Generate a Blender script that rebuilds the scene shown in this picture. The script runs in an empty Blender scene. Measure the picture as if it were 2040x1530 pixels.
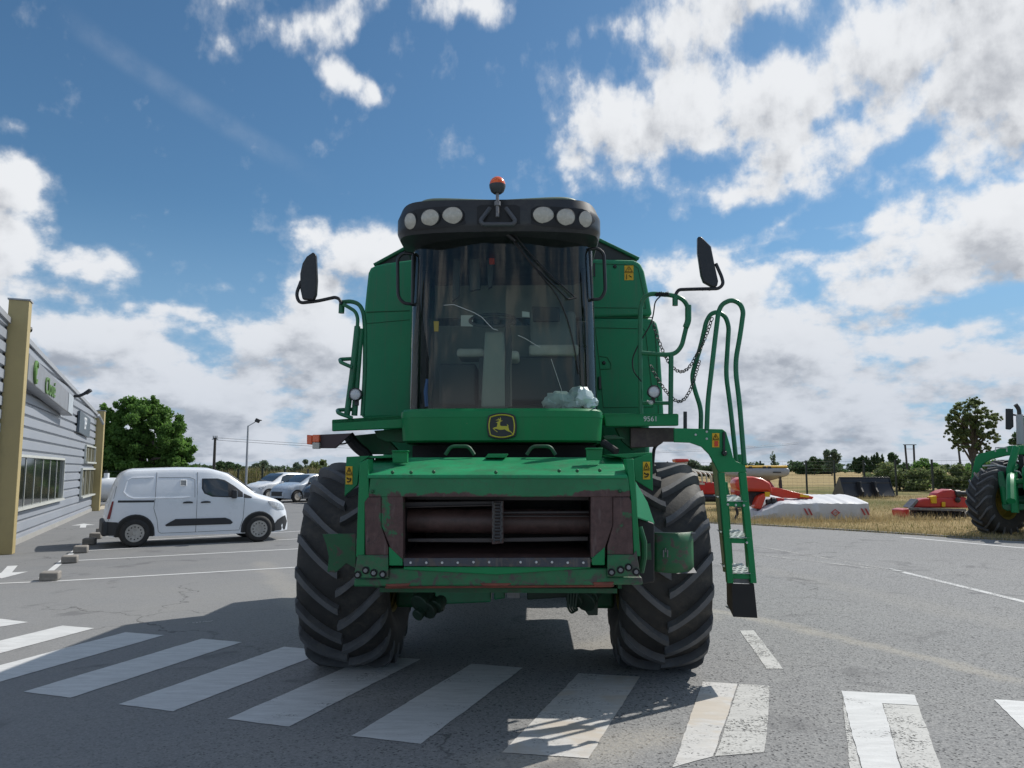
import bpy, bmesh, math, random
import numpy as np
from mathutils import Vector, Matrix
random.seed(7)
R = math.radians
S = bpy.context.scene
COL = S.collection

# ------------------------------------------------------------------ camera
FPX, CAMH, HOR = 1540.0, 1.70, 935.0          # focal length in px of a 2040 px wide frame, eye height, horizon row
PITCH = math.atan((HOR - 765) / FPX)
cd = bpy.data.cameras.new('camera'); cam = bpy.data.objects.new('camera', cd); COL.objects.link(cam)
cd.sensor_width = 36; cd.lens = 36 * FPX / 2040; cd.clip_start = 0.05; cd.clip_end = 6000
cam.location = (0, 0, CAMH); cam.rotation_euler = (math.pi / 2 + PITCH, 0, 0)
S.camera = cam
S.render.resolution_x = 1024; S.render.resolution_y = 768
S.view_settings.view_transform = 'Standard'; S.view_settings.look = 'None'
S.view_settings.exposure = 0.0; S.view_settings.gamma = 1.0
S.cycles.use_denoising = True
S.cycles.max_bounces = 8; S.cycles.transparent_max_bounces = 24; S.cycles.sample_clamp_indirect = 6
S.cycles.caustics_reflective = False; S.cycles.caustics_refractive = False

# ------------------------------------------------------------------ sun
SUN_DIR = Vector((0.80, 0.60, 1.02)).normalized()          # towards the sun: ahead and to the right
SUN_EL = math.asin(SUN_DIR.z); SUN_AZ = math.atan2(SUN_DIR.x, SUN_DIR.y)
sl = bpy.data.lights.new('sun', 'SUN'); sl.energy = 4.2; sl.angle = R(0.53); sl.color = (1.0, 0.955, 0.88)
so = bpy.data.objects.new('sun', sl); COL.objects.link(so); so.location = (40, 40, 60)
so.rotation_euler = SUN_DIR.to_track_quat('Z', 'Y').to_euler()

# ------------------------------------------------------------------ pixel <-> metres (measuring helpers)
CP, SP = math.cos(PITCH), math.sin(PITCH)
def ray(px, py):
    x = (px - 1020) / FPX; v = -(py - 765) / FPX
    return Vector((x, CP - v * SP, SP + v * CP))
def G(px, py, z=0.0):                                       # point of the plane z seen at a pixel
    r = ray(px, py); t = (z - CAMH) / r.z
    return Vector((r.x * t, r.y * t, z))
def D(px, py, Y):                                           # point at distance Y ahead
    r = ray(px, py); t = Y / r.y
    return Vector((r.x * t, Y, CAMH + r.z * t))

# ------------------------------------------------------------------ sky: Nishita with a procedural cloud deck
world = bpy.data.worlds.new('World'); S.world = world; world.use_nodes = True
class NT:
    """tiny node-tree writer"""
    def __init__(s, tree): s.t = tree; s.n = tree.nodes; s.l = tree.links
    def new(s, typ, **kw):
        nd = s.n.new(typ)
        for k, v in kw.items(): setattr(nd, k, v)
        return nd
    def put(s, sock, v):
        if isinstance(v, bpy.types.NodeSocket): s.l.new(v, sock)
        elif v is not None: sock.default_value = v
    def m(s, op, a, b=None, c=None, clamp=False):
        nd = s.new('ShaderNodeMath', operation=op, use_clamp=clamp)
        for i, v in enumerate((a, b, c)):
            if v is not None: s.put(nd.inputs[i], v)
        return nd.outputs[0]
    def vm(s, op, a, b=None):
        nd = s.new('ShaderNodeVectorMath', operation=op); s.put(nd.inputs[0], a)
        if b is not None: s.put(nd.inputs[1], b)
        return nd.outputs[0]
    def step(s, x, lo, hi):
        nd = s.new('ShaderNodeMapRange', interpolation_type='SMOOTHSTEP')
        s.put(nd.inputs[0], x); s.put(nd.inputs[1], lo); s.put(nd.inputs[2], hi); return nd.outputs[0]
    def rng(s, x, lo, hi, a, b):
        nd = s.new('ShaderNodeMapRange'); s.put(nd.inputs[0], x)
        for i, v in enumerate((lo, hi, a, b)): s.put(nd.inputs[i + 1], v)
        return nd.outputs[0]
    def noise(s, vec, scale, detail=4, rough=0.5, dist=0.0, lac=2.0, col=False, dim='3D'):
        nd = s.new('ShaderNodeTexNoise', noise_dimensions=dim); s.put(nd.inputs['Vector'], vec)
        nd.inputs['Scale'].default_value = scale; nd.inputs['Detail'].default_value = detail
        nd.inputs['Roughness'].default_value = rough; nd.inputs['Distortion'].default_value = dist
        nd.inputs['Lacunarity'].default_value = lac
        return nd.outputs[1 if col else 0]
    def voro(s, vec, scale, feature='F1', rand=1.0):
        nd = s.new('ShaderNodeTexVoronoi', feature=feature); s.put(nd.inputs['Vector'], vec)
        nd.inputs['Scale'].default_value = scale; nd.inputs['Randomness'].default_value = rand
        return nd.outputs[0]
    def mix(s, f, a, b, blend='MIX'):
        nd = s.new('ShaderNodeMix', data_type='RGBA', blend_type=blend)
        s.put(nd.inputs[0], f); s.put(nd.inputs[6], a); s.put(nd.inputs[7], b); return nd.outputs[2]
    def comb(s, x, y, z=0.0):
        nd = s.new('ShaderNodeCombineXYZ')
        for i, v in enumerate((x, y, z)): s.put(nd.inputs[i], v)
        return nd.outputs[0]
    def sep(s, v):
        nd = s.new('ShaderNodeSeparateXYZ'); s.put(nd.inputs[0], v); return nd.outputs
    def mapping(s, v, loc=(0, 0, 0), rot=(0, 0, 0), scale=(1, 1, 1), typ='POINT'):
        nd = s.new('ShaderNodeMapping', vector_type=typ); s.put(nd.inputs[0], v)
        nd.inputs[1].default_value = loc; nd.inputs[2].default_value = rot; nd.inputs[3].default_value = scale
        return nd.outputs[0]
def c4(c): return (c[0], c[1], c[2], 1.0)

def az_el(px, py):
    r = ray(px, py).normalized(); return math.atan2(r.x, r.y), math.asin(r.z)
# banks of cloud: centre and half sizes in photo pixels, tilt in degrees, weight
BANKS = [
 # upper right mass
 (1560, 200, 420, 170, 8, .92), (1330, 200, 200, 120, 30, .95), (1800, 150, 300, 170, 12, .82), (2010, 90, 200, 330, 0, 1.0),
 (1370, 60, 220, 110, 25, .75), (1500, 345, 150, 50, -20, .70), (1640, 330, 200, 60, -5, .72), (1850, 320, 180, 55, 12, .68), (1230, 295, 60, 30, 0, .62),
 (1200, 55, 90, 34, 12, .62), (1130, 328, 42, 20, 0, .60),
 # right middle band
 (1800, 470, 330, 80, 20, .95), (2000, 440, 220, 130, 15, 1.0), (1480, 560, 300, 90, 10, .95), (1860, 550, 260, 60, 5, .85),
 (1560, 680, 400, 110, 0, .98), (1400, 640, 200, 150, 0, .85), (1330, 430, 80, 24, 20, .56),
 (2010, 630, 150, 34, 6, .75), (1560, 430, 120, 26, 25, .64),
 # low deck right
 (1650, 830, 600, 75, 0, .92), (1900, 720, 260, 60, 0, .86), (1300, 800, 420, 140, 0, .86), (1750, 900, 760, 50, 0, .8),
 # left
 (640, 35, 130, 40, 24, .80), (670, 130, 100, 30, -30, .66), (930, 2, 110, 34, 0, .85), (735, 170, 28, 16, -30, .62),
 (15, 340, 75, 50, 0, .80), (60, 388, 70, 34, -15, .72), (0, 510, 90, 90, 0, .92), (70, 575, 150, 45, -5, .80), (185, 545, 66, 46, 0, .70),
 (715, 510, 130, 62, 0, .98), (650, 570, 90, 36, 0, .66), (810, 560, 120, 70, 0, .85),
 (190, 690, 330, 70, -8, .95), (620, 690, 200, 70, 4, 1.0), (350, 632, 130, 14, -4, .62), (450, 780, 480, 90, 0, .98),
 (300, 840, 560, 80, 0, .92), (800, 760, 420, 120, 0, .92), (350, 900, 760, 50, 0, .8), (10, 235, 36, 18, 0, .52),
]
HOLES = [(1590, 80, 130, 60, 12, .75), (1530, 70, 60, 40, 0, .5), (1390, 335, 150, 34, -6, .75), (1880, 120, 70, 24, 40, .55), (1800, 285, 110, 26, 30, .75), (1960, 345, 90, 34, 30, .75), (1730, 385, 110, 30, 10, .6),
 (1480, 430, 110, 26, 20, .6), (1560, 480, 110, 12, 8, .55), (1850, 625, 170, 30, 3, .75), (1325, 580, 46, 34, 0, .6), (1290, 430, 120, 70, 20, .5), (1520, 290, 40, 22, 0, .5), (1680, 480, 90, 14, 0, .4), (380, 690, 90, 26, -15, .4), (1660, 240, 70, 20, 25, .45), (1250, 130, 80, 40, 0, .4)]
def build_sky():
    g = bpy.data.node_groups.new('cloud_field', 'ShaderNodeTree')
    g.interface.new_socket('Vector', in_out='INPUT', socket_type='NodeSocketVector')
    g.interface.new_socket('Density', in_out='OUTPUT', socket_type='NodeSocketFloat')
    n = NT(g); gi = n.new('NodeGroupInput'); go = n.new('NodeGroupOutput')
    v = gi.outputs[0]
    x, y, _ = n.sep(v)
    yy = n.m('MULTIPLY', n.m('LOGARITHM', n.m('ADD', n.m('MAXIMUM', y, -0.02), 0.16), math.e), 0.52)
    q = n.comb(x, yy)
    wob = n.vm('SUBTRACT', n.noise(q, 5.0, 3, .5, col=True), (0.5, 0.5, 0.5))
    wq = n.new('ShaderNodeVectorMath', operation='MULTIPLY_ADD')
    n.put(wq.inputs[0], wob); wq.inputs[1].default_value = (0.10, 0.06, 0); n.put(wq.inputs[2], v)
    vw = wq.outputs[0]
    best = None
    for (px, py, rx, ry, tilt, w) in BANKS:
        a, e = az_el(px, py); k = 1.0 / FPX
        mp = n.mapping(vw, (a, e, 0), (0, 0, R(tilt)), (rx * k * 1.42, ry * k * 1.42, 1), 'TEXTURE')
        gr = n.new('ShaderNodeTexGradient', gradient_type='SPHERICAL'); n.put(gr.inputs[0], mp)
        b = n.m('MULTIPLY', n.m('POWER', gr.outputs['Fac'], 0.62), w)
        if best is None: best = b
        else:
            sm = n.m('SMOOTH_MAX', best, b, 0.18); best = sm
    for (px, py, rx, ry, tilt, w) in HOLES:
        a, e = az_el(px, py); k = 1.0 / FPX
        mp = n.mapping(vw, (a, e, 0), (0, 0, R(tilt)), (rx * k * 1.25, ry * k * 1.25, 1), 'TEXTURE')
        gr = n.new('ShaderNodeTexGradient', gradient_type='SPHERICAL'); n.put(gr.inputs[0], mp)
        best = n.m('SUBTRACT', best, n.m('MULTIPLY', n.m('POWER', gr.outputs['Fac'], .8), w * .52))
    f1 = n.noise(q, 9.5, 7, .62, 0.0, dim='2D')
    f2 = n.noise(q, 3.4, 3, .5, dim='2D')
    d = n.m('ADD', best, n.m('MULTIPLY', n.m('SUBTRACT', f1, 0.5), 1.15))
    f3 = n.noise(q, 40.0, 3, .62, 0.0, dim='2D')
    d = n.m('ADD', d, n.m('MULTIPLY', n.m('SUBTRACT', f3, 0.5), 0.28))
    pv = n.new('ShaderNodeTexVoronoi', feature='SMOOTH_F1', voronoi_dimensions='2D'); n.put(pv.inputs['Vector'], n.vm('ADD', q, n.vm('SCALE', wob)) if False else q)
    pv.inputs['Scale'].default_value = 17; pv.inputs['Detail'].default_value = 2.0; pv.inputs['Roughness'].default_value = .55; pv.inputs['Smoothness'].default_value = .35; pv.normalize = True
    d = n.m('ADD', d, n.m('MULTIPLY', n.m('SUBTRACT', 0.36, pv.outputs['Distance']), 0.72))
    d = n.m('ADD', d, n.m('MULTIPLY', n.m('SUBTRACT', f2, 0.5), 0.55))
    # unseen sky beyond the mapped part: broken cloud, cover raised as fill light
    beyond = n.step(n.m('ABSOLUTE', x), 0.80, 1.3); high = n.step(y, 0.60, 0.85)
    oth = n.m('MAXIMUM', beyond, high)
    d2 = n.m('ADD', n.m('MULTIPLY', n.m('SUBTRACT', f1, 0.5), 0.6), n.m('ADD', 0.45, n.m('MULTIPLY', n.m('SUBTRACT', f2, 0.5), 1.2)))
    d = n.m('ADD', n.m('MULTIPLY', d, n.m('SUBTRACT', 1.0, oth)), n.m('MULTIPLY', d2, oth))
    n.l.new(d, go.inputs[0])

    w = NT(world.node_tree); w.n.clear()
    tc = w.new('ShaderNodeTexCoord')
    dx, dy, dz = w.sep(tc.outputs['Generated'])
    az = w.m('ARCTAN2', dx, dy); el = w.m('ARCSINE', dz)
    def field(oa, oe):
        gn = w.new('ShaderNodeGroup'); gn.node_tree = g
        w.put(gn.inputs[0], w.comb(w.m('ADD', az, oa), w.m('ADD', el, oe))); return gn.outputs[0]
    d0 = field(0, 0); dup = field(0.018, 0.030)
    cover = w.step(d0, 0.35, 0.74)
    thin = w.step(d0, 0.27, 0.58)
    cover = w.m('MAXIMUM', cover, w.m('MULTIPLY', thin, 0.26))
    lowd = w.step(el, 0.30, 0.02)
    # underside of a cloud: dense above this point; rim towards the sun stays white
    core = w.step(dup, 0.50, 1.15)
    rise = w.m('SUBTRACT', dup, d0)
    under = w.rng(rise, -0.22, 0.30, 0.0, 1.0)
    gray = w.m('ADD', w.m('MULTIPLY', core, .24), w.m('MULTIPLY', w.m('MULTIPLY', under, core), .72))
    gray = w.m('MULTIPLY', gray, w.rng(lowd, 0, 1, .85, 1.0), clamp=True)
    sky = w.new('ShaderNodeTexSky', sky_type='NISHITA')
    sky.sun_disc = False; sky.sun_elevation = SUN_EL; sky.sun_rotation = SUN_AZ
    sky.altitude = 100; sky.air_density = 1.0; sky.dust_density = 0.6; sky.ozone_density = 2.2
    # contrail: a faint straight streak
    (a0, e0), (a1, e1) = az_el(100, 10), az_el(680, 380)
    L = math.hypot(a1 - a0, e1 - e0); ux, uy = (a1 - a0) / L, (e1 - e0) / L
    rx_ = w.m('SUBTRACT', az, a0); ry_ = w.m('SUBTRACT', el, e0)
    al = w.m('ADD', w.m('MULTIPLY', rx_, ux), w.m('MULTIPLY', ry_, uy))
    ac = w.m('ABSOLUTE', w.m('ADD', w.m('MULTIPLY', rx_, -uy), w.m('MULTIPLY', ry_, ux)))
    tr = w.m('MULTIPLY', w.step(ac, 0.018, 0.002), w.m('MULTIPLY', w.step(al, 0.0, 0.06), w.step(al, L, L * .6)))
    tr = w.m('MULTIPLY', tr, w.rng(w.noise(w.comb(az, el), 26, 4, .6), .3, .7, 0.01, 0.09))
    bg1 = w.new('ShaderNodeBackground'); bg1.inputs[1].default_value = SKY_STR
    w.put(bg1.inputs[0], w.mix(w.m('MULTIPLY', w.step(el, .34, .06), .75), w.mix(1.0, sky.outputs[0], c4(SKY_TINT), 'MULTIPLY'), c4([x / SKY_STR for x in (.27, .45, .68)])))
    n2 = w.noise(w.comb(az, w.m('MULTIPLY', el, 2.2)), 16, 6, .6)
    white = w.mix(lowd, c4((.84, .86, .89)), c4((.64, .685, .76)))
    dark = w.mix(lowd, c4((.335, .36, .41)), c4((.30, .345, .42)))
    cc = w.mix(w.m('MULTIPLY', gray, w.rng(n2, .25, .75, .60, 1.05), clamp=True), white, dark)
    # front-lit cloud opposite the sun, brightened and warmed to fill the combine's shaded front
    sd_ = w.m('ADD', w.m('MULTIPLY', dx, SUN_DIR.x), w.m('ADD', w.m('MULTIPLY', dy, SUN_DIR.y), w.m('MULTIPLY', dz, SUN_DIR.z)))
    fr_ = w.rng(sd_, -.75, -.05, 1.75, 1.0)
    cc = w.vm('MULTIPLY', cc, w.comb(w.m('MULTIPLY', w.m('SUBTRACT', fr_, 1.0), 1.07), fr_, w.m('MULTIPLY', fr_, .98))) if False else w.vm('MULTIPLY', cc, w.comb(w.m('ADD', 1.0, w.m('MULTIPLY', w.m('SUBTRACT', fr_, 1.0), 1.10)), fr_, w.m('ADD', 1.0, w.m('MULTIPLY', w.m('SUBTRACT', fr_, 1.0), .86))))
    # pale air along the horizon
    hz = w.m('MULTIPLY', w.step(el, .085, -.005), .8); cover = w.m('MAXIMUM', cover, hz)
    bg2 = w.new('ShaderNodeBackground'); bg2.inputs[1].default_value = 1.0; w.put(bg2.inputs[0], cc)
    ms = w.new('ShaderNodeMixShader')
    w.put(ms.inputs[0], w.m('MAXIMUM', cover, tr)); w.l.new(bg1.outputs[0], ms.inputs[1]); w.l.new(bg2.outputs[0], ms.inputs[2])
    out = w.new('ShaderNodeOutputWorld'); w.l.new(ms.outputs[0], out.inputs[0])
SKY_STR = 0.090; SKY_TINT = (0.66, 0.95, 1.06)
build_sky()
world.cycles.sampling_method = 'MANUAL'; world.cycles.sample_map_resolution = 512
# ------------------------------------------------------------------ mesh helpers
class MB:
    """collects shapes, then links them as ONE mesh object"""
    def __init__(s): s.bm = bmesh.new()
    def face(s, pts):
        vs = [s.bm.verts.new(p) for p in pts]
        try: return s.bm.faces.new(vs)
        except ValueError: return None
    def prism(s, pts, off):                     # polygon pts extruded by the vector off
        off = Vector(off); a = [s.bm.verts.new(p) for p in pts]; b = [s.bm.verts.new(Vector(p) + off) for p in pts]
        fs = [s.bm.faces.new(a), s.bm.faces.new(b[::-1])]
        k = len(pts)
        for i in range(k): fs.append(s.bm.faces.new((a[i], b[i], b[(i + 1) % k], a[(i + 1) % k])))
        bmesh.ops.recalc_face_normals(s.bm, faces=fs); return s
    def box(s, c, size, rot=(0, 0, 0), M=None):
        c = Vector(c); hx, hy, hz = (v / 2 for v in size)
        from mathutils import Euler
        m = Matrix.Translation(c) @ Euler(rot).to_matrix().to_4x4()
        if M is not None: m = M @ m
        v = [s.bm.verts.new(m @ Vector((x, y, z))) for x in (-hx, hx) for y in (-hy, hy) for z in (-hz, hz)]
        for f in ((0, 1, 3, 2), (4, 6, 7, 5), (0, 4, 5, 1), (2, 3, 7, 6), (0, 2, 6, 4), (1, 5, 7, 3)):
            s.bm.faces.new([v[i] for i in f])
        return s
    def span(s, a, b):                          # box between two corners
        a = Vector(a); b = Vector(b); return s.box((a + b) / 2, [abs(x) for x in (b - a)])
    def tube(s, pts, r, seg=10, closed=False, caps=True):
        pts = [Vector(p) for p in pts]; n = len(pts); rs = r if isinstance(r, (list, tuple)) else [r] * n
        rings = []; prev = None
        for i, p in enumerate(pts):
            if closed: t = pts[(i + 1) % n] - pts[i - 1]
            else: t = pts[min(i + 1, n - 1)] - pts[max(i - 1, 0)]
            t.normalize()
            if prev is None:
                up = Vector((0, 0, 1)) if abs(t.z) < 0.9 else Vector((1, 0, 0))
                u = t.cross(up).normalized()
            else:
                u = (prev - t * prev.dot(t))
                u = u.normalized() if u.length > 1e-6 else t.orthogonal().normalized()
            prev = u; w = t.cross(u)
            rings.append([s.bm.verts.new(p + (u * math.cos(a) + w * math.sin(a)) * rs[i]) for a in (2 * math.pi * k / seg for k in range(seg))])
        for i in range(n if closed else n - 1):
            A, B = rings[i], rings[(i + 1) % n]
            for k in range(seg): s.bm.faces.new((A[k], A[(k + 1) % seg], B[(k + 1) % seg], B[k]))
        if caps and not closed:
            s.bm.faces.new(rings[0][::-1]); s.bm.faces.new(rings[-1])
        return s
    def cyl(s, a, b, r0, r1=None, seg=20): return s.tube([a, b], [r0, r0 if r1 is None else r1], seg)
    def lathe(s, prof, o, axis, seg=32, closed=False):     # prof: (radius, height along axis)
        o = Vector(o); ax = Vector(axis).normalized(); u = ax.orthogonal().normalized(); w = ax.cross(u)
        rings = []
        for (r, h) in prof:
            if r < 1e-5: rings.append([s.bm.verts.new(o + ax * h)])
            else: rings.append([s.bm.verts.new(o + ax * h + (u * math.cos(t) + w * math.sin(t)) * r) for t in (2 * math.pi * k / seg for k in range(seg))])
        m = len(rings)
        for i in range(m if closed else m - 1):
            A, B = rings[i], rings[(i + 1) % m]
            for k in range(seg):
                k2 = (k + 1) % seg
                if len(A) == 1 and len(B) == 1: continue
                if len(A) == 1: s.bm.faces.new((A[0], B[k2], B[k]))
                elif len(B) == 1: s.bm.faces.new((A[k], A[k2], B[0]))
                else: s.bm.faces.new((A[k], A[k2], B[k2], B[k]))
        return s
    def grid(s, fn, nu, nv, closed_u=False):
        V = [[s.bm.verts.new(fn(i / nu, j / nv)) for j in range(nv + 1)] for i in range(nu + (0 if closed_u else 1))]
        for i in range(nu):
            A = V[i]; B = V[(i + 1) % len(V)]
            for j in range(nv):
                try: s.bm.faces.new((A[j], B[j], B[j + 1], A[j + 1]))
                except ValueError: pass
        return s
    def ball(s, c, r, sc=(1, 1, 1), seg=16):
        ret = bmesh.ops.create_uvsphere(s.bm, u_segments=seg, v_segments=max(6, seg // 2), radius=r)
        for v in ret['verts']: v.co = Vector((v.co.x * sc[0], v.co.y * sc[1], v.co.z * sc[2])) + Vector(c)
        return s
    def xform(s, M):
        for v in s.bm.verts: v.co = M @ v.co
        return s
    def build(s, name, m, parent=None, smooth=35, bevel=0.0, bseg=2, recalc=True, thick=0.0):
        if recalc: bmesh.ops.recalc_face_normals(s.bm, faces=s.bm.faces[:])
        me = bpy.data.meshes.new(name); s.bm.to_mesh(me); s.bm.free()
        if smooth:
            me.polygons.foreach_set('use_smooth', [True] * len(me.polygons)); me.set_sharp_from_angle(angle=R(smooth))
        return link(name, me, m, parent, bevel, bseg, thick)
def link(name, me, m, parent=None, bevel=0.0, bseg=2, thick=0.0):
    o = bpy.data.objects.new(name, me); COL.objects.link(o)
    for x in (m if isinstance(m, (list, tuple)) else [m]): me.materials.append(x)
    if parent: o.parent = parent
    if thick:
        md = o.modifiers.new('thickness', 'SOLIDIFY'); md.thickness = thick; md.offset = 0
    if bevel:
        md = o.modifiers.new('bevel', 'BEVEL'); md.width = bevel; md.segments = bseg; md.limit_method = 'ANGLE'; md.angle_limit = R(40)
    return o
def fillet(pts, rad, n=5):
    """round the corners of a polyline"""
    pts = [Vector(p) for p in pts]; out = [pts[0]]
    for i in range(1, len(pts) - 1):
        p, a, b = pts[i], pts[i - 1] - pts[i], pts[i + 1] - pts[i]
        r = min(rad, a.length * .48, b.length * .48)
        A, B = p + a.normalized() * r, p + b.normalized() * r
        for k in range(n + 1):
            t = k / n; out.append(A * (1 - t) ** 2 + p * 2 * t * (1 - t) + B * t * t)
    out.append(pts[-1]); return out
def empty(name, label=None, cat=None, loc=(0, 0, 0), rz=0.0, group=None, parent=None):
    o = bpy.data.objects.new(name, None); COL.objects.link(o); o.location = loc; o.rotation_euler = (0, 0, rz)
    o.empty_display_size = .2
    if parent: o.parent = parent
    tag(o, label, cat, group); return o
def tag(o, label=None, cat=None, group=None, kind=None):
    for k, v in (('label', label), ('category', cat), ('group', group), ('kind', kind)):
        if v: o[k] = v
    return o
def copy_tree(o, parent=None):
    c = o.copy(); COL.objects.link(c); c.parent = parent
    for ch in [x for x in bpy.data.objects if x.parent == o]: copy_tree(ch, c)
    return c
def mesh_np(name, verts, faces_n, m, parent=None, smooth=False):
    """verts (N,3), faces (M,k) numpy -> object"""
    me = bpy.data.meshes.new(name); k = faces_n.shape[1]
    me.vertices.add(len(verts)); me.vertices.foreach_set('co', np.asarray(verts, np.float32).ravel())
    me.loops.add(faces_n.size); me.loops.foreach_set('vertex_index', faces_n.astype(np.int32).ravel())
    me.polygons.add(len(faces_n)); me.polygons.foreach_set('loop_start', np.arange(0, faces_n.size, k, dtype=np.int32))
    me.update(calc_edges=True)
    if smooth: me.polygons.foreach_set('use_smooth', [True] * len(me.polygons))
    return link(name, me, m, parent)
def text_bm(mb, s, size, M, depth=0.004):
    cu = bpy.data.curves.new('lettering', 'FONT'); cu.body = s; cu.size = size; cu.extrude = depth
    cu.align_x = 'CENTER'; cu.align_y = 'CENTER'; cu.resolution_u = 3
    o = bpy.data.objects.new('lettering', cu); COL.objects.link(o)
    me = bpy.data.meshes.new_from_object(o.evaluated_get(bpy.context.evaluated_depsgraph_get()))
    bpy.data.objects.remove(o); bpy.data.curves.remove(cu)
    k = len(mb.bm.verts); mb.bm.from_mesh(me); mb.bm.verts.ensure_lookup_table()
    for v in list(mb.bm.verts)[k:]: v.co = M @ v.co
    bpy.data.meshes.remove(me)

# ------------------------------------------------------------------ materials
def mat(name, col, rough=.5, streak=0.0, metal=0.0, var=.12, scale=3.0, dirt=0.0, dirtcol=(.22, .18, .13), bump=0.0, bscale=60, spec=.5, coat=0.0, col2=None, fine=0.0, rvar=.12):
    """painted / plain surface: mottled base, optional second colour in blotches, dust and a fine bump"""
    m = bpy.data.materials.new(name); m.use_nodes = True; n = NT(m.node_tree); b = n.n['Principled BSDF']
    tc = n.new('ShaderNodeTexCoord').outputs['Object']
    n1 = n.noise(tc, scale, 5, .6, .3)
    c = n.mix(n.rng(n1, .25, .75, 0, 1), c4([max(0, x * (1 - var)) for x in col]), c4([min(1, x * (1 + var)) for x in col]))
    if col2: c = n.mix(n.step(n.noise(tc, scale * 2.3, 6, .65, .4), .50, .62), c, c4(col2))
    if fine: c = n.mix(n.m('MULTIPLY', n.step(n.noise(tc, 90, 3, .6), .45, .75), fine), c, c4([x * .45 for x in col]))
    if dirt:
        nd = n.noise(tc, scale * 4.7, 8, .68, .2); nb = n.noise(tc, scale * .9, 3, .5)
        c = n.mix(n.m('MULTIPLY', n.m('MULTIPLY', n.step(nd, .38, .72), n.step(nb, .3, .7)), dirt, clamp=True), c, c4(dirtcol))
    if streak:      # rain-washed vertical runs of dust, and flecks of chaff
        sk = n.noise(n.mapping(tc, scale=(9, 9, .55)), 1.6, 7, .7, .2); sp = n.noise(tc, 55, 3, .7)
        c = n.mix(n.m('MULTIPLY', n.step(sk, .50, .72), streak), c, c4(dirtcol)); c = n.mix(n.m('MULTIPLY', n.step(sp, .66, .74), streak), c, c4((.22, .21, .14)))
        c = n.mix(n.m('MULTIPLY', n.step(n.noise(n.mapping(tc, rot=(.3, .2, .5), scale=(3, 3, 30)), 2.0, 4, .7), .70, .76), streak * .6), c, c4([x * .5 for x in col]))
    n.put(b.inputs['Base Color'], c)
    n.put(b.inputs['Roughness'], n.rng(n1, .2, .8, max(.03, rough - rvar), min(1, rough + rvar)))
    b.inputs['Metallic'].default_value = metal; b.inputs['Specular IOR Level'].default_value = spec
    b.inputs['Coat Weight'].default_value = coat; b.inputs['Coat Roughness'].default_value = .08
    if bump:
        bp = n.new('ShaderNodeBump'); bp.inputs['Strength'].default_value = bump; bp.inputs['Distance'].default_value = .01
        n.put(bp.inputs['Height'], n.noise(tc, bscale, 5, .6)); n.put(b.inputs['Normal'], bp.outputs[0])
    return m
def glass_mat(name, tint=(.5, .55, .53), spec=1.0, ior=1.5):
    m = bpy.data.materials.new(name); m.use_nodes = True; n = NT(m.node_tree); n.n.clear()
    tr = n.new('ShaderNodeBsdfTransparent'); tr.inputs[0].default_value = c4(tint)
    gl = n.new('ShaderNodeBsdfGlossy'); gl.inputs[0].default_value = (1, 1, 1, 1); gl.inputs[1].default_value = .015
    fr = n.new('ShaderNodeFresnel'); fr.inputs[0].default_value = ior
    mx = n.new('ShaderNodeMixShader'); n.put(mx.inputs[0], n.m('MULTIPLY', fr.outputs[0], spec, clamp=True))
    n.l.new(tr.outputs[0], mx.inputs[1]); n.l.new(gl.outputs[0], mx.inputs[2])
    o = n.new('ShaderNodeOutputMaterial'); n.l.new(mx.outputs[0], o.inputs[0]); return m
GREEN = (.006, .21, .068)
M = {}
M['green'] = mat('green_paint', GREEN, .42, spec=.32, var=.16, scale=1.6, streak=.28, dirt=.16, dirtcol=(.05, .12, .06), coat=.0, bump=.02, bscale=14)
M['green_panel'] = mat('green_panel_paint', (.017, .235, .105), .55, spec=.35, var=.16, scale=1.1, streak=.45, dirt=.35, dirtcol=(.085, .15, .10), bump=.02, bscale=9)
M['green_rail'] = mat('green_rail_paint', (.008, .145, .060), .40, var=.25, scale=6, dirt=.35, dirtcol=(.05, .06, .04))
M['green_grimy'] = mat('grimy_green_paint', (.010, .10, .038), .6, var=.35, scale=4, dirt=.8, dirtcol=(.05, .04, .03), bump=.1)
M['visor'] = mat('visor_plastic', (.022, .024, .028), .42, var=.25, scale=4, dirt=.35, dirtcol=(.07, .07, .06))
M['slat'] = mat('feeder_slat_steel', (.048, .040, .038), .55, .4, var=.4, scale=9, dirt=.6, dirtcol=(.05, .035, .03))
M['grime'] = mat('oily_grime', (.012, .035, .020), .55, var=.5, scale=6, dirt=.8, dirtcol=(.03, .026, .02), bump=.2)
M['black'] = mat('black_plastic', (.014, .015, .018), .40, var=.25, scale=5, dirt=.25, dirtcol=(.06, .06, .055))
M['matt_black'] = mat('matt_black_rubber', (.012, .012, .013), .75, var=.3, scale=6)
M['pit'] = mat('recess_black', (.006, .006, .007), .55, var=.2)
M['steel'] = mat('worn_steel', (.20, .20, .21), .42, .8, var=.3, scale=9, dirt=.6, dirtcol=(.10, .07, .05))
M['zinc'] = mat('zinc_bolts', (.55, .55, .54), .35, .8, var=.2)
M['tyre'] = mat('tyre_rubber', (.032, .031, .030), .72, var=.35, scale=3.5, dirt=.75, dirtcol=(.085, .073, .058), bump=.15, bscale=45, fine=.3)
M['lug'] = mat('tyre_lug_rubber', (.095, .098, .105), .65, var=.3, scale=7, dirt=.7, dirtcol=(.15, .14, .125), bump=.2, bscale=60)
M['yellow'] = mat('yellow_rim_paint', (.27, .20, .03), .5, var=.2, scale=5, dirt=.8, dirtcol=(.12, .09, .05))
M['decal_yellow'] = mat('decal_yellow', (.72, .42, .01), .5, var=.06)
M['decal_red'] = mat('decal_red', (.6, .06, .02), .5, var=.06)
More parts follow.
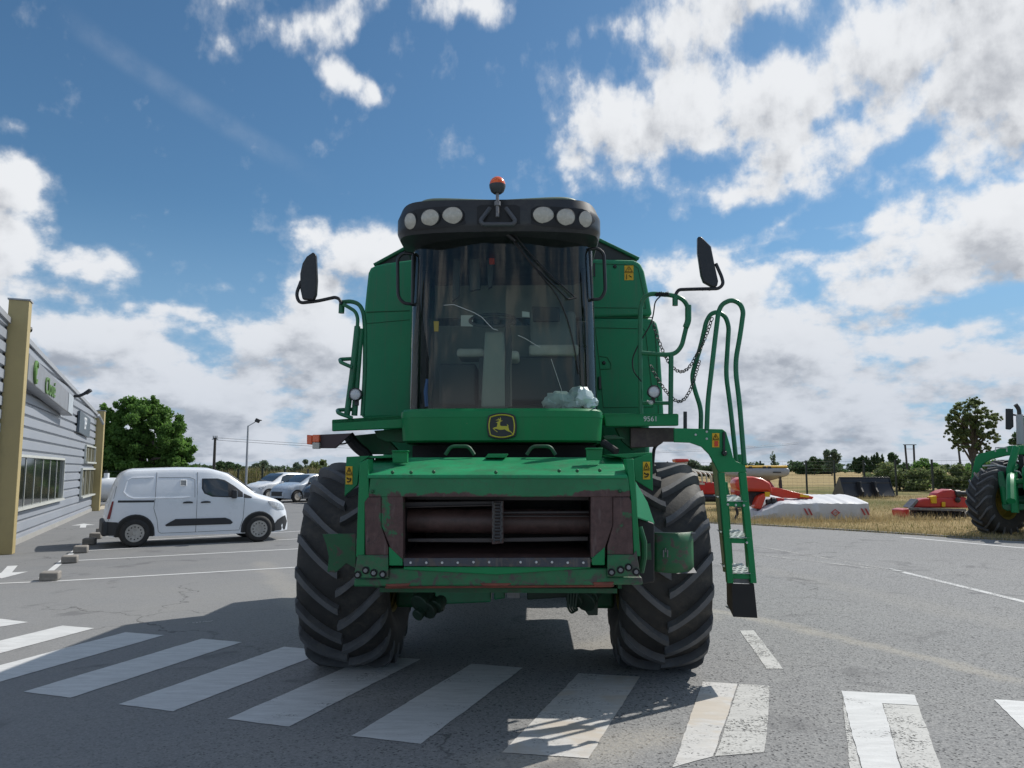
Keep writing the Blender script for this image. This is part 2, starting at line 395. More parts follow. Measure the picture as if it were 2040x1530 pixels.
M['emblem_yellow'] = mat('emblem_yellow', (.58, .46, .03), .4, var=.05)
M['orange'] = mat('orange_lens', (.80, .11, .008), .22, var=.15, scale=12, coat=.6)
M['lens'] = mat('lamp_lens', (.46, .43, .37), .25, var=.12, scale=30, coat=.8, bump=.25, bscale=90)
M['white_paint'] = mat('white_paint', (.76, .78, .80), .28, var=.03, scale=2, coat=.5, dirt=.10, dirtcol=(.5, .48, .44))
M['wiper'] = mat('wiper_black', (.01, .01, .011), .35)
M['chain'] = mat('chain_steel', (.045, .045, .048), .5, .6, var=.3, scale=20)
M['white_mark'] = mat('chalk_white', (.7, .72, .68), .8)
# ================================================================== GROUND AND ROAD MARKINGS
def asphalt_mat():
    m = bpy.data.materials.new('worn_asphalt'); m.use_nodes = True; n = NT(m.node_tree); b = n.n['Principled BSDF']
    tc = n.new('ShaderNodeTexCoord').outputs['Object']; x, y, z = n.sep(tc)
    big = n.noise(tc, .22, 5, .6, .6); mid = n.noise(tc, 1.3, 6, .6); fine = n.noise(tc, 70, 2, .7)
    agg = n.new('ShaderNodeTexVoronoi'); n.put(agg.inputs['Vector'], tc); agg.inputs['Scale'].default_value = 78
    ac = n.sep(n.new('ShaderNodeSeparateColor').outputs[0]) if False else None
    sc = n.new('ShaderNodeSeparateColor'); n.l.new(agg.outputs['Color'], sc.inputs[0]); rnd_ = sc.outputs[0]
    base = n.mix(n.rng(big, .3, .7, 0, 1), c4((.205, .208, .214)), c4((.262, .262, .262)))
    base = n.mix(n.m('MULTIPLY', n.step(x, -1.5, -7), n.step(y, 8, 15)), base, c4((.172, .176, .182)))       # darker, newer bay by the building
    base = n.mix(n.rng(mid, .3, .7, 0, .55), base, c4((.235, .232, .225)))
    coarse = n.rng(x, -4, 2.5, .35, 1.0)                                                              # rougher open stone on the right
    stone = n.mix(rnd_, c4((.105, .108, .112)), c4((.44, .435, .42)))
    base = n.mix(n.m('MULTIPLY', coarse, n.rng(fine, .3, .7, .25, .62)), base, stone)
    hole = n.m('MULTIPLY', n.step(rnd_, .10, .04), n.step(coarse, .3, .9)); base = n.mix(n.m('MULTIPLY', hole, .8), base, c4((.03, .03, .032)))
    # dust drifted along the wheel tracks
    dust = None
    for (p0, p1, w, a) in [((1400, 1212), (1640, 1262), .22, .55), ((1640, 1262), (2010, 1352), .20, .5), ((1180, 1290), (1420, 1225), .35, .35), ((990, 1525), (1330, 1470), .35, .5), ((520, 1120), (640, 1240), .30, .25), ((1500, 1130), (2040, 1250), .5, .12)]:
        a0, a1 = G(*p0), G(*p1); d = (a1 - a0); L = d.length; d.normalize()
        rx, ry = n.m('SUBTRACT', x, a0.x), n.m('SUBTRACT', y, a0.y)
        al = n.m('ADD', n.m('MULTIPLY', rx, d.x), n.m('MULTIPLY', ry, d.y)); acr = n.m('ADD', n.m('MULTIPLY', rx, -d.y), n.m('MULTIPLY', ry, d.x))
        acr = n.m('ABSOLUTE', n.m('ADD', acr, n.m('MULTIPLY', n.m('SUBTRACT', mid, .5), .5)))
        t = n.m('MULTIPLY', n.step(acr, w, w * .1), n.m('MULTIPLY', n.step(al, -.3, .1), n.step(al, L + .3, L - .1)))
        t = n.m('MULTIPLY', t, a); dust = t if dust is None else n.m('MAXIMUM', dust, t)
    dust = n.m('MULTIPLY', dust, n.rng(n.noise(tc, 30, 5, .75), .35, .65, .2, 1.2), clamp=True)
    base = n.mix(dust, base, c4((.46, .42, .35)))
    st = n.m('MULTIPLY', n.step(n.noise(tc, .9, 4, .55, 1.2), .58, .70), .5); base = n.mix(st, base, c4((.10, .10, .105)))
    # thin cracks
    ck = n.new('ShaderNodeTexVoronoi', feature='DISTANCE_TO_EDGE'); wv = n.vm('ADD', tc, n.vm('SCALE', n.noise(tc, 1.5, 4, .6, col=True))) ; n.put(ck.inputs['Vector'], wv); ck.inputs['Scale'].default_value = .16
    cr = n.m('MULTIPLY', n.step(ck.outputs[0], .0035, .0012), n.step(n.noise(tc, .35, 2, .5), .5, .6)); base = n.mix(n.m('MULTIPLY', cr, .6), base, c4((.06, .06, .06)))
    n.put(b.inputs['Base Color'], base); n.put(b.inputs['Roughness'], n.rng(fine, .3, .7, .82, .97)); b.inputs['Specular IOR Level'].default_value = .3
    bp = n.new('ShaderNodeBump'); bp.inputs['Strength'].default_value = .35; bp.inputs['Distance'].default_value = .006
    n.put(bp.inputs['Height'], n.m('ADD', agg.outputs['Distance'], fine)); n.put(b.inputs['Normal'], bp.outputs[0]); return m
def field_mat():
    m = bpy.data.materials.new('dry_field'); m.use_nodes = True; n = NT(m.node_tree); b = n.n['Principled BSDF']
    tc = n.new('ShaderNodeTexCoord').outputs['Object']; x, y, z = n.sep(tc)
    n1 = n.noise(tc, .08, 5, .6, .5); n2 = n.noise(tc, 1.1, 6, .65); n3 = n.noise(tc, 12, 4, .7)
    straw = n.mix(n.rng(n2, .3, .7, 0, 1), c4((.30, .215, .105)), c4((.42, .33, .17)))
    green = n.mix(n.rng(n3, .3, .7, 0, 1), c4((.075, .095, .030)), c4((.15, .15, .055)))
    gm = n.m('MAXIMUM', n.m('MULTIPLY', n.step(y, 28, 44), n.step(n1, .38, .62)), n.m('MULTIPLY', n.step(n2, .58, .75), .6))
    gm = n.m('MAXIMUM', gm, n.m('MULTIPLY', n.step(x, -2, -12), .65))
    far = n.step(y, 66, 84); gm = n.m('MULTIPLY', gm, n.rng(far, 0, 1, 1, .12))
    c = n.mix(gm, straw, green); c = n.mix(n.step(n3, .6, .8), c, c4((.10, .075, .04)))
    n.put(b.inputs['Base Color'], c); b.inputs['Roughness'].default_value = .95; b.inputs['Specular IOR Level'].default_value = .1
    bp = n.new('ShaderNodeBump'); bp.inputs['Strength'].default_value = .6; bp.inputs['Distance'].default_value = .08; n.put(bp.inputs['Height'], n3); n.put(b.inputs['Normal'], bp.outputs[0]); return m
M['asphalt'] = asphalt_mat(); M['field'] = field_mat()
g_ = MB(); ny, nx = 90, 60
def fz(x, y):
    z = -.05
    if y > 60: z += .012 * (y - 60) * (1 if x > 0 else .4) * min(1, 60 / y * 1.2) * min(1, max(0, (x + 60) / 60 + .4))
    return min(z, 1.5)
ys = [-40 + 8 * i for i in range(20)] + [120 * 1.11 ** i for i in range(1, 32)]
xs = [s_ * v for s_ in (-1, 1) for v in ([2 + 6 * i for i in range(12)] + [74 * 1.25 ** i for i in range(1, 15)])]; xs.sort()
V = [[g_.bm.verts.new((x, y, fz(x, y))) for x in xs] for y in ys]
for A, B in zip(V, V[1:]):
    for i in range(len(A) - 1): g_.bm.faces.new((A[i], A[i + 1], B[i + 1], B[i]))
tag(g_.build('ground', M['field'], None, smooth=60), kind='structure')
EDGE = [G(2040, 1078), G(1900, 1071), G(1700, 1058), G(1500, 1046), G(1400, 1042)]
e0, e1 = EDGE[0], EDGE[-1]; dr = (e0 - EDGE[1]).normalized()
poly = [Vector((-70, -30, 0)), Vector((60, -30, 0)), Vector((60, (e0 + dr * 60).y, 0)), e0 + dr * 40] + EDGE + [Vector((-3, 33, 0)), Vector((-9, 42, 0)), Vector((-13, 50, 0)), Vector((-30, 62, 0)), Vector((-70, 62, 0))]
poly = [p for p in poly if True]
g_ = MB(); g_.prism([Vector((p.x, p.y, 0)) for p in [poly[0], poly[1], Vector((60, -12, 0))] + poly[4:]], (0, 0, -.12)); tag(g_.build('asphalt_ground', M['asphalt'], None, smooth=0), kind='structure')
# low concrete edging along the grass
g_ = MB()
for a, b in zip(EDGE, EDGE[1:] + [Vector((-3, 33, 0))]):
    d = (b - a).normalized(); nrm = Vector((-d.y, d.x, 0)) * -1; g_.prism([a + nrm * .02, b + nrm * .02, b + nrm * .16, a + nrm * .16], (0, 0, .035))
tag(g_.build('kerb', mat('edging_concrete', (.30, .29, .27), .9, var=.2, scale=4, dirt=.6), None, smooth=0), kind='structure')
def mark_mat(name, keep, col=(.66, .665, .66), tint=None, edge=0.0):
    m = bpy.data.materials.new(name); m.use_nodes = True; n = NT(m.node_tree); b = n.n['Principled BSDF']
    tc = n.new('ShaderNodeTexCoord').outputs['Object']
    agg = n.new('ShaderNodeTexVoronoi'); n.put(agg.inputs['Vector'], tc); agg.inputs['Scale'].default_value = 78
    sc = n.new('ShaderNodeSeparateColor'); n.l.new(agg.outputs['Color'], sc.inputs[0])
    n1 = n.noise(tc, 2.2, 6, .65, .5); n2 = n.noise(tc, 40, 5, .75); n3 = n.noise(n.mapping(tc, rot=(0, 0, R(20)), scale=(1, 5, 1)), 3.5, 5, .7)
    a = n.m('ADD', n.m('MULTIPLY', n1, .55), n.m('ADD', n.m('MULTIPLY', n2, .35), n.m('MULTIPLY', n.m('SUBTRACT', sc.outputs[0], .5), .20)))
    thr = .5 + (.5 - keep) * .62
    al = n.step(a, thr - .10, thr + .04)
    c = n.mix(n.rng(n3, .35, .65, 0, 1), c4([v * .80 for v in col]), c4(col))
    c = n.mix(n.m('MULTIPLY', n.step(n2, .55, .72), .35), c, c4((.30, .30, .30)))
    if tint: c = n.mix(n.m('MULTIPLY', n.step(n1, .45, .62), .6), c, c4(tint))
    n.put(b.inputs['Base Color'], c); b.inputs['Roughness'].default_value = .75; n.put(b.inputs['Alpha'], al); return m
M['mark'] = mark_mat('road_paint', .97); M['mark_mid'] = mark_mat('road_paint_worn', .80); M['mark_old2'] = mark_mat('road_paint_rubbed', .66, (.56, .555, .53)); M['mark_old'] = mark_mat('road_paint_faded', .52, (.48, .475, .455)); M['mark_dirty'] = mark_mat('road_paint_sandy', .78, (.62, .61, .59), (.52, .44, .34)); M['mark_thin'] = mark_mat('road_paint_line', .66, (.62, .62, .61))
def marking(quads, m, name='road_marking', z=.004):
    g = MB()
    rj = random.Random(len(bpy.data.objects))
    for q in quads:
        P = [Vector((G(*p).x, G(*p).y, z)) for p in q]; out = []
        for a, b in zip(P, P[1:] + P[:1]):
            k_ = max(2, int((b - a).length / .045)); d_ = (b - a).normalized(); nn = Vector((-d_.y, d_.x, 0)); w_ = 0.0
            for i in range(k_):
                w_ = w_ * .6 + rj.uniform(-.003, .003); out.append(a.lerp(b, i / k_) + nn * w_)
        vs = [g.bm.verts.new(p) for p in out]; f_ = g.bm.faces.new(vs); bmesh.ops.triangulate(g.bm, faces=[f_], ngon_method='EAR_CLIP')
    o = g.build(name, m, None, smooth=0); tag(o, kind='structure'); return o
marking([[(-60, 1238), (-10, 1232), (57, 1240), (-60, 1259)]], M['mark'], 'road_marking')
marking([[(124, 1247), (188, 1252), (-60, 1318), (-120, 1306)]], M['mark'], 'road_marking')
marking([[(250, 1260), (327, 1266), (-60, 1376), (-130, 1360)]], M['mark'], 'road_marking')
marking([[(402, 1273), (482, 1280), (140, 1391), (46, 1379)]], M['mark'], 'road_marking')
marking([[(566, 1289), (655, 1297), (345, 1418), (236, 1404)]], M['mark'], 'road_marking')
marking([[(742, 1307), (838, 1314), (575, 1449), (452, 1433)]], M['mark_mid'], 'road_marking')
marking([[(940, 1323), (1042, 1331), (838, 1483), (700, 1467)]], M['mark_mid'], 'road_marking')
marking([[(1153, 1342), (1275, 1349), (1172, 1512), (1000, 1500)]], M['mark_dirty'], 'road_marking')
marking([[(1400, 1359), (1470, 1363), (1420, 1508), (1340, 1530)]], M['mark_dirty'], 'road_marking'); marking([[(1472, 1363.5), (1533, 1367), (1530, 1440), (1522, 1500), (1425, 1508)]], M['mark_old2'], 'road_marking')
marking([[(1676, 1377), (1822, 1385), (1830, 1406), (1758, 1402), (1798, 1545), (1722, 1545), (1700, 1470)]], M['mark_mid'], 'road_marking'); marking([[(1759, 1403), (1830, 1407), (1880, 1545), (1800, 1545)], [(1677, 1380), (1699, 1470), (1720, 1545), (1694, 1545)]], M['mark_old2'], 'road_marking')
marking([[(1980, 1394), (2040, 1398), (2200, 1408), (2330, 1530), (2090, 1505)]], M['mark_mid'], 'road_marking')
marking([[(1474, 1257), (1502, 1256.5), (1560, 1333), (1527, 1333)]], M['mark_old2'])
# thin lines: bays by the building, old lines on the right
def line(p0, p1, w, m, name='road_marking'):
    a, b = G(*p0), G(*p1); d = (b - a).normalized(); nrm = Vector((-d.y, d.x, 0)) * w / 2; g = MB()
    g.face([Vector((q.x, q.y, .004)) for q in (a + nrm, a - nrm, b - nrm, b + nrm)]); o = g.build(name, m, None, smooth=0); tag(o, kind='structure')
BAY = [((112, 1158), (700, 1124)), ((150, 1117), (700, 1088)), ((176, 1097), (660, 1070)), ((192, 1082), (620, 1057)), ((205, 1069), (560, 1049))]
for a, b in BAY: line(a, b, .10, M['mark'], 'road_marking')
line((-60, 1165), (112, 1158), .10, M['mark_thin'], 'road_marking'); line((83, 1152), (168, 1082), .10, M['mark'], 'road_marking')
line((1500, 1087), (1780, 1136), .10, M['mark_old']); line((1770, 1133), (2060, 1204), .12, M['mark_thin']); line((1795, 1070), (2060, 1094), .14, M['mark']); line((1500, 1104), (1800, 1140), .09, M['mark_old']); line((1420, 1075), (1560, 1090), .09, M['mark_old'])
line((370, 1242), (425, 1238), .07, M['mark_old'])
def arrow_at(px, py, ang, s):
    c = G(px, py); u = Vector((math.cos(ang), math.sin(ang), 0)); v = Vector((-u.y, u.x, 0)); g = MB()
    P = [(-1.0, -.08), (.1, -.08), (.1, -.32), (.9, 0), (.1, .32), (.1, .08), (-1.0, .08)]
    g.face([Vector((c + u * a * s + v * b * s).to_tuple()[:2] + (.004,)) for a, b in P]); tag(g.build('road_marking', M['mark'], None, smooth=0), kind='structure')
arrow_at(14, 1140, R(-62), .95); arrow_at(166, 1047, R(118), 1.0)
# ================================================================== THE COMBINE HARVESTER
CX, CY, CYAW = -0.06, 7.10, R(-1.7)
combine = empty('combine_harvester', 'large green combine harvester standing on the crossing with no header on its feeder', 'combine harvester', (CX, CY, 0), CYAW)
_Mi = (Matrix.Translation((CX, CY, 0)) @ Matrix.Rotation(CYAW, 4, 'Z')).inverted()
_o = _Mi @ Vector((0, 0, CAMH)); _R = _Mi.to_3x3()
def C(px, py, y):
    d = _R @ ray(px, py); t = (y - _o.y) / d.y; return _o + d * t
def CS(pts, y): return [C(a, b, y) for a, b in pts]
def slab(mb, pts, y, depth): mb.prism(CS(pts, y), (0, depth, 0)); return mb

# ---- worn paint of the feeder: green at top and foot, bare rusty steel between
def worn_mat():
    m = bpy.data.materials.new('worn_green_and_rust'); m.use_nodes = True; n = NT(m.node_tree); b = n.n['Principled BSDF']
    tc = n.new('ShaderNodeTexCoord').outputs['Object']; x, y, z = n.sep(tc)
    big = n.noise(tc, 3.2, 7, .62, .5); fine = n.noise(tc, 22, 6, .7); vf = n.noise(n.mapping(tc, scale=(40, 40, 6)), 1, 4, .6)
    band = n.m('MULTIPLY', n.step(z, 1.08, 1.18), n.step(z, 1.625, 1.50))
    mask = n.m('ADD', n.m('ADD', n.m('MULTIPLY', band, .74), n.m('MULTIPLY', n.m('SUBTRACT', big, .5), 1.9)), n.m('MULTIPLY', n.m('SUBTRACT', fine, .5), .6))
    mask = n.step(mask, .47, .60)
    gr = n.mix(n.rng(big, .3, .7, 0, 1), c4((.010, .13, .045)), c4((.016, .20, .075)))
    gr = n.mix(n.m('MULTIPLY', n.step(fine, .50, .75), .6), gr, c4((.05, .06, .04)))
    rs = n.mix(n.rng(fine, .25, .75, 0, 1), c4((.062, .036, .034)), c4((.135, .078, .072)))
    rs = n.mix(n.m('MULTIPLY', n.step(vf, .55, .75), .45), rs, c4((.20, .16, .15)))
    rs = n.mix(n.step(n.noise(tc, 7, 6, .7), .62, .72), rs, c4((.035, .03, .032)))
    n.put(b.inputs['Base Color'], n.mix(mask, gr, rs))
    n.put(b.inputs['Roughness'], n.rng(mask, 0, 1, .45, .68)); n.put(b.inputs['Metallic'], n.m('MULTIPLY', mask, .25))
    bp = n.new('ShaderNodeBump'); bp.inputs['Strength'].default_value = .25; bp.inputs['Distance'].default_value = .006
    n.put(bp.inputs['Height'], n.m('ADD', n.m('MULTIPLY', mask, -.4), fine)); n.put(b.inputs['Normal'], bp.outputs[0]); return m
M['worn'] = worn_mat()
M['worn_low'] = mat('scuffed_green_paint', (.012, .14, .05), .5, var=.3, scale=5, col2=(.065, .055, .05), dirt=.7, dirtcol=(.09, .075, .06), bump=.15, bscale=40)
M['rusty_red'] = mat('red_primer_steel', (.20, .055, .035), .65, var=.3, scale=9, dirt=.5, dirtcol=(.05, .04, .035))
M['rust_drum'] = mat('rusty_drum', (.11, .062, .055), .5, .3, var=.4, scale=8, dirt=.6, dirtcol=(.03, .025, .024))
M['blue_steel'] = mat('dark_blued_steel', (.045, .050, .064), .45, .5, var=.35, scale=7, col2=(.085, .07, .062))

# ---- big lugged tyres
def lug_tyre(parent, px_, rad, w, axle_z, nl=20, lug_h=.052, rim_r=.42, y0=0.0, squash=True, steer=0.0, lugw=.076):
    cx, py_, y0 = 0.0, y0, 0.0
    def pt(ax, a, r):          # axial offset, angle from straight ahead (towards -y) up, radius
        x = cx + ax; yy = y0 - r * math.cos(a); zz = axle_z + r * math.sin(a)
        if squash and zz < .004: zz = .004 + (zz - .004) * .02
        return Vector((x, yy, zz))
    hw = w / 2; rc = rad - lug_h
    prof = [(-hw * .80, rim_r), (-hw * .98, rim_r + .10), (-hw * 1.04, rad * .72), (-hw * .985, rad * .86), (-hw * .86, rc * .965), (-hw * .62, rc * .992), (0, rc),
            (hw * .62, rc * .992), (hw * .86, rc * .965), (hw * .985, rad * .86), (hw * 1.04, rad * .72), (hw * .98, rim_r + .10), (hw * .80, rim_r)]
    mb = MB(); seg = 96
    rings = [[mb.bm.verts.new(pt(ax, 2 * math.pi * k / seg, r)) for k in range(seg)] for ax, r in prof]
    for A, B in zip(rings, rings[1:]):
        for k in range(seg): mb.bm.faces.new((A[k], A[(k + 1) % seg], B[(k + 1) % seg], B[k]))
    ty = mb.build('tyre', M['tyre'], parent, smooth=50)
    lg = MB()
    def surf(t):               # along the lug: axial, base radius
        if t < .74: a = -.02 + t / .74 * (.93 + .02); return a * hw, rc * (1 - .035 * max(0, (a - .55) / .4) ** 2)
        q = (t - .74) / .26; return hw * (.93 + .10 * q - .02 * q * q), rc * .965 - q * rad * .17
    for side in (-1, 1):
        for k in range(nl):
            a0 = 2 * math.pi * (k + (.5 if side > 0 else 0)) / nl
            N = 12; rows = []
            for i in range(N + 1):
                t = i / N; ax, r = surf(t); ax *= side
                da = (.34 * min(t / .74, 1) ** 1.25 + .035 * max(0, (t - .74) / .26)) * (.9 / rad)
                hgt = lug_h * (min(1, (1.0 - t) / .16 + .06)); out = 0 if t < .70 else (t - .70) / .30
                lw = lugw * (.84 + .50 * max(0, t - .25)) / rad
                rows.append([pt(ax - side * .0, a0 + da - lw * .54, r - .015), pt(ax + side * out * hgt * .5, a0 + da - lw * .41, r + hgt * (1 - .45 * out)),
                             pt(ax + side * out * hgt * .5, a0 + da + lw * .41, r + hgt * (1 - .45 * out)), pt(ax, a0 + da + lw * .54, r - .015)])
            V = [[lg.bm.verts.new(p) for p in row] for row in rows]
            for i in range(N):
                for j in range(3): lg.bm.faces.new((V[i][j], V[i][j + 1], V[i + 1][j + 1], V[i + 1][j]))
            lg.bm.faces.new(V[0][::-1]); lg.bm.faces.new(V[-1])
    lugs = lg.build('lugs', M['lug'], ty, smooth=32)
    rm = MB()
    for s_ in (-1, 1):
        rm.lathe([(.0, s_ * hw * .25), (rim_r * .45, s_ * hw * .25), (rim_r * .62, s_ * hw * .10), (rim_r * .86, s_ * hw * .15), (rim_r * .92, s_ * hw * .72), (rim_r * 1.03, s_ * hw * .80), (rim_r * 1.03, s_ * hw * .86), (rim_r * .97, s_ * hw * .80)],
                 (cx, y0, axle_z), (1, 0, 0), 40)
        for k in range(8):
            a = 2 * math.pi * k / 8; rm.cyl((cx + s_ * hw * .2, y0 + math.cos(a) * .17, axle_z + math.sin(a) * .17), (cx + s_ * (hw * .25 + .03), y0 + math.cos(a) * .17, axle_z + math.sin(a) * .17), .018, seg=6)
    rm.build('rim', M['yellow'], ty, smooth=35)
    ty.location = (px_, py_, 0); ty.rotation_euler = (0, 0, steer)
    return ty
for cx in (-1.305, 1.325):
    lug_tyre(combine, cx, .90, .72, .865, nl=19, lug_h=.062)
for cx in (-1.05, 1.05):
    lug_tyre(combine, cx, .58, .42, .565, nl=18, lug_h=.035, rim_r=.30, y0=3.7, lugw=.055)

# ---- feeder house
FH = -2.10
f = MB()
slab(f, [(738, 949), (1252, 949), (1256, 988), (1254, 990), (733, 990)], FH, .10)
slab(f, [(759, 988.5), (803, 988.5), (803, 1114), (776, 1114), (776, 1088), (759, 1046)], FH + .004, .09)
slab(f, [(1177, 988.5), (1221, 988.5), (1221, 1046), (1206, 1090), (1206, 1112), (1177, 1112)], FH + .004, .09)
slab(f, [(733, 990.5), (758.5, 990.5), (758.5, 1046), (773, 1090), (773, 1106), (728, 1106), (726, 1000)], FH - .004, .09)
slab(f, [(1221.5, 990.5), (1254, 990.5), (1258, 1000), (1262, 1105), (1210, 1105), (1210, 1088), (1221.5, 1046)], FH - .004, .09)
f.build('feeder_frame', M['worn'], combine, bevel=.006)
g_ = MB()
slab(g_, [(716, 922), (733, 914), (735, 990), (727, 1000), (726, 1106), (709, 1110)], FH - .002, .16)
slab(g_, [(1247, 914), (1262, 914), (1276, 1108), (1263, 1108), (1257, 990)], FH - .002, .16)
slab(g_, [(774.5, 1089), (802, 1115), (802, 1127), (774.5, 1127)], FH - .002, .05)
slab(g_, [(1179, 1113), (1205, 1090), (1205, 1126), (1179, 1126)], FH - .002, .05)
g_.build('feeder_flange', M['green'], combine, bevel=.005)
g_ = MB()
slab(g_, [(712, 1106), (773, 1106), (773, 1152), (706, 1152), (706, 1140)], FH - .012, .03)
slab(g_, [(1210, 1105), (1262, 1105), (1268, 1096), (1274, 1135), (1274, 1149), (1210, 1149)], FH - .012, .03)
g_.build('hinge_plate', M['worn_low'], combine, bevel=.006)
bb = MB(); rr_ = MB()
for px, py in [(713, 1145), (729, 1136), (745, 1141), (763, 1144), (1218, 1140), (1236, 1135), (1252, 1130), (1267, 1139)]:
    c = C(px, py, FH - .012); bb.cyl(c, c - Vector((0, .016, 0)), .013, seg=12)
    rr_.tube([c + Vector((math.cos(a) * .020, -.003, math.sin(a) * .020)) for a in (2 * math.pi * k / 14 for k in range(14))], .005, 6, closed=True)
bb.build('hinge_bolts', M['steel'], combine); rr_.build('bolt_collars', M['pit'], combine)
g_ = MB(); slab(g_, [(773.5, 1132), (1210, 1132), (1210, 1149.5), (1279, 1149.5), (1281, 1165), (704, 1169), (706, 1152.5), (773.5, 1152.5)], FH + .02, .14)
g_.build('lower_beam', M['worn_low'], combine, bevel=.01)
g_ = MB(); slab(g_, [(765, 1167), (1225, 1164), (1222, 1170), (768, 1173)], FH + .05, .12)
slab(g_, [(766, 1164), (818, 1162), (812, 1169), (772, 1170)], FH + .012, .02); slab(g_, [(955, 1162), (1020, 1162), (1010, 1168), (962, 1168)], FH + .012, .02)
slab(g_, [(1180, 1160), (1224, 1159), (1220, 1167), (1184, 1167)], FH + .012, .02)
g_.build('latch_bar', M['rusty_red'], combine, bevel=.008)
g_ = MB(); slab(g_, [(804, 1129), (1176, 1129), (1176, 1132), (990, 1145), (804, 1135)], FH + .008, .012); g_.build('lip_plate', M['green'], combine, bevel=.004)
g_ = MB(); slab(g_, [(804, 1112), (1176, 1111), (1176.5, 1130), (804, 1128)], FH - .001, .012); g_.build('wear_strip', M['blue_steel'], combine, bevel=.003)
bb = MB()
for i in range(12):
    if i == 6: continue
    c = C(818 + 31.3 * i, 1121 - (1 if 3 < i < 10 else 0), FH - .001); bb.cyl(c, c - Vector((0, .006, 0)), .0085, .006, seg=10)
bb.build('strip_bolts', M['zinc'], combine)
# inside of the throat
x0, x1 = C(803, 1050, FH + .09).x, C(1177, 1050, FH + .09).x; zt, zb = C(990, 987, FH).z, C(990, 1110, FH).z
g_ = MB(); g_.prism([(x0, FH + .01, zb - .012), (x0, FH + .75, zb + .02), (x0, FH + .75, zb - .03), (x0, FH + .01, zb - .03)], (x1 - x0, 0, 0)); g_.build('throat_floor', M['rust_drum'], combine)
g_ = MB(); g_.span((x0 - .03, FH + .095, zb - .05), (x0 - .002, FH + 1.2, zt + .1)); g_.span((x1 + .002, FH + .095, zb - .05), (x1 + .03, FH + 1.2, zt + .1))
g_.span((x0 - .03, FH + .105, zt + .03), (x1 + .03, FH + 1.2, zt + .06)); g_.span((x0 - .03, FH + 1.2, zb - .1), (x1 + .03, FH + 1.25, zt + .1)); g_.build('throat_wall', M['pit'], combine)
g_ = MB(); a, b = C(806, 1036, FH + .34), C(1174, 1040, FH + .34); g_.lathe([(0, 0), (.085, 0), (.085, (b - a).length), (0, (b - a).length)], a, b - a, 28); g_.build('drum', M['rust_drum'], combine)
g_ = MB()
slab(g_, [(806, 1000), (986, 998), (986, 1005), (806, 1010)], FH + .14, .03); slab(g_, [(806, 1009), (986, 1005), (986, 1008), (806, 1012)], FH + .11, .07)
slab(g_, [(998, 1019), (1174, 1018), (1174, 1023), (998, 1024)], FH + .16, .03); slab(g_, [(998, 1027), (1174, 1027), (1174, 1030), (998, 1030)], FH + .13, .05)
slab(g_, [(812, 1073), (984, 1072), (984, 1081), (812, 1080)], FH + .16, .03); slab(g_, [(1000, 1072), (1172, 1069), (1172, 1078), (1000, 1080)], FH + .16, .03)
slab(g_, [(806, 985), (1174, 985), (1174, 997), (806, 996)], FH + .20, .03)
g_.build('feeder_slats', M['slat'], combine, bevel=.004)
g_ = MB()
for i in range(12):
    y_ = 1003 + i * 6.6; c = C(991, y_, FH + .11)
    for s_ in (-1, 1):
        g_.box(c + Vector((s_ * (.022 if i % 2 else .030), 0, 0)), (.008, .02, .030))
    g_.cyl(c + Vector((-.03, 0, 0)), c + Vector((.03, 0, 0)), .008, seg=8)
g_.build('feeder_chain', M['chain'], combine)
g_ = MB(); slab(g_, [(980, 998), (1003, 998), (1003, 1082), (980, 1084)], FH + .15, .02); g_.build('chain_bar', M['rust_drum'], combine)
# top plate of the feeder and its side gussets
za = C(990, 946, FH).z; zb2 = C(990, 911, -1.48).z
lx, rx = C(732, 946, FH).x, C(1250, 946, FH).x; lx2, rx2 = C(748, 911, -1.48).x, C(1238, 911, -1.48).x
top = [Vector((lx, FH - .01, za)), Vector((rx, FH - .01, za)), Vector((rx2, -1.48, zb2)), Vector((lx2, -1.48, zb2))]
g_ = MB(); g_.prism(top, (0, 0, -.025)); g_.prism([(lx2, -1.475, zb2 - .03), (rx2, -1.475, zb2 - .03), (rx2, -.75, zb2 - .06), (lx2, -.75, zb2 - .06)], (0, 0, -.025))
M['hood'] = mat('scuffed_hood_paint', (.012, .25, .10), .45, spec=.32, var=.2, scale=2.2, streak=.5, dirt=.6, dirtcol=(.055, .10, .06), bump=.06, bscale=8)
g_.build('feeder_top', M['hood'], combine, bevel=.008)
g_ = MB(); g_.prism([(lx + .05, FH + .12, za - .03), (lx + .05, -.6, zb2 + .1), (lx + .05, -.6, .95), (lx + .05, FH + .12, .95)], (rx - lx - .1, 0, 0)); 
gh = g_.build('feeder_housing', M['green_grimy'], combine)
# hollow it: keep only side sheets and belly
bpy.data.objects.remove(gh); g_ = MB()
for xx in (lx + .03, rx - .055): g_.prism([(xx, FH + .16, za - .03), (xx, -.6, zb2 - .05), (xx, -.6, 1.0), (xx, FH + .16, .93)], (.025, 0, 0))
g_.prism([(lx + .06, FH + .16, .90), (rx - .06, FH + .16, .90), (rx - .06, -.6, .98), (lx + .06, -.6, .98)], (0, 0, .03)); g_.build('feeder_housing', M['green_grimy'], combine)
g_ = MB(); slab(g_, [(690, 910), (737, 908), (717, 922), (712, 966), (686, 989), (688, 940)], -1.72, .03); slab(g_, [(1262, 914), (1299, 902), (1301, 978), (1265, 957)], -1.72, .03)
g_.prism(CS([(690, 910), (790, 906), (790, 912), (737, 913)], -1.70), (0, .35, 0)); g_.prism(CS([(1205, 906), (1299, 901), (1299, 906), (1250, 913)], -1.70), (0, .35, 0))
g_.build('side_gusset', M['green'], combine, bevel=.004)
g_ = MB(); g_.prism([C(1266, 958, -1.95), C(1290, 1000, -1.75), C(1304, 1042, -1.60), C(1270, 1030, -1.98)], (0, .015, -.01)); g_.build('belt_shield', M['green_panel'], combine, bevel=.003)
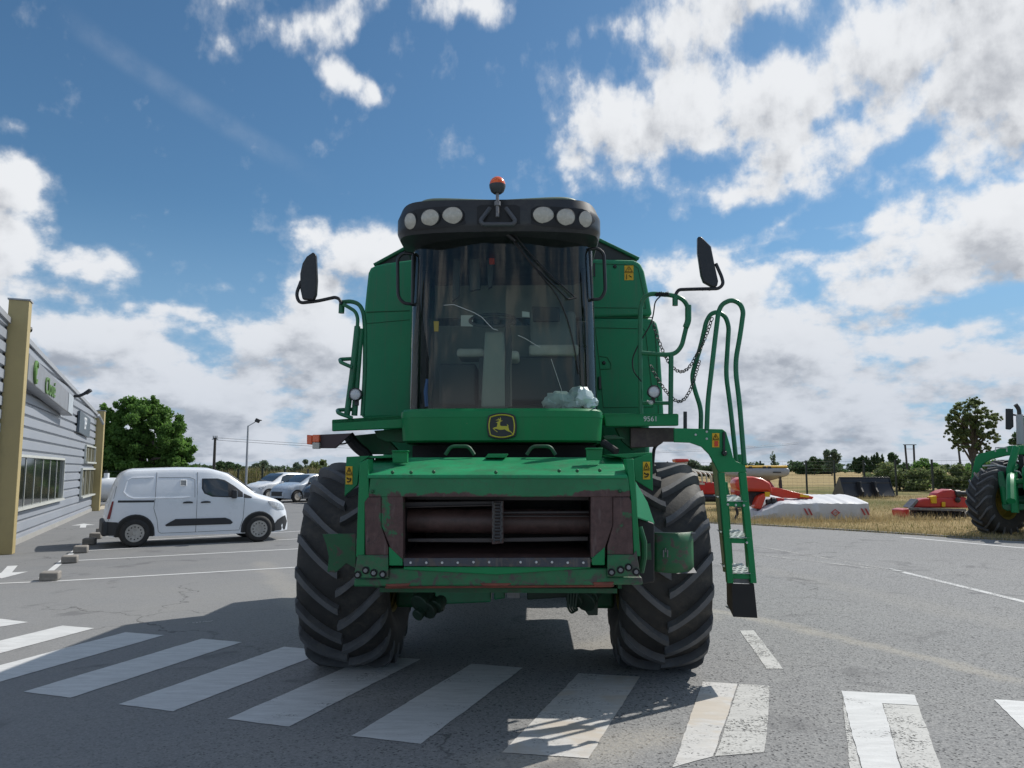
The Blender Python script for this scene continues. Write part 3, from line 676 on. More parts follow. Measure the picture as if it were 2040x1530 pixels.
g_ = MB(); slab(g_, [(1271, 1031), (1304, 1043), (1304, 1160), (1271, 1166)], -1.75, .35); g_.build('belt_cover', M['pit'], combine, bevel=.01)
g_ = MB(); slab(g_, [(1284, 1085), (1296, 1082), (1298, 1115), (1286, 1115)], -1.76, .02); g_.tube([C(1274, 1050 + 0, -1.90), C(1283, 1080, -1.92), C(1283, 1110, -1.92), C(1277, 1140, -1.90)], .02, 8); g_.build('pulley_guard', M['green_grimy'], combine)
wg = MB(); slab(wg, [(642, 1064), (709, 1063), (708, 1132), (690, 1122), (668, 1141), (652, 1139), (655, 1110), (650, 1085)], -1.5, .012); M['wing'] = mat('rubbed_wing_paint', (.008, .105, .035), .5, var=.3, scale=4, col2=(.075, .05, .042), dirt=.7, dirtcol=(.06, .05, .04), bump=.15, bscale=30)
wg.build('wing_plate', M['wing'], combine, bevel=.002)
wg = MB()
a = C(1302, 1061, -1.5); b_ = C(1385, 1061, -1.5); zlo = C(1340, 1141, -1.5).z
wg.grid(lambda u, v: Vector((a.x + (b_.x - a.x) * u, -1.5 + .10 * (u ** 3) - .03 * math.sin(u * 3) , a.z + (zlo - a.z + .05 * (abs(u - .45) ** 2)) * v)), 12, 4)
wg.build('wing_plate', M['wing'], combine, thick=.008)
wg = MB(); wg.prism([C(1302, 1060, -1.5), C(1386, 1060, -1.42), C(1386, 1060, -1.32), C(1302, 1060, -1.4)], (0, 0, -.012)); wg.prism([C(1348, 1143, -1.5), C(1388, 1141, -1.45), C(1380, 1127, -1.40), C(1372, 1128, -1.40)], (0, .01, 0)); wg.build('wing_lip', M['steel'], combine)
wg = MB()
for i, (px, py) in enumerate([(1322, 1100), (1330, 1100), (1326, 1096), (1322, 1106), (1330, 1106)]): slab(wg, [(px - 1.2, py - 4), (px + 1.2, py - 4), (px + 1.2, py + 4), (px - 1.2, py + 4)], -1.535, .004)
wg.build('plate_scratch', M['steel'], combine)
g_ = MB()
for q in ([(781, 898), (812, 898), (811, 922), (782, 922)], [(1168, 893), (1200, 893), (1199, 917), (1169, 917)]): slab(g_, q, -1.80, .05); slab(g_, [(q[0][0] - 1, q[0][1] - 1), (q[1][0] + 1, q[1][1] - 1), (q[1][0] + 1, q[1][1] + 2), (q[0][0] - 1, q[0][1] + 2)], -1.82, .09)
slab(g_, [(972, 904), (1012, 904), (1006, 912), (966, 912)], -1.6, .12); g_.build('hood_bracket', M['green'], combine, bevel=.004)
for cx in (916, 1078):
    g_ = MB(); g_.tube(fillet([C(cx - 29, 906, -1.50), C(cx - 18, 889, -1.50), C(cx + 18, 889, -1.50), C(cx + 29, 906, -1.50)], .03), .013, 10); g_.build('hood_handle', M['green_grimy'], combine)  # darker grimy paint carries the shadow the handles stand in
bb = MB()
for px, py in [(782, 941), (819, 941), (864, 940), (988, 941), (1114, 938), (1150, 938), (1195, 937), (742, 979), (1235, 978)]: bb.ball(C(px, py, FH - .012), .012, seg=8)
bb.build('hood_bolts', M['green_grimy'], combine)
# stickers
def sticker(name, q, y, kind, parent=None):
    (xa, ya), (xb, yb) = q; s_ = MB(); slab(s_, [(xa, ya), (xb, ya), (xb, yb), (xa, yb)], y, .003); st = s_.build(name, M['decal_yellow'], parent or combine)
    w, h = xb - xa, yb - ya; k = MB(); e = y - .004
    T = [(xa + w * .5, ya + h * .06), (xa + w * .9, ya + h * .42), (xa + w * .1, ya + h * .42)]
    for i in range(3): k.tube([C(*T[i], e), C(*T[(i + 1) % 3], e)], .0022, 5)
    k.tube([C(xa + w * .5, ya + h * .2, e), C(xa + w * .5, ya + h * .33, e)], .003, 5); k.tube([C(xa, ya + h * .48, e), C(xb, ya + h * .48, e)], .0015, 4)
    if kind == 0: k.tube(fillet([C(xa + w * .15, ya + h * .62, e), C(xa + w * .4, ya + h * .72, e), C(xa + w * .85, ya + h * .66, e), C(xa + w * .6, ya + h * .86, e), C(xa + w * .2, ya + h * .86, e)], .02), .004, 5)
    if kind == 1: k.tube([C(xa + w * .25, ya + h * .6, e), C(xa + w * .25, ya + h * .95, e)], .003, 5); k.tube([C(xa + w * .5, ya + h * .68, e), C(xa + w * .8, ya + h * .8, e)], .004, 5)
    k.build('warning_symbol', M['pit'], st)
    if kind == 2:
        k = MB(); slab(k, [(xa + w * .3, ya + h * .55), (xb - w * .15, ya + h * .55), (xb - w * .15, yb - h * .06), (xa + w * .3, yb - h * .06)], e, .002); k.build('warning_symbol', M['decal_red'], st)
sticker('warning_sticker', ((688.5, 929), (702, 965)), -1.725, 0); sticker('warning_sticker', ((1281, 920), (1295, 955)), -1.725, 0)

# ---- cab
CF = -.86
def plan(u, hw, yc, dep, p=2.6): return Vector((hw * u, yc + dep * (1 - (1 - min(1, abs(u)) ** p) ** (1 / p)), 0))
def plan_pts(hw, yc, dep, back, n=28, p=2.6, cx=0.0):
    o = []
    for i in range(n + 1):
        t = -1 + 2 * i / n; u = math.sin(t * math.pi / 2); q = plan(u, hw, yc, dep, p); o.append(Vector((q.x + cx, q.y, 0)))
    return o
hwb = (C(1195, 850, -.52).x - C(808, 850, -.52).x) / 2; ccx = (C(1195, 850, -.52).x + C(808, 850, -.52).x) / 2
zB0, zB1 = C(1000, 881, CF).z, C(1000, 814, CF).z
def belt_pt(u, z, off=0.0):
    q = plan(u, hwb + off, CF - .03 - off, .36, 4.2); return Vector((q.x + ccx, q.y, z))
g_ = MB(); N = 36; us = [math.sin((-1 + 2 * i / N) * math.pi / 2) for i in range(N + 1)]
levels = [(zB0, -.03), (zB0 + .015, 0), (zB0 + .20, .012), (zB0 + .218, -.004), (zB1 - .085, -.004), (zB1 - .07, .014), (zB1 - .02, .012), (zB1, -.005), (zB1 + .004, -.06)]
V = [[g_.bm.verts.new(belt_pt(u, z, o)) for u in us] for z, o in levels]
for A, B in zip(V, V[1:]):
    for i in range(N): g_.bm.faces.new((A[i], A[i + 1], B[i + 1], B[i]))
g_.build('cab_belt', M['green'], combine, smooth=30)
# emblem on the belt
BY = CF - .062
def bp_(X, Y, y=BY): return C(960 + X / 21.86, 815 + Y / 21.86, y)
def arc4(c, mids, n=8):
    o = []
    for i in range(4):
        a, m_, b = Vector(c[i]), Vector(mids[i]), Vector(c[(i + 1) % 4]); k = 2 * m_ - (a + b) / 2
        for j in range(n): t = j / n; o.append(a * (1 - t) ** 2 + k * 2 * t * (1 - t) + b * t * t)
    return o
ring = arc4([(375, 352), (1345, 340), (1365, 1112), (382, 1128)], [(870, 248), (1418, 740), (870, 1228), (312, 740)])
ctr = Vector((862, 738))
g_ = MB(); g_.prism([bp_(*(ctr + (p - ctr) * 1.18), BY) for p in ring], (0, .05, 0)); eb = g_.build('emblem', M['black'], combine, bevel=.004)
g_ = MB(); g_.tube([bp_(*p, BY - .002) for p in ring], .0055, 6, closed=True)
deer = [(600, 580), (660, 600), (685, 640), (665, 700), (650, 780), (560, 790), (480, 830), (470, 850), (520, 890), (560, 930), (620, 970), (650, 1000), (690, 1000), (670, 970), (600, 930), (550, 870), (545, 850), (640, 860), (760, 900), (860, 900), (1000, 880), (1030, 910), (1140, 970), (1240, 1000), (1300, 1060), (1340, 1110), (1365, 1090), (1320, 1030), (1250, 960), (1190, 920), (1170, 840), (1150, 760), (1152, 700), (1085, 640), (1105, 700), (1095, 742), (830, 735), (795, 700), (790, 620), (810, 550), (880, 520), (900, 490), (822, 505), (832, 440), (820, 380), (780, 345), (797, 400), (790, 440), (740, 420), (690, 370), (710, 420), (742, 452), (660, 455), (590, 490), (680, 486), (760, 492), (740, 530), (690, 550), (650, 565)]
from mathutils.geometry import tessellate_polygon
vs = [g_.bm.verts.new(bp_(*p, BY - .005)) for p in deer]
for t_ in tessellate_polygon([[Vector((a, -b, 0)) for a, b in deer]]):
    try: g_.bm.faces.new([vs[i] for i in t_])
    except ValueError: pass
g_.build('leaping_deer', M['emblem_yellow'], eb, smooth=0, recalc=False)
# glass
zW0, zW1 = zB1 + .002, C(1000, 462, CF).z + .03
hw0 = (C(1192, 800, -.32).x - C(817, 800, -.32).x) / 2; hw1 = (C(1177, 480, -.32).x - C(821, 480, -.32).x) / 2
def wind(u, v, off=0.0):
    hw = hw0 + (hw1 - hw0) * v + off; q = plan(u, hw, CF - off - .02 * math.sin(v * math.pi), .56, 2.05)
    return Vector((q.x + ccx - .008 * v, q.y, zW0 + (zW1 - zW0) * v))
M['windscreen'] = glass_mat('windscreen_glass', (.76, .84, .79), .62, 1.55)
g_ = MB(); g_.grid(lambda a, b: wind(math.sin((2 * a - 1) * math.pi / 2), b), 48, 10); ws = g_.build('windscreen', M['windscreen'], combine, smooth=60, recalc=False)
# pillars at the rear edges of the glass, side windows, rear wall, floor
g_ = MB()
for s_ in (-1, 1):
    g_.prism([wind(s_ * 1, 0), wind(s_ * 1, 1), wind(s_ * 1, 1) + Vector((0, .09, 0)), wind(s_ * 1, 0) + Vector((0, .09, 0))], (-s_ * .07, 0, 0))
    for q in (0.55, 1.22): g_.prism([wind(s_, 0) + Vector((0, q, 0)), wind(s_, 1) + Vector((0, q, 0)), wind(s_, 1) + Vector((0, q + .08, 0)), wind(s_, 0) + Vector((0, q + .08, 0))], (-s_ * .06, 0, 0))
g_.build('cab_pillar', M['black'], combine, bevel=.01)
g_ = MB()
for s_ in (-1, 1): g_.face([wind(s_, 0) + Vector((-s_ * .02, .09, 0)), wind(s_, 1) + Vector((-s_ * .02, .09, 0)), wind(s_, 1) + Vector((-s_ * .02, 1.25, 0)), wind(s_, 0) + Vector((-s_ * .02, 1.25, 0))])
g_.build('side_window', glass_mat('side_window_glass', (.75, .8, .78), .9), combine, smooth=0)
M['cab_trim'] = mat('cab_trim', (.27, .29, .255), .75, var=.12, scale=3); M['cab_dark'] = mat('cab_dark_trim', (.07, .073, .07), .7, var=.2); M['seat'] = mat('seat_fabric', (.50, .48, .42), .85, var=.15, scale=9)
g_ = MB(); g_.span((ccx - hw0 + .06, .83, zB0), (ccx + hw0 - .06, .87, zB1 + 1.0)); g_.span((ccx - hw0 + .06, .84, zW1 - .42), (ccx + hw0 - .06, .88, zW1 + .1)); g_.build('cab_rear_wall', M['cab_trim'], combine)
g_ = MB(); g_.face([(ccx - hw0 + .1, .845, zB1 + 1.0), (ccx + hw0 - .1, .845, zB1 + 1.0), (ccx + hw0 - .1, .845, zW1 - .42), (ccx - hw0 + .1, .845, zW1 - .42)]); g_.build('rear_window', glass_mat('rear_window_glass', (.45, .5, .48), .8), combine, smooth=0)
fl = [belt_pt(u, zB1 - .03, -.05) for u in us]; fl += [Vector((ccx + hw0 - .03, .83, zB1 - .03)), Vector((ccx - hw0 + .03, .83, zB1 - .03))]
g_ = MB(); g_.prism(fl, (0, 0, -.03)); g_.build('cab_floor', M['cab_trim'], combine)
# belt side and back under the cab
g_ = MB()
for s_ in (-1, 1): g_.prism([belt_pt(s_, zB0), belt_pt(s_, zB1), Vector((ccx + s_ * hwb, .85, zB1)), Vector((ccx + s_ * hwb, .85, zB0))], (-s_ * .03, 0, 0))
g_.build('cab_side', M['green'], combine)
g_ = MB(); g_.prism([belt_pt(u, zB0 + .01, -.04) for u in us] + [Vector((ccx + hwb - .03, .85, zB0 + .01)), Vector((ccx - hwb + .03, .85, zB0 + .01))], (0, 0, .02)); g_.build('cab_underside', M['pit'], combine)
# inside the cab
def rbox(mb, c, s_, r=.03): mb.box(c, s_)
g_ = MB(); g_.box(C(1102, 704, .25) , (.46, .46, .10)); g_.box(C(1102, 735, .45), (.42, .05, .26)); sc_ = g_.build('driver_seat', M['seat'], combine, bevel=.04, bseg=4)
g_ = MB(); g_.box(C(1102, 668, .55), (.46, .12, .50), (R(-10), 0, 0)); g_.build('seat_back', M['cab_trim'], sc_, bevel=.05, bseg=4)
g_ = MB(); g_.box(C(1102, 632, .62), (.26, .09, .14), (R(-10), 0, 0)); g_.build('head_rest', M['cab_trim'], sc_, bevel=.04, bseg=4)
g_ = MB(); g_.box(C(940, 708, .30), (.26, .40, .08)); g_.box(C(1024, 712, -.05), (.10, .34, .08)); g_.build('armrest', M['seat'], combine, bevel=.03, bseg=3)
g_ = MB(); g_.box(C(1050, 760, .35), (.9, .5, .42)); g_.box(C(915, 770, .4), (.35, .4, .4)); g_.build('seat_base', M['cab_dark'], combine, bevel=.02)
g_ = MB(); g_.prism([C(966, 660, -.35), C(1003, 660, -.35), C(1012, 812, -.30), C(958, 812, -.30)], (0, .12, 0)); g_.build('steering_column', M['cab_trim'], combine, bevel=.02)
wc = C(982, 638, -.30); ax = Vector((0, -.45, .9)).normalized(); u_ = Vector((1, 0, 0)); w_ = ax.cross(u_)
g_ = MB(); g_.tube([wc + (u_ * math.cos(t) + w_ * math.sin(t)) * .205 for t in (2 * math.pi * k / 32 for k in range(32))], .014, 8, closed=True)
for t in (.5, 2.6, 4.7): g_.cyl(wc, wc + (u_ * math.cos(t) + w_ * math.sin(t)) * .2, .012, seg=6)
g_.cyl(wc - ax * .02, wc + ax * .02, .06, seg=16); g_.build('steering_wheel', M['cab_dark'], combine)
g_ = MB()
for q in ([(905, 490), (920, 490), (915, 590), (900, 600)], [(935, 495), (955, 495), (957, 575), (935, 580)], [(968, 490), (985, 490), (980, 570), (972, 575)]): slab(g_, q, -.2, .06)
slab(g_, [(1060, 610), (1115, 612), (1115, 640), (1062, 640)], .3, .05); g_.build('roof_console', M['cab_dark'], combine, bevel=.008)
g_ = MB(); g_.box(C(909, 492, -.25), (.03, .03, .06)); g_.box(C(1011, 500, -.2), (.04, .03, .12)); g_.box(C(980, 510, -.2), (.05, .03, .16)); g_.build('red_cab_light', M['decal_red'], combine, bevel=.008)
g_ = MB(); g_.tube(fillet([C(1010, 640, -.7), C(1014, 680, -.72), C(1012, 740, -.72), C(1013, 810, -.72)], .1), [.014, .03, .03, .03, .028, .03, .03, .03, .03, .03, .03, .03, .03, .03][:14], 10); g_.build('centre_post_lever', M['cab_dark'], combine)
g_ = MB(); slab(g_, [(864, 640), (874, 640), (873, 660), (865, 660)], -.62, .03); g_.build('amber_reflector', M['decal_yellow'], combine)
g_ = MB(); g_.tube([C(851, 755, -.60), C(848, 780, -.60), C(850, 810, -.60)], [.012, .018, .016], 10); g_.build('blue_handle', mat('blue_plastic', (.01, .09, .36), .3, coat=.4), combine)
g_ = MB(); slab(g_, [(1150, 640), (1172, 640), (1176, 690), (1152, 690)], -.1, .05); slab(g_, [(1156, 690), (1164, 690), (1168, 800), (1158, 800)], -.1, .04); g_.build('display_screen', M['cab_dark'], combine, bevel=.01)
g_ = MB(); slab(g_, [(1040, 620), (1055, 622), (1055, 632), (1040, 631)], .1, .01); slab(g_, [(918, 628), (942, 628), (942, 650), (918, 650)], .2, .01); g_.build('cab_paper', M['white_mark'], combine)
# crack lines on the glass
g_ = MB()
def glass_at(px, py):
    d = _R @ ray(px, py); t = (-.86 - _o.y) / d.y
    for _ in range(12):
        p = _o + d * t; v = (p.z - zW0) / (zW1 - zW0); u = (p.x - ccx) / (hw0 + (hw1 - hw0) * v)
        q = wind(max(-.999, min(.999, u)), v); t = (q.y - .006 - _o.y) / d.y
    return _o + d * t
g_.tube([glass_at(*p) for p in [(884, 608), (905, 607), (925, 615), (945, 623), (960, 632), (972, 645), (982, 655), (992, 658)]], .0022, 5)
g_.tube([glass_at(*p) for p in [(1032, 668), (1046, 674), (1062, 684), (1076, 692)]], .0016, 5); g_.tube([glass_at(*p) for p in [(1098, 715), (1108, 745), (1118, 775), (1123, 800)]], .0015, 5)
g_.build('glass_crack', M['white_mark'], ws)
g_ = MB()
for q in ([glass_at(*p) for p in [(1016, 466), (1040, 500), (1066, 532), (1100, 565), (1131, 596)]], [glass_at(*p) + Vector((0, -.02, 0)) for p in [(1026, 470), (1058, 508), (1100, 552), (1146, 594)]]): g_.tube(q, .006, 8)
g_.tube([glass_at(1131, 597) + Vector((0, -.02, 0)), glass_at(1148, 594) + Vector((0, -.02, 0))], .007, 8)
wb = [glass_at(*p) for p in [(1022, 480), (1070, 540), (1110, 585), (1133, 640), (1146, 700), (1153, 745)]]; g_.tube(fillet(wb, .2), .006, 6); g_.tube([glass_at(*p) + Vector((0, -.03, 0)) for p in [(1008, 466), (1028, 482)]], .02, 10); g_.build('wiper', M['wiper'], combine)
# roof visor
hwr = (C(1196, 430, -.62).x - C(793, 430, -.62).x) / 2; rcx = (C(1196, 430, -.62).x + C(793, 430, -.62).x) / 2
VF = -1.02
ztop, zlow, zlow_s = C(995, 397, VF + .17).z, C(995, 471, CF).z, C(815, 492, -.45).z
def vis(u, v, off=0.0):
    au = abs(u); inset = [.17, .02, .0, .0, .02, .15]; dz_ = (zlow_s - zlow) * au ** 5; zs = [zlow - .004, zlow + dz_, zlow + .05 + dz_ * .9, (zlow + ztop) / 2 + .03, ztop - .055 + .05 * au ** 3 - .10 * au ** 16, ztop + .06 * au ** 3 - .07 * au ** 12]
    k = v * 5; i = min(4, int(k)); t = k - i; ins = inset[i] * (1 - t) + inset[i + 1] * t; z = zs[i] * (1 - t) + zs[i + 1] * t
    q = plan(u, hwr - ins + off, VF + ins * 1.2 - off, .50, 3.0); return Vector((q.x + rcx, q.y, z))
g_ = MB(); NU = 48; uu = [math.sin((-1 + 2 * i / NU) * math.pi / 2) for i in range(NU + 1)]
V = [[g_.bm.verts.new(vis(u, j / 20)) for u in uu] for j in range(21)]
for row in V:
    row.append(g_.bm.verts.new(Vector((row[-1].co.x, .95, row[-1].co.z)))); row.insert(0, g_.bm.verts.new(Vector((row[0].co.x, .95, row[0].co.z))))
for A, B in zip(V, V[1:]):
    for i in range(len(A) - 1): g_.bm.faces.new((A[i], A[i + 1], B[i + 1], B[i]))
g_.bm.faces.new([v for v in V[-1]]); g_.bm.faces.new([v for v in V[0]][::-1])
roof = g_.build('cab_roof', M['visor'], combine, smooth=40)
g_ = MB(); g_.prism([vis(u, .97) + Vector((0, .10 * (1 - abs(u)), .004)) for u in uu] + [Vector((rcx + hwr - .12, .9, ztop + .01)), Vector((rcx - hwr + .12, .9, ztop + .01))], (0, 0, .035)); g_.build('roof_panel', mat('faded_green_roof', (.20, .26, .19), .6, var=.15, dirt=.5), roof, bevel=.015)
def vis_at(px, py, off=0.0):
    d = _R @ ray(px, py); t = (VF - _o.y) / d.y
    for _ in range(14):
        p = _o + d * t; u = max(-.998, min(.998, (p.x - rcx) / hwr)); lo, hi = 0.16, 1.0
        for _k in range(18):
            md = (lo + hi) / 2
            if vis(u, md).z < p.z: lo = md
            else: hi = md
        q = vis(u, lo, off); t = t * .5 + .5 * (q.y - _o.y) / d.y
    return _o + d * t
def pocket(poly, n=10, name='lamp_recess'):
    xs = [p[0] for p in poly]; xa, xb = min(xs), max(xs)
    def ylim(x):
        ys = []
        for i in range(len(poly)):
            (x0, y0), (x1, y1) = poly[i], poly[(i + 1) % len(poly)]
            if min(x0, x1) <= x <= max(x0, x1) and abs(x1 - x0) > 1e-6: ys.append(y0 + (y1 - y0) * (x - x0) / (x1 - x0))
        return min(ys), max(ys)
    g = MB()
    def fn(a, b):
        x = xa + (xb - xa) * (.001 + .998 * a); lo, hi = ylim(x); return vis_at(x, lo + (hi - lo) * b, .005)
    g.grid(fn, n, 6); return g.build(name, M['pit'], roof, smooth=60)
pocket([(804, 436), (812, 425), (826, 418), (870, 412), (918, 410), (927, 416), (928, 446), (905, 452), (860, 456), (822, 460), (808, 452)])
pocket([(1058, 416), (1068, 410), (1110, 412), (1160, 416), (1178, 424), (1186, 440), (1180, 456), (1165, 458), (1120, 454), (1075, 450), (1058, 446)])
pocket([(950, 412), (958, 408), (1028, 408), (1036, 412), (1036, 446), (950, 446)])
for px, py, rx_, ry_ in [(819, 441, .056, .066), (858, 434, .080, .066), (902, 430, .086, .068), (1082, 429, .086, .066), (1126, 433, .078, .066), (1165, 437, .060, .066)]:
    c = vis_at(px, py); h_ = MB(); k = (px - 992) / 200
    dirv = Vector((k * .55, -1, -.18)).normalized(); su = Vector((1, k * .55, 0)).normalized(); sw = dirv.cross(su).normalized()
    def ringp(r, o): return [c + dirv * o + su * (math.cos(t) * rx_ * r) + sw * (math.sin(t) * ry_ * r) for t in (2 * math.pi * i / 28 for i in range(28))]
    prof = [(1.12, -.05), (1.12, .012), (1.02, .016)]; rg = [[h_.bm.verts.new(p) for p in ringp(*q)] for q in prof]
    for A, B in zip(rg, rg[1:]):
        for i in range(28): h_.bm.faces.new((A[i], A[(i + 1) % 28], B[(i + 1) % 28], B[i]))
    wl = h_.build('work_lamp', M['black'], combine, smooth=40)
    h_ = MB(); rg = [[h_.bm.verts.new(p) for p in ringp(*q)] for q in [(1.02, .014), (.7, .024), (.3, .028)]]
    for A, B in zip(rg, rg[1:]):
        for i in range(28): h_.bm.faces.new((A[i], A[(i + 1) % 28], B[(i + 1) % 28], B[i]))
    h_.bm.faces.new(rg[-1]); h_.build('lens', M['lens'], wl, smooth=60)
g_ = MB(); yb = VF - .05; g_.tube(fillet([C(976, 415, yb + .05), C(957, 440, yb), C(962, 447, yb), C(1022, 447, yb), C(1027, 440, yb), C(1008, 415, yb + .05)], .05), .018, 10); g_.build('roof_handle', mat('grey_tube', (.07, .075, .085), .4), combine)
# beacon
g_ = MB(); yb = VF - .06; g_.cyl(C(991, 432, yb), C(991, 385, yb), .014, seg=10); g_.cyl(C(991, 410, yb), C(991, 402, yb), .026, seg=10); g_.cyl(C(986, 405, yb), C(996, 405, yb), .012, seg=8); g_.build('beacon_stem', M['steel'], combine)
c = C(991, 370, yb); rb = C(1007, 370, yb).x - c.x; hb = C(991, 352, yb).z - c.z
g_ = MB(); g_.lathe([(0, -hb * .86), (rb * .5, -hb * .86), (rb * .8, -hb * .65), (rb * 1.0, -hb * .2), (rb * 1.03, hb * .06), (rb * .9, hb * .08)], c, (0, 0, 1), 28); bc = g_.build('beacon_base', mat('beacon_base', (.045, .05, .055), .5), combine)
g_ = MB(); g_.lathe([(rb * 1.0, 0)] + [(rb * 1.0 * math.cos(t), hb * .06 + hb * .94 * math.sin(t)) for t in (math.pi / 2 * i / 10 for i in range(10))] + [(0, hb)], c, (0, 0, 1), 28); g_.build('beacon_lens', M['orange'], bc, smooth=60)
# black grab hoops beside the cab
for q in ([(823, 506), (803, 504), (792, 515), (793, 590), (803, 604), (822, 606)], [(1174, 497), (1190, 494), (1203, 505), (1206, 580), (1196, 597), (1178, 596)]):
    g_ = MB(); pts = [C(a, b, -.48) for a, b in q]; g_.tube(fillet([pts[0] + Vector((0, .1, 0))] + pts + [pts[-1] + Vector((0, .1, 0))], .06), .015, 10); g_.tube([pts[0], pts[-1]], .015, 8); g_.build('grab_hoop', M['black'], combine)

# ---- body behind the cab
BYL = .50
g_ = MB(); slab(g_, [(826, 516), (770, 523), (748, 528), (738, 533), (733, 543), (727, 600), (723, 645), (721, 740), (719, 832), (826, 834)], BYL, 3.3)
g_.prism([p + Vector((.02, 3.31, 0)) for p in CS([(826, 690), (724, 700), (719, 832), (826, 834)], BYL)], (0, .9, 0)); g_.build('grain_tank', M['green_panel'], combine, bevel=.03, bseg=3)
g_ = MB(); slab(g_, [(1172, 515), (1262, 517), (1276, 523), (1284, 540), (1292, 580), (1300, 628), (1172, 634)], BYL, 3.3); g_.build('engine_shield', M['green_panel'], combine, bevel=.03, bseg=3)
g_ = MB(); slab(g_, [(1174, 633), (1296, 634), (1308, 640), (1313, 660), (1319, 750), (1323, 832), (1174, 834)], BYL - .02, 3.4); g_.prism([p + Vector((-.02, 3.4, 0)) for p in CS([(1174, 690), (1306, 690), (1315, 832), (1174, 834)], BYL)], (0, .9, 0)); g_.build('side_panel', M['green_panel'], combine, bevel=.03, bseg=3)
g_ = MB()
def seam(pts, y, r=.0035): g_.tube([C(a, b, y) for a, b in pts], r, 5)
seam([(729, 622), (816, 619)], BYL - .002, .005); seam([(728, 645), (816, 637)], BYL - .002, .003)
seam([(1180, 525), (1262, 528), (1271, 534), (1279, 570), (1287, 614), (1182, 613)], BYL - .002); seam([(1178, 632.5), (1300, 632.5)], BYL - .006, .005)
seam([(1186, 653), (1281, 655), (1286, 660), (1298, 770), (1301, 811), (1202, 812)], BYL - .022); seam([(1186, 653), (1196, 740), (1202, 812)], BYL - .022)
seam([(1196, 736), (1217, 735), (1217, 725), (1210, 712), (1194, 710)], BYL - .022, .004); seam([(1312, 826), (1308, 700), (1303, 640)], BYL - .022, .004)
g_.build('panel_seam', M['green_grimy'], combine)
g_ = MB(); slab(g_, [(1180, 524), (1186, 524), (1186, 550), (1181, 550)], BYL - .02, .03); g_.ball(C(1225, 531, BYL), .02, seg=8); g_.ball(C(1203, 723, BYL - .02), .02, seg=8); slab(g_, [(1193, 750), (1197, 750), (1198, 775), (1194, 775)], BYL - .1, .1); g_.build('panel_latch', M['black'], combine)
sticker('warning_sticker', ((1244, 529), (1262, 558)), BYL - .004, 1)
g_ = MB(); slab(g_, [(746, 528), (822, 486), (822, 530)], BYL + .12, 1.1); slab(g_, [(1178, 470), (1272, 517), (1178, 520)], BYL + .12, 1.1); g_.build('tank_extension', mat('tank_rubber', (.030, .036, .034), .6, var=.2), combine, bevel=.01)
g_ = MB(); g_.tube([C(1178, 470, BYL + .10), C(1273, 516, BYL + .10)], .018, 8); g_.tube([C(822, 486, BYL + .10), C(745, 528, BYL + .10)], .018, 8); g_.build('tank_rim', M['green_rail'], combine)
zd = C(1000, 834, BYL).z
g_ = MB(); g_.span((-.85, .9, 1.35), (.85, 3.9, C(1000, 520, BYL).z - .05)); g_.span((-.8, 3.9, 1.35), (.8, 5.2, 2.5)); g_.span((-.78, -.2, .85), (.78, 4.6, 1.4)); g_.build('body_core', M['green_grimy'], combine, bevel=.04)
g_ = MB(); g_.span((-1.32, .95, .80), (-.9, 4.7, zd - .02)); g_.span((.9, .55, zd - .62), (1.40, 5.0, zd - .02)); g_.span((-.8, 4.4, 1.0), (.8, 5.6, 2.4)); g_.build('side_skirt', M['green_panel'], combine, bevel=.05)
g_ = MB(); g_.cyl((1.12, .95, 1.12), (1.12, 2.5, 1.12), .30, seg=24); g_.box((.98, 1.6, .86), (.34, .5, .3)); g_.span((1.0, 1.2, 1.3), (1.3, 2.4, 1.6)); g_.build('shade_block', M['grime'], combine, bevel=.03)  # invented underbody shapes, added to break up the sunlit patch beneath

# ---- decks either side of the cab
g_ = MB(); slab(g_, [(661, 836), (806, 827), (806, 853), (661, 859)], -.56, .05); p = [C(661, 836, -.56), C(806, 827, -.56)]; g_.prism([p[0], p[1], p[1] + Vector((0, 1.0, 0)), p[0] + Vector((0, 1.0, 0))], (0, 0, -.04)); g_.build('deck', M['green'], combine, bevel=.008)
g_ = MB(); slab(g_, [(1203, 824), (1352, 824), (1352, 848), (1206, 850)], -.56, .05); p = [C(1203, 824, -.56), C(1352, 824, -.56)]; g_.prism([p[0], p[1], p[1] + Vector((0, 1.0, 0)), p[0] + Vector((0, 1.0, 0))], (0, 0, -.04)); dk = g_.build('deck', M['green'], combine, bevel=.008)
g_ = MB(); Mx = Matrix.Translation(C(1296, 835, -.564)) @ Matrix.Rotation(math.pi / 2, 4, 'X'); text_bm(g_, '9561', .060, Mx, .001); g_.build('chalk_number', M['white_mark'], dk, smooth=0)
g_ = MB()
slab(g_, [(745, 858), (808, 853), (812, 882), (770, 880), (752, 872)], -.35, .06); slab(g_, [(700, 868), (760, 862), (800, 905), (735, 905)], -.1, .08); slab(g_, [(1225, 852), (1278, 850), (1278, 892), (1262, 898), (1240, 880)], -.35, .06); slab(g_, [(1200, 868), (1226, 866), (1246, 874), (1205, 876)], -.6, .06)
g_.build('deck_bracket', M['green_grimy'], combine, bevel=.006)
g_ = MB(); slab(g_, [(1256, 852), (1345, 852), (1345, 880), (1322, 880), (1306, 890), (1256, 892)], -.42, .05); g_.build('ladder_mount', mat('dark_red_steel', (.07, .045, .045), .6, var=.4, dirt=.4), combine, bevel=.006)
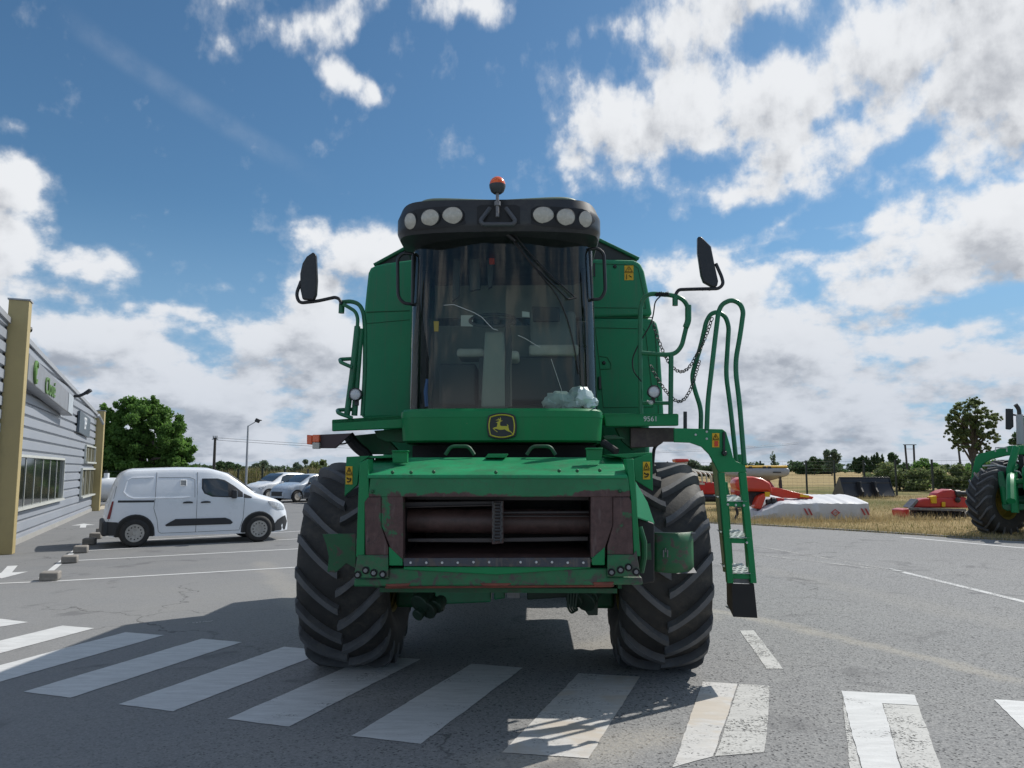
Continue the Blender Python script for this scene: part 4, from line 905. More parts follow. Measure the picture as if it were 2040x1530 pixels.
g_ = MB(); g_.tube(fillet([C(694, 868, -.25), C(708, 888, -.25), C(730, 905, -.25), C(738, 925, -.25)], .1), .05, 8); g_.span((-.8, -.35, 1.72), (.8, -.30, zB0 - .01)); g_.tube(fillet([C(1318, 880, -.3), C(1303, 890, -.35), C(1300, 930, -.4)], .08), .014, 8); g_.tube([C(1202, 882, -.9), C(1228, 900, -1.0)], .03, 10); g_.build('hose_and_shade_sheet', M['matt_black'], combine)  # hoses, plus a wide black bulkhead sheet standing in for under-cab darkness
g_ = MB(); slab(g_, [(633, 866), (700, 863), (668, 893), (622, 893)], -.60, .03); ar = g_.build('signal_arm', mat('plum_plate', (.06, .035, .04), .5), combine, bevel=.004)
g_ = MB(); slab(g_, [(622, 866), (636, 866), (636, 881), (622, 881)], -.64, .05); slab(g_, [(611, 866), (621.5, 867), (621.5, 886), (611, 885)], -.60, .06); g_.build('turn_signal', M['orange'], combine, bevel=.006)
g_ = MB(); slab(g_, [(622, 881.5), (636, 881.5), (636, 894), (622, 894)], -.64, .05); g_.build('position_lamp', M['lens'], combine, bevel=.004)
g_ = MB(); g_.tube(fillet([C(672, 885, -.58), C(690, 884, -.5), C(705, 872, -.4)], .06), .008, 6); g_.build('signal_cable', M['matt_black'], combine)

# ---- left railing and mirror
g_ = MB(); y = -.45
g_.tube(fillet([C(682, 602, y), C(700, 600, y), C(716, 606, y), C(724, 622, y), C(727, 650, y), C(727, 740, y), C(722, 828, y)], .12), .019, 10)
g_.tube(fillet([C(684, 606, y - .05), C(708, 620, y - .05), C(713, 634, y - .05), C(712, 650, y - .05)], .08), .016, 10)
g_.tube([C(712, 650, y - .05), C(702, 745, y - .05), C(691, 828, y - .05)], .026, 10); g_.tube([C(719, 655, y - .02), C(712, 745, y - .02), C(706, 828, y - .02)], .026, 10)
for yy, xx in ((718, 675), (819, 670)): g_.tube(fillet([C(712, yy - 4, y), C(xx + 2, yy - 2, y), C(xx + 4, yy + 4, y - .12), C(702, yy + 14, y - .12)], .03), .017, 8)
g_.cyl(C(681, 605, y), C(680, 624, y), .026, seg=12); g_.build('handrail', M['green_rail'], combine)
def work_light(px, py, y, r):
    c = C(px, py, y); h = MB(); h.lathe([(0, .07), (r * .7, .06), (r * 1.05, .02), (r * 1.08, -.03), (r * .94, -.035), (r * .94, -.02)], c, (0, 1, 0), 26); h.box(c + Vector((0, .04, -r * 1.25)), (.03, .04, .05)); o = h.build('deck_lamp', M['black'], combine, smooth=40)
    h = MB(); h.lathe([(r * .94, -.022), (r * .6, -.032), (0, -.036)], c, (0, 1, 0), 26); h.build('lens', M['white_lens'], o, smooth=60)
M['white_lens'] = mat('white_lamp_lens', (.58, .58, .60), .2, var=.08, scale=25, coat=.8, bump=.2)
work_light(709, 786, -.55, .052); work_light(1302, 781, -.55, .052)
def mirror(body, arm, y, tilt):
    g = MB(); g.tube(fillet([C(*p, y) for p in arm], .05), .015, 10); 
    am = g.build('mirror_arm', M['black'], combine)
    g = MB(); pts = CS(body, y); c = sum(pts, Vector()) / len(pts); a = [g.bm.verts.new(p + Vector((0, -.03 - (p.x - c.x) * tilt, 0))) for p in pts]; b = [g.bm.verts.new(c + (p - c) * .8 + Vector((0, .05 - (p.x - c.x) * tilt, 0))) for p in pts]; b2 = [g.bm.verts.new(p + Vector((0, .02 - (p.x - c.x) * tilt, 0))) for p in pts]
    k = len(pts); g.bm.faces.new(a); g.bm.faces.new(b[::-1])
    for i in range(k): g.bm.faces.new((a[i], b2[i], b2[(i + 1) % k], a[(i + 1) % k])); g.bm.faces.new((b2[i], b[i], b[(i + 1) % k], b2[(i + 1) % k]))
    mr = g.build('mirror', M['black'], combine, bevel=.012, bseg=3)
    return mr
mirror([(612, 512), (626, 504), (632, 510), (634, 560), (632, 590), (627, 600), (603, 597), (598, 575), (598, 545), (603, 525)], [(600, 560), (590, 586), (596, 604), (632, 600), (668, 592), (677, 596), (680, 606)], -.50, .25)
mirror([(1388, 474), (1396, 474), (1416, 492), (1424, 530), (1431, 560), (1429, 570), (1420, 573), (1400, 564), (1395, 550), (1388, 505)], [(1345, 600), (1346, 586), (1352, 577), (1380, 576), (1432, 575), (1441, 566), (1438, 552), (1426, 525)], -.50, -.25)
g_ = MB(); g_.cyl(C(1345, 590, -.5), C(1345, 609, -.5), .024, seg=12); y = -.5
g_.tube(fillet([C(1277, 828, y), C(1275, 700, y), C(1276, 610, y), C(1284, 590, y), C(1298, 585, y), C(1340, 588, y), C(1362, 596, y), C(1372, 615, y), C(1370, 640, y), C(1358, 690, y), C(1345, 705, y), C(1325, 707, y), C(1277, 703, y)], .09), .020, 10)
g_.tube([C(1337, 706, y), C(1336, 828, y)], .021, 10); g_.tube([C(1277, 803, y), C(1336, 803, y)], .016, 8); g_.tube(fillet([C(1371, 608, y - .02), C(1371, 640, y - .02), C(1366, 652, y - .02)], .03), .027, 10); g_.build('handrail', M['green_rail'], combine)
g_ = MB(); g_.tube(fillet([C(1278, 760, y - .02), C(1261, 740, y), C(1259, 715, y), C(1270, 690, y), C(1300, 640, y), C(1305, 600, y - .02), C(1318, 588, y - .03)], .1), .006, 6)
g_.tube([C(1306 + 1.3 * i, 586 + 5 * math.sin(i * 1.9), y - .03) for i in range(22)], .007, 6); g_.tube([C(1352 + 3 * i, 577 + 1.5 * math.sin(i * 1.3), y - .02) for i in range(22)], .005, 6); g_.build('lamp_cable', M['matt_black'], combine)
g_ = MB(); g_.tube(fillet([C(1288, 800, y), C(1296, 803, y), C(1300, 800, y)], .02), .014, 8); g_.ball(C(1297, 802, y - .02), .022, seg=8); g_.build('chain_hook', M['zinc'], combine)

# ---- boarding ladder
LY = -.72
g_ = MB()
slab(g_, [(1343, 853), (1440, 855), (1447, 861), (1454, 885), (1461, 912), (1466, 919), (1474, 922), (1484, 922), (1487, 940), (1432, 941), (1424, 925), (1413, 905), (1398, 890), (1375, 882), (1343, 881)], LY, .035)
slab(g_, [(1431, 941), (1444, 941), (1462, 1162), (1449, 1162)], LY, .05); slab(g_, [(1473, 941), (1487, 941), (1508, 1162), (1496, 1162)], LY, .05)
slab(g_, [(1471, 905), (1482, 905), (1500, 1140), (1489, 1140)], LY + .36, .04)
slab(g_, [(1440, 960), (1450, 960), (1462, 1140), (1452, 1140)], LY + .36, .04)
zs = []
for yt, xa, xb in ((1002, 1444, 1488), (1075, 1451, 1495), (1146, 1458, 1502)):
    slab(g_, [(xa, yt - 3), (xb, yt - 2), (xb + 1, yt + 8), (xa + 1, yt + 7)], LY + .02, .02); zs.append((C(xa, yt - 2, LY).z, C(xa - 2, yt, LY).x, C(xb + 1, yt, LY).x))
g_.build('ladder', M['green'], combine, bevel=.005)
def perforated(mb, x0, x1, y0, y1, z, nx, ny, t=.006, fill=.42):
    dx, dy = (x1 - x0) / nx, (y1 - y0) / ny
    for j in range(ny + 1):
        yy = y0 + j * dy; mb.span((x0, max(y0, yy - dy * fill / 2), z), (x1, min(y1, yy + dy * fill / 2), z + t))
    for j in range(ny):
        for i in range(nx + 1):
            xx = x0 + (i + (.5 if j % 2 else 0)) * dx
            if xx - dx * fill / 2 > x1: continue
            mb.span((max(x0, xx - dx * fill / 2), y0 + j * dy + dy * fill / 2 + .0004, z), (min(x1, xx + dx * fill / 2), y0 + (j + 1) * dy - dy * fill / 2 - .0004, z + t))
M['tread'] = mat('galvanised_tread', (.42, .46, .44), .45, .5, var=.2, scale=12)
for z, xa, xb in zs:
    g_ = MB(); perforated(g_, xa, xb, LY + .0, LY + .36, z + .004, 4, 6)
    for v in g_.bm.verts: v.co.z += (v.co.y - LY) * .10
    g_.build('ladder_step', M['tread'], combine, smooth=0)
g_ = MB(); slab(g_, [(1417, 905), (1433, 932), (1456, 1142), (1441, 1139)], LY + .30, .015); g_.build('ladder_side_plate', mat('olive_plate', (.20, .19, .085), .55, var=.15, dirt=.3), combine)
g_ = MB(); slab(g_, [(1461, 1163), (1499, 1164), (1506, 1231), (1464, 1229)], LY + .01, .012)
a, b2, c2, d2 = C(1461, 1161, LY + .01), C(1464, 1229, LY + .01), C(1451, 1203, LY + .34), C(1450, 1158, LY + .34); g_.prism([a, b2, c2, d2], (-.012, 0, 0)); a, b2, c2, d2 = C(1499, 1163, LY + .01), C(1506, 1231, LY + .01), C(1496, 1203, LY + .34), C(1492, 1160, LY + .34); g_.prism([a, b2, c2, d2], (.012, 0, 0)); g_.build('rubber_flap', M['matt_black'], combine)
zz = C(1464, 1228, LY).z; g_ = MB(); perforated(g_, C(1464, 1228, LY).x + .004, C(1505, 1228, LY).x - .004, LY + .03, LY + .33, zz + .02, 3, 6); g_.build('ladder_step', M['tread'], combine, smooth=0)
g_ = MB(); slab(g_, [(1462, 1152), (1500, 1154), (1500, 1163), (1462, 1161)], LY + .05, .02); g_.build('flap_clamp', M['steel'], combine)
g_ = MB(); g_.box(C(1442, 868, LY - .006), (.022, .012, .04)); g_.tube([C(1442, 860, LY - .01), C(1442, 902, LY - .01)], .010, 8); g_.ball(C(1443, 903, LY - .02), .024, seg=8); g_.build('ladder_latch', M['black'], combine)
bb = MB()
for px, py in [(1386, 866), (1408, 860), (1408, 874), (1450, 1005), (1466, 1006), (1482, 1007), (1488, 1081), (1442, 875)]: bb.ball(C(px, py, LY - .002), .010, (1, .6, 1), 8)
bb.build('ladder_bolts', M['zinc'], combine)
sticker('warning_sticker', ((1419, 863), (1433, 891)), LY - .005, 2)
def hoop(pts, y, r=.020):
    g = MB(); g.tube(fillet([C(*p, y) for p in pts], .13, 7), r, 10); g.build('ladder_handrail', M['green_rail'], combine)
hoop([(1396, 856), (1397, 815), (1385, 780), (1378, 752), (1385, 725), (1396, 690), (1407, 640), (1416, 625), (1430, 621), (1445, 630), (1452, 650), (1449, 700), (1446, 745), (1455, 810), (1467, 922)], LY + .34)
hoop([(1408, 856), (1410, 800), (1416, 750), (1424, 680), (1431, 622), (1438, 606), (1457, 597), (1474, 604), (1481, 620), (1475, 665), (1466, 715), (1466, 745), (1473, 800), (1483, 925)], LY)
g_ = MB(); g_.tube([C(1365, 854, -.5), C(1365, 820, -.5)], .016, 8); g_.build('deck_post', M['black'], combine)
def chain(a, b, sag, n, name='chain'):
    g = MB(); P = []
    for i in range(n + 1): t = i / n; P.append(a.lerp(b, t) + Vector((0, 0, -sag * 4 * t * (1 - t))))
    for i in range(n):
        p, q = P[i], P[i + 1]; d = (q - p); L_ = d.length; d.normalize(); side = d.orthogonal().normalized()
        if i % 2: side = d.cross(side)
        m_ = (p + q) / 2; hl = L_ * .62; hwid = .015
        g.tube([m_ + d * (math.cos(t) * hl) + side * (math.sin(t) * hwid) for t in (2 * math.pi * k / 10 for k in range(10))], .0042, 5, closed=True)
    return g.build(name, M['chain'], combine)
chain(C(1300, 640, -.45), C(1337, 728, -.5), .05, 14); chain(C(1337, 728, -.5), C(1386, 710, LY + .3), .09, 14); chain(C(1386, 710, LY + .3), C(1419, 633, LY + .3), .03, 14)
chain(C(1296, 728, -.45), C(1340, 793, -.5), .03, 14); chain(C(1340, 793, -.5), C(1380, 765, LY + .3), .08, 12); chain(C(1380, 765, LY + .3), C(1394, 718, LY + .3), .0, 9)

# ---- running gear under the machine
g_ = MB(); g_.cyl((-1.0, 0, .87), (1.0, 0, .87), .13, seg=16); g_.box((0, .05, .86), (.7, .5, .42)); g_.box((-.85, .05, .80), (.22, .42, .62)); g_.box((.85, .05, .80), (.22, .42, .62)); g_.build('front_axle', M['green_grimy'], combine, bevel=.03)
g_ = MB(); slab(g_, [(866, 1178), (978, 1174), (978, 1200), (886, 1204), (866, 1196)], -.65, .14); slab(g_, [(984, 1172), (1006, 1172), (1006, 1192), (984, 1196)], -.7, .12); g_.build('cross_member', M['green_rail'], combine, bevel=.012)
g_ = MB()
for px, py, r in [(842, 1200, .085), (858, 1212, .08), (874, 1205, .06), (838, 1222, .05), (1150, 1192, .07), (1172, 1195, .09), (1182, 1185, .07)]: 
    c = C(px, py, -.7); g_.cyl(c + Vector((-.03, 0, -.02)), c + Vector((.04, .12, .05)), r, r * .8, 12)
slab(g_, [(830, 1172), (862, 1172), (884, 1218), (866, 1222), (832, 1215)], -.55, .15); slab(g_, [(1156, 1172), (1192, 1172), (1191, 1226), (1172, 1226), (1158, 1206)], -.6, .12); slab(g_, [(1050, 1168), (1135, 1168), (1135, 1190), (1050, 1195)], -.4, .1)
for q in range(4): g_.tube(fillet([C(1132 + q * 6, 1172, -.75), C(1131 + q * 5, 1210, -.75), C(1138 + q * 4, 1222 - q * 3, -.72), C(1150, 1215, -.6)], .06), .010, 6)
g_.build('hydraulic_ram', M['grime'], combine, bevel=.008)
g_ = MB(); slab(g_, [(1008, 1172), (1034, 1172), (1036, 1192), (1010, 1192)], -.75, .08); g_.build('sensor_box', M['steel'], combine, bevel=.006)
g_ = MB(); g_.cyl((-1.0, 3.7, .56), (1.0, 3.7, .56), .09, seg=12); g_.build('rear_axle', M['green_grimy'], combine)

# ---- crumpled plastic bag lying behind the windscreen
bag = MB(); rnd = random.Random(3)
for cpx, cpy, r, sx in [(1116, 797, .085, 1.5), (1098, 802, .06, 1.3), (1140, 800, .08, 1.2), (1160, 792, .10, .95), (1152, 785, .08, 1.0), (1175, 803, .06, 1.2), (1125, 803, .07, 1.5)]:
    p = C(cpx, cpy, -.62); bag.ball(p, r, (sx, .8, .85), 14)
for v in bag.bm.verts: v.co += Vector((rnd.uniform(-1, 1), rnd.uniform(-1, 1), rnd.uniform(-1, 1))) * .013
bo = bag.build('plastic_bag', mat('thin_plastic', (.55, .66, .65), .35, var=.15, scale=12, coat=.3), None, smooth=20)
bo.matrix_world = Matrix.Translation((CX, CY, 0)) @ Matrix.Rotation(CYAW, 4, 'Z')
tag(bo, 'crumpled pale plastic bag lying inside the combine cab behind the windscreen', 'plastic bag')
# ================================================================== SHOWROOM BUILDING ON THE LEFT
B0, B1 = G(22, 1089), G(180, 1019); BV = (B1 - B0).normalized(); BN = Vector((BV.y, -BV.x, 0))
def WP(s, n_, z): return B0 + BV * s + BN * n_ + Vector((0, 0, z))
def W(px, py, n_=0.0):                                  # pixel -> (s, z) on the wall plane shifted out by n_
    r = ray(px, py); o = Vector((0, 0, CAMH)); p0 = B0 + BN * n_; t = (p0 - o).dot(BN) / r.dot(BN); p = o + r * t
    return (p - B0).dot(BV), p.z
bld = empty('showroom_building', 'long low showroom with grey ribbed metal cladding between beige end columns', 'building', B0)
bld.rotation_euler = (0, 0, 0); bld.location = (0, 0, 0)
M['clad'] = mat('grey_cladding', (.30, .325, .37), .45, .2, var=.05, scale=.8, dirt=.18, dirtcol=(.30, .30, .29))
M['beige'] = mat('beige_column', (.42, .335, .155), .55, var=.08, scale=1.2, dirt=.25, dirtcol=(.30, .24, .13)); M['trim'] = mat('grey_trim', (.33, .345, .37), .4, .3, var=.06)
M['frame'] = mat('window_frame_grey', (.55, .56, .52), .4, var=.05)
sF = (B1 - B0).length; sT0, zT0 = W(56, 684, 0); sT1, zT1 = W(188, 822, 0)
def ztop_(s): return zT0 + (zT1 - zT0) * (s - sT0) / (sT1 - sT0)
pc = G(20, 1105); sP, nP = (pc - B0).dot(BV), (pc - B0).dot(BN); nP = max(.35, nP)
zP = D(52, 599, pc.y).z
pf = G(197, 1018); sQ, nQ = (pf - B0).dot(BV), (pf - B0).dot(BN); zQ = D(204, 819, pf.y).z
S0, S1 = -9.0, sQ - .05
g_ = MB(); prof = []; z = .0; per = .272
while z < 6.0:
    prof += [(0, z), (0, z + per * .66), (-.06, z + per * .73), (-.06, z + per * .93)]; z += per
ra = [g_.bm.verts.new(WP(S0, n_, z)) for n_, z in prof]; rb = [g_.bm.verts.new(WP(S1, n_, z)) for n_, z in prof]
for i in range(len(prof) - 1): g_.bm.faces.new((ra[i], rb[i], rb[i + 1], ra[i + 1]))
a, b = WP(S0, 0, ztop_(S0)), WP(S1, 0, ztop_(S1)); nn_ = (b - a).cross(BN).normalized(); nn_ = nn_ if nn_.z > 0 else -nn_
bmesh.ops.bisect_plane(g_.bm, geom=g_.bm.verts[:] + g_.bm.edges[:] + g_.bm.faces[:], plane_co=a, plane_no=nn_, clear_outer=True)
g_.build('wall', M['clad'], bld, smooth=0)
g_ = MB(); g_.prism([WP(S0, -.05, 0), WP(S1, -.05, 0), WP(S1, -.05, ztop_(S1) - .05), WP(S0, -.05, ztop_(S0) - .05)], -BN * 14); g_.build('building_core', M['trim'], bld, smooth=0)
g_ = MB(); g_.prism([WP(S0, -.3, ztop_(S0) - .02), WP(S0, .05, ztop_(S0) - .02), WP(S0, .05, ztop_(S0) + .10), WP(S0, -.3, ztop_(S0) + .10)], WP(S1, .05, ztop_(S1)) - WP(S0, .05, ztop_(S0))); g_.build('roof_edge', M['trim'], bld, smooth=0)
g_ = MB(); g_.prism([WP(S0, .0, .0), WP(S0, .03, .0), WP(S0, .03, .12), WP(S0, .0, .12)], BV * (S1 - S0)); g_.build('plinth', mat('plinth_concrete', (.34, .33, .31), .9), bld, smooth=0)
for s_, n_, zt, w in ((sP, nP, zP, .30), (sQ, nQ, zQ, .45)):
    g_ = MB(); g_.prism([WP(s_, -.02, 0), WP(s_, n_, 0), WP(s_ + w, n_, 0), WP(s_ + w, -.02, 0)], (0, 0, zt)); cl_ = g_.build('column', M['beige'], bld, bevel=.01)
    g_ = MB(); g_.prism([WP(s_ - .02, -.04, zt), WP(s_ - .02, n_ + .02, zt), WP(s_ + w + .02, n_ + .02, zt), WP(s_ + w + .02, -.04, zt)], (0, 0, .03)); g_.build('cap', M['trim'], cl_)
pg = glass_mat('showroom_glass', (.10, .115, .11), 1.0, 1.55)
def window(tl, br, nm, blinds=False):
    s0, z1 = W(*tl, .0); s1, z0 = W(*br, .0); g = MB(); d = .05
    g.prism([WP(s0, .0, z0), WP(s1, .0, z0), WP(s1, .0, z0 - .06), WP(s0, .0, z0 - .06)], BN * .12); g.prism([WP(s0, .0, z1), WP(s1, .0, z1), WP(s1, .0, z1 + .06), WP(s0, .0, z1 + .06)], BN * .07)
    for sx in (s0, s1): g.prism([WP(sx - .03, .0, z0), WP(sx + .03, .0, z0), WP(sx + .03, .0, z1), WP(sx - .03, .0, z1)], BN * .07)
    for i in range(1, nm):
        sx = s0 + (s1 - s0) * i / nm; g.prism([WP(sx - .02, .012, z0), WP(sx + .02, .012, z0), WP(sx + .02, .012, z1), WP(sx - .02, .012, z1)], BN * .012)
    fr = g.build('window', M['frame'], bld, smooth=0)
    g = MB(); g.prism([WP(s0 + .02, .006, z0 + .01), WP(s1 - .02, .006, z0 + .01), WP(s1 - .02, .006, z1 - .01), WP(s0 + .02, .006, z1 - .01)], BN * .004); g.build('pane', mat('dark_glazing', (.025, .03, .03), .06, var=.6, scale=1.2, rvar=.03) , fr, smooth=0)
    if blinds:
        g = MB(); k = 9
        for i in range(k):
            sx = s0 + (s1 - s0) * (i + .5) / k; g.prism([WP(sx - .08, .014, z0 + .03), WP(sx + .08, .014, z0 + .03), WP(sx + .08, .014, z1 - .03), WP(sx - .08, .014, z1 - .03)], BN * .006)
        g.build('blind', mat('olive_blind', (.16, .15, .09), .7), fr, smooth=0)
window((31, 910), (120, 992), 6); window((169, 889), (186, 921), 3, True); window((161, 936), (184, 983), 3, True)
# long fascia sign box
sa, z1 = W(59, 703, .30); sb, z0 = W(144, 829, .30); zt = W(59, 703, .30)[1]; zb = W(57, 758, .30)[1]
zt2, zb2_ = W(146, 790, .30)[1], W(143.5, 828, .30)[1]
g_ = MB(); g_.prism([WP(sa, .03, zb), WP(sa, .03, zt), WP(sa, .30, zt), WP(sa, .30, zb)], WP(sb, 0, (zb2_ + zt2) / 2) - WP(sa, 0, (zb + zt) / 2)); sg = g_.build('fascia_sign', mat('sign_silver', (.20, .21, .23), .35, .3, var=.04), bld, smooth=0, bevel=.02)
g_ = MB(); g_.prism([WP(sa - .012, .06, zb + .03), WP(sa - .012, .06, zt - .03), WP(sa - .012, .28, zt - .03), WP(sa - .012, .28, zb + .03)], -BV * .01); g_.build('sign_end', mat('sign_end_green', (.01, .055, .028), .45), sg, smooth=0)
mid = WP(sa, 0, (zb + zt) / 2); dz = ((zb2_ + zt2) / 2 - (zb + zt) / 2) / (sb - sa)
def SGN(s, h, n_=.305): return WP(sa + s, n_, (zb + zt) / 2 + dz * s + h)
Ls = sb - sa; Hs = (zt - zb)
g_ = MB(); g_.prism([SGN(Ls * .86, -Hs * .46), SGN(Ls * .995, -Hs * .46), SGN(Ls * .995, Hs * .46), SGN(Ls * .86, Hs * .46)], BN * .006); g_.build('sign_panel', mat('sign_pale', (.42, .46, .50), .4), sg, smooth=0)
M['sign_green'] = mat('sign_green', (.10, .21, .045), .45, var=.05)
Rt = Matrix(((BV.x, 0, BN.x, 0), (BV.y, 0, BN.y, 0), (0, 1, 0, 0), (0, 0, 0, 1)))
g_ = MB(); c = SGN(Ls * .40, -Hs * .12); text_bm(g_, 'Cloué', Hs * .98, Matrix.Translation(c + BN * .012) @ Rt @ Matrix.Diagonal((1.1, 1, 1, 1)), .012)
k = [SGN(Ls * .115 + math.cos(t) * Hs * .42, math.sin(t) * Hs * .40, .315) for t in (R(35 + 290 * i / 22) for i in range(23))]; g_.tube(k, [Hs * .03 + Hs * .05 * math.sin(math.pi * i / 22) for i in range(23)], 8)
g_.prism([SGN(Ls * .115 - Hs * .1, -Hs * .18), SGN(Ls * .115 + Hs * .16, -Hs * .05), SGN(Ls * .115 + Hs * .20, Hs * .24), SGN(Ls * .115 - Hs * .08, Hs * .10)], BN * .02)
g_.build('sign_lettering', M['sign_green'], sg, smooth=0)
g_ = MB(); Rt2 = Matrix(((BN.x, 0, -BV.x, 0), (BN.y, 0, -BV.y, 0), (0, 1, 0, 0), (0, 0, 0, 1))) @ Matrix.Rotation(R(90), 4, 'Z')
text_bm(g_, 'JOHN DEERE', .13, Matrix.Translation(WP(sa - .024, .17, (zb + zt) / 2)) @ Rt2, .002); g_.build('sign_end_lettering', mat('letter_white', (.75, .76, .76), .5), sg, smooth=0)
s2, z2 = W(159.5, 818, .08); s3, z3 = W(177.5, 872, .08)
g_ = MB(); g_.prism([WP(s2, .02, W(159, 861, .08)[1]), WP(s3, .02, z3), WP(s3, .02, W(178, 834, .08)[1]), WP(s2, .02, z2)], BN * .07); sp = g_.build('wall_sign', mat('sign_slate', (.085, .11, .135), .4), bld, smooth=0)
g_ = MB(); c = WP(s2 + (s3 - s2) * .50, .10, z2 * .47 + W(159, 861, .08)[1] * .53); text_bm(g_, 'BP', .62, Matrix.Translation(c) @ Rt, .01); g_.build('sign_lettering', mat('letter_white_bright', (.8, .82, .84), .5), sp, smooth=0)
ss, zs_ = W(147, 786, .0); g_ = MB(); g_.tube(fillet([WP(ss, -.1, zs_ - .05), WP(ss, .15, zs_ - .05), WP(ss + .1, .38, zs_ + .10)], .1), .05, 8); g_.box(WP(ss + .1, .40, zs_ + .12), (.2, .14, .09), (0, R(-35), 0)); g_.build('flood_lamp', M['black'], bld)
g_ = MB(); g_.tube([WP(sP + .35, .25, D(54, 650, pc.y).z), WP(sP + .42, .34, D(54, 650, pc.y).z)], .06, 8); g_.build('flood_lamp', M['black'], bld)
g_ = MB(); a = WP(sQ - .9, .12, ztop_(sQ) - .12); g_.tube(fillet([a, a + Vector((0, 0, .12)) + BV * .3, a + BV * .75 - Vector((0, 0, .25)) + BN * .15], .1), .05, 8); g_.build('downpipe', M['trim'], bld)

# concrete wheel stops along the bays: each its own thing
M['block'] = mat('wheel_stop_concrete', (.27, .25, .225), .9, var=.25, scale=6, dirt=.6, dirtcol=(.10, .09, .08), bump=.4, bscale=30)
def block_mesh():
    g = MB(); g.box((0, 0, .075), (.30, .26, .15)); return g
lab = ['mossy concrete wheel stop, nearest of the row along the parking bays', 'concrete wheel stop second from the nearest, at the painted bay corner', 'concrete wheel stop third in the row, beside the showroom walkway', 'concrete wheel stop fourth in the row, left of the van tail', 'concrete wheel stop fifth in the row, just behind the van bumper', 'small far concrete wheel stop half hidden by the van rear bumper']
spots = [(100, 1156), (139, 1121), (161, 1101), (178, 1085), (191, 1073), (203, 1062)]
ang = math.atan2(BV.y, BV.x); b0 = None
for i, (px, py) in enumerate(spots):
    if b0 is None: o = block_mesh().build('wheel_stop', M['block'], None, bevel=.025, bseg=2); b0 = o
    else: o = b0.copy(); COL.objects.link(o)
    p = G(px, py); o.location = (p.x, p.y, .002); o.rotation_euler = (0, 0, ang + R(random.uniform(-4, 4))); o.scale = (1, 1, random.uniform(.85, 1.1))
    tag(o, lab[i], 'wheel stop', 'concrete wheel stops along the bays')
# ================================================================== ROAD VEHICLES
M['car_glass'] = mat('car_glass', (.035, .042, .048), .05, var=.4, scale=2, coat=.6, rvar=.02)
M['car_tyre'] = mat('car_tyre', (.022, .022, .023), .75, var=.3, scale=8, dirt=.5, dirtcol=(.07, .06, .05)); M['wheel_grey'] = mat('wheel_grey', (.40, .385, .36), .5, .2, var=.2, scale=10, dirt=.6, dirtcol=(.14, .11, .09))
M['bumper'] = mat('bumper_plastic', (.030, .032, .037), .6, var=.2, scale=5); M['seamline'] = mat('panel_gap', (.05, .052, .055), .7)
M['tail'] = mat('tail_lamp', (.20, .008, .012), .2, coat=.6, var=.3, scale=20); M['headlamp'] = mat('head_lamp', (.42, .44, .47), .12, .3, var=.5, scale=18, coat=1.0)
def interp(tab, x):
    if x <= tab[0][0]: return tab[0][1]
    for (a, va), (b, vb) in zip(tab, tab[1:]):
        if x <= b: return va + (vb - va) * (x - a) / max(1e-6, b - a)
    return tab[-1][1]
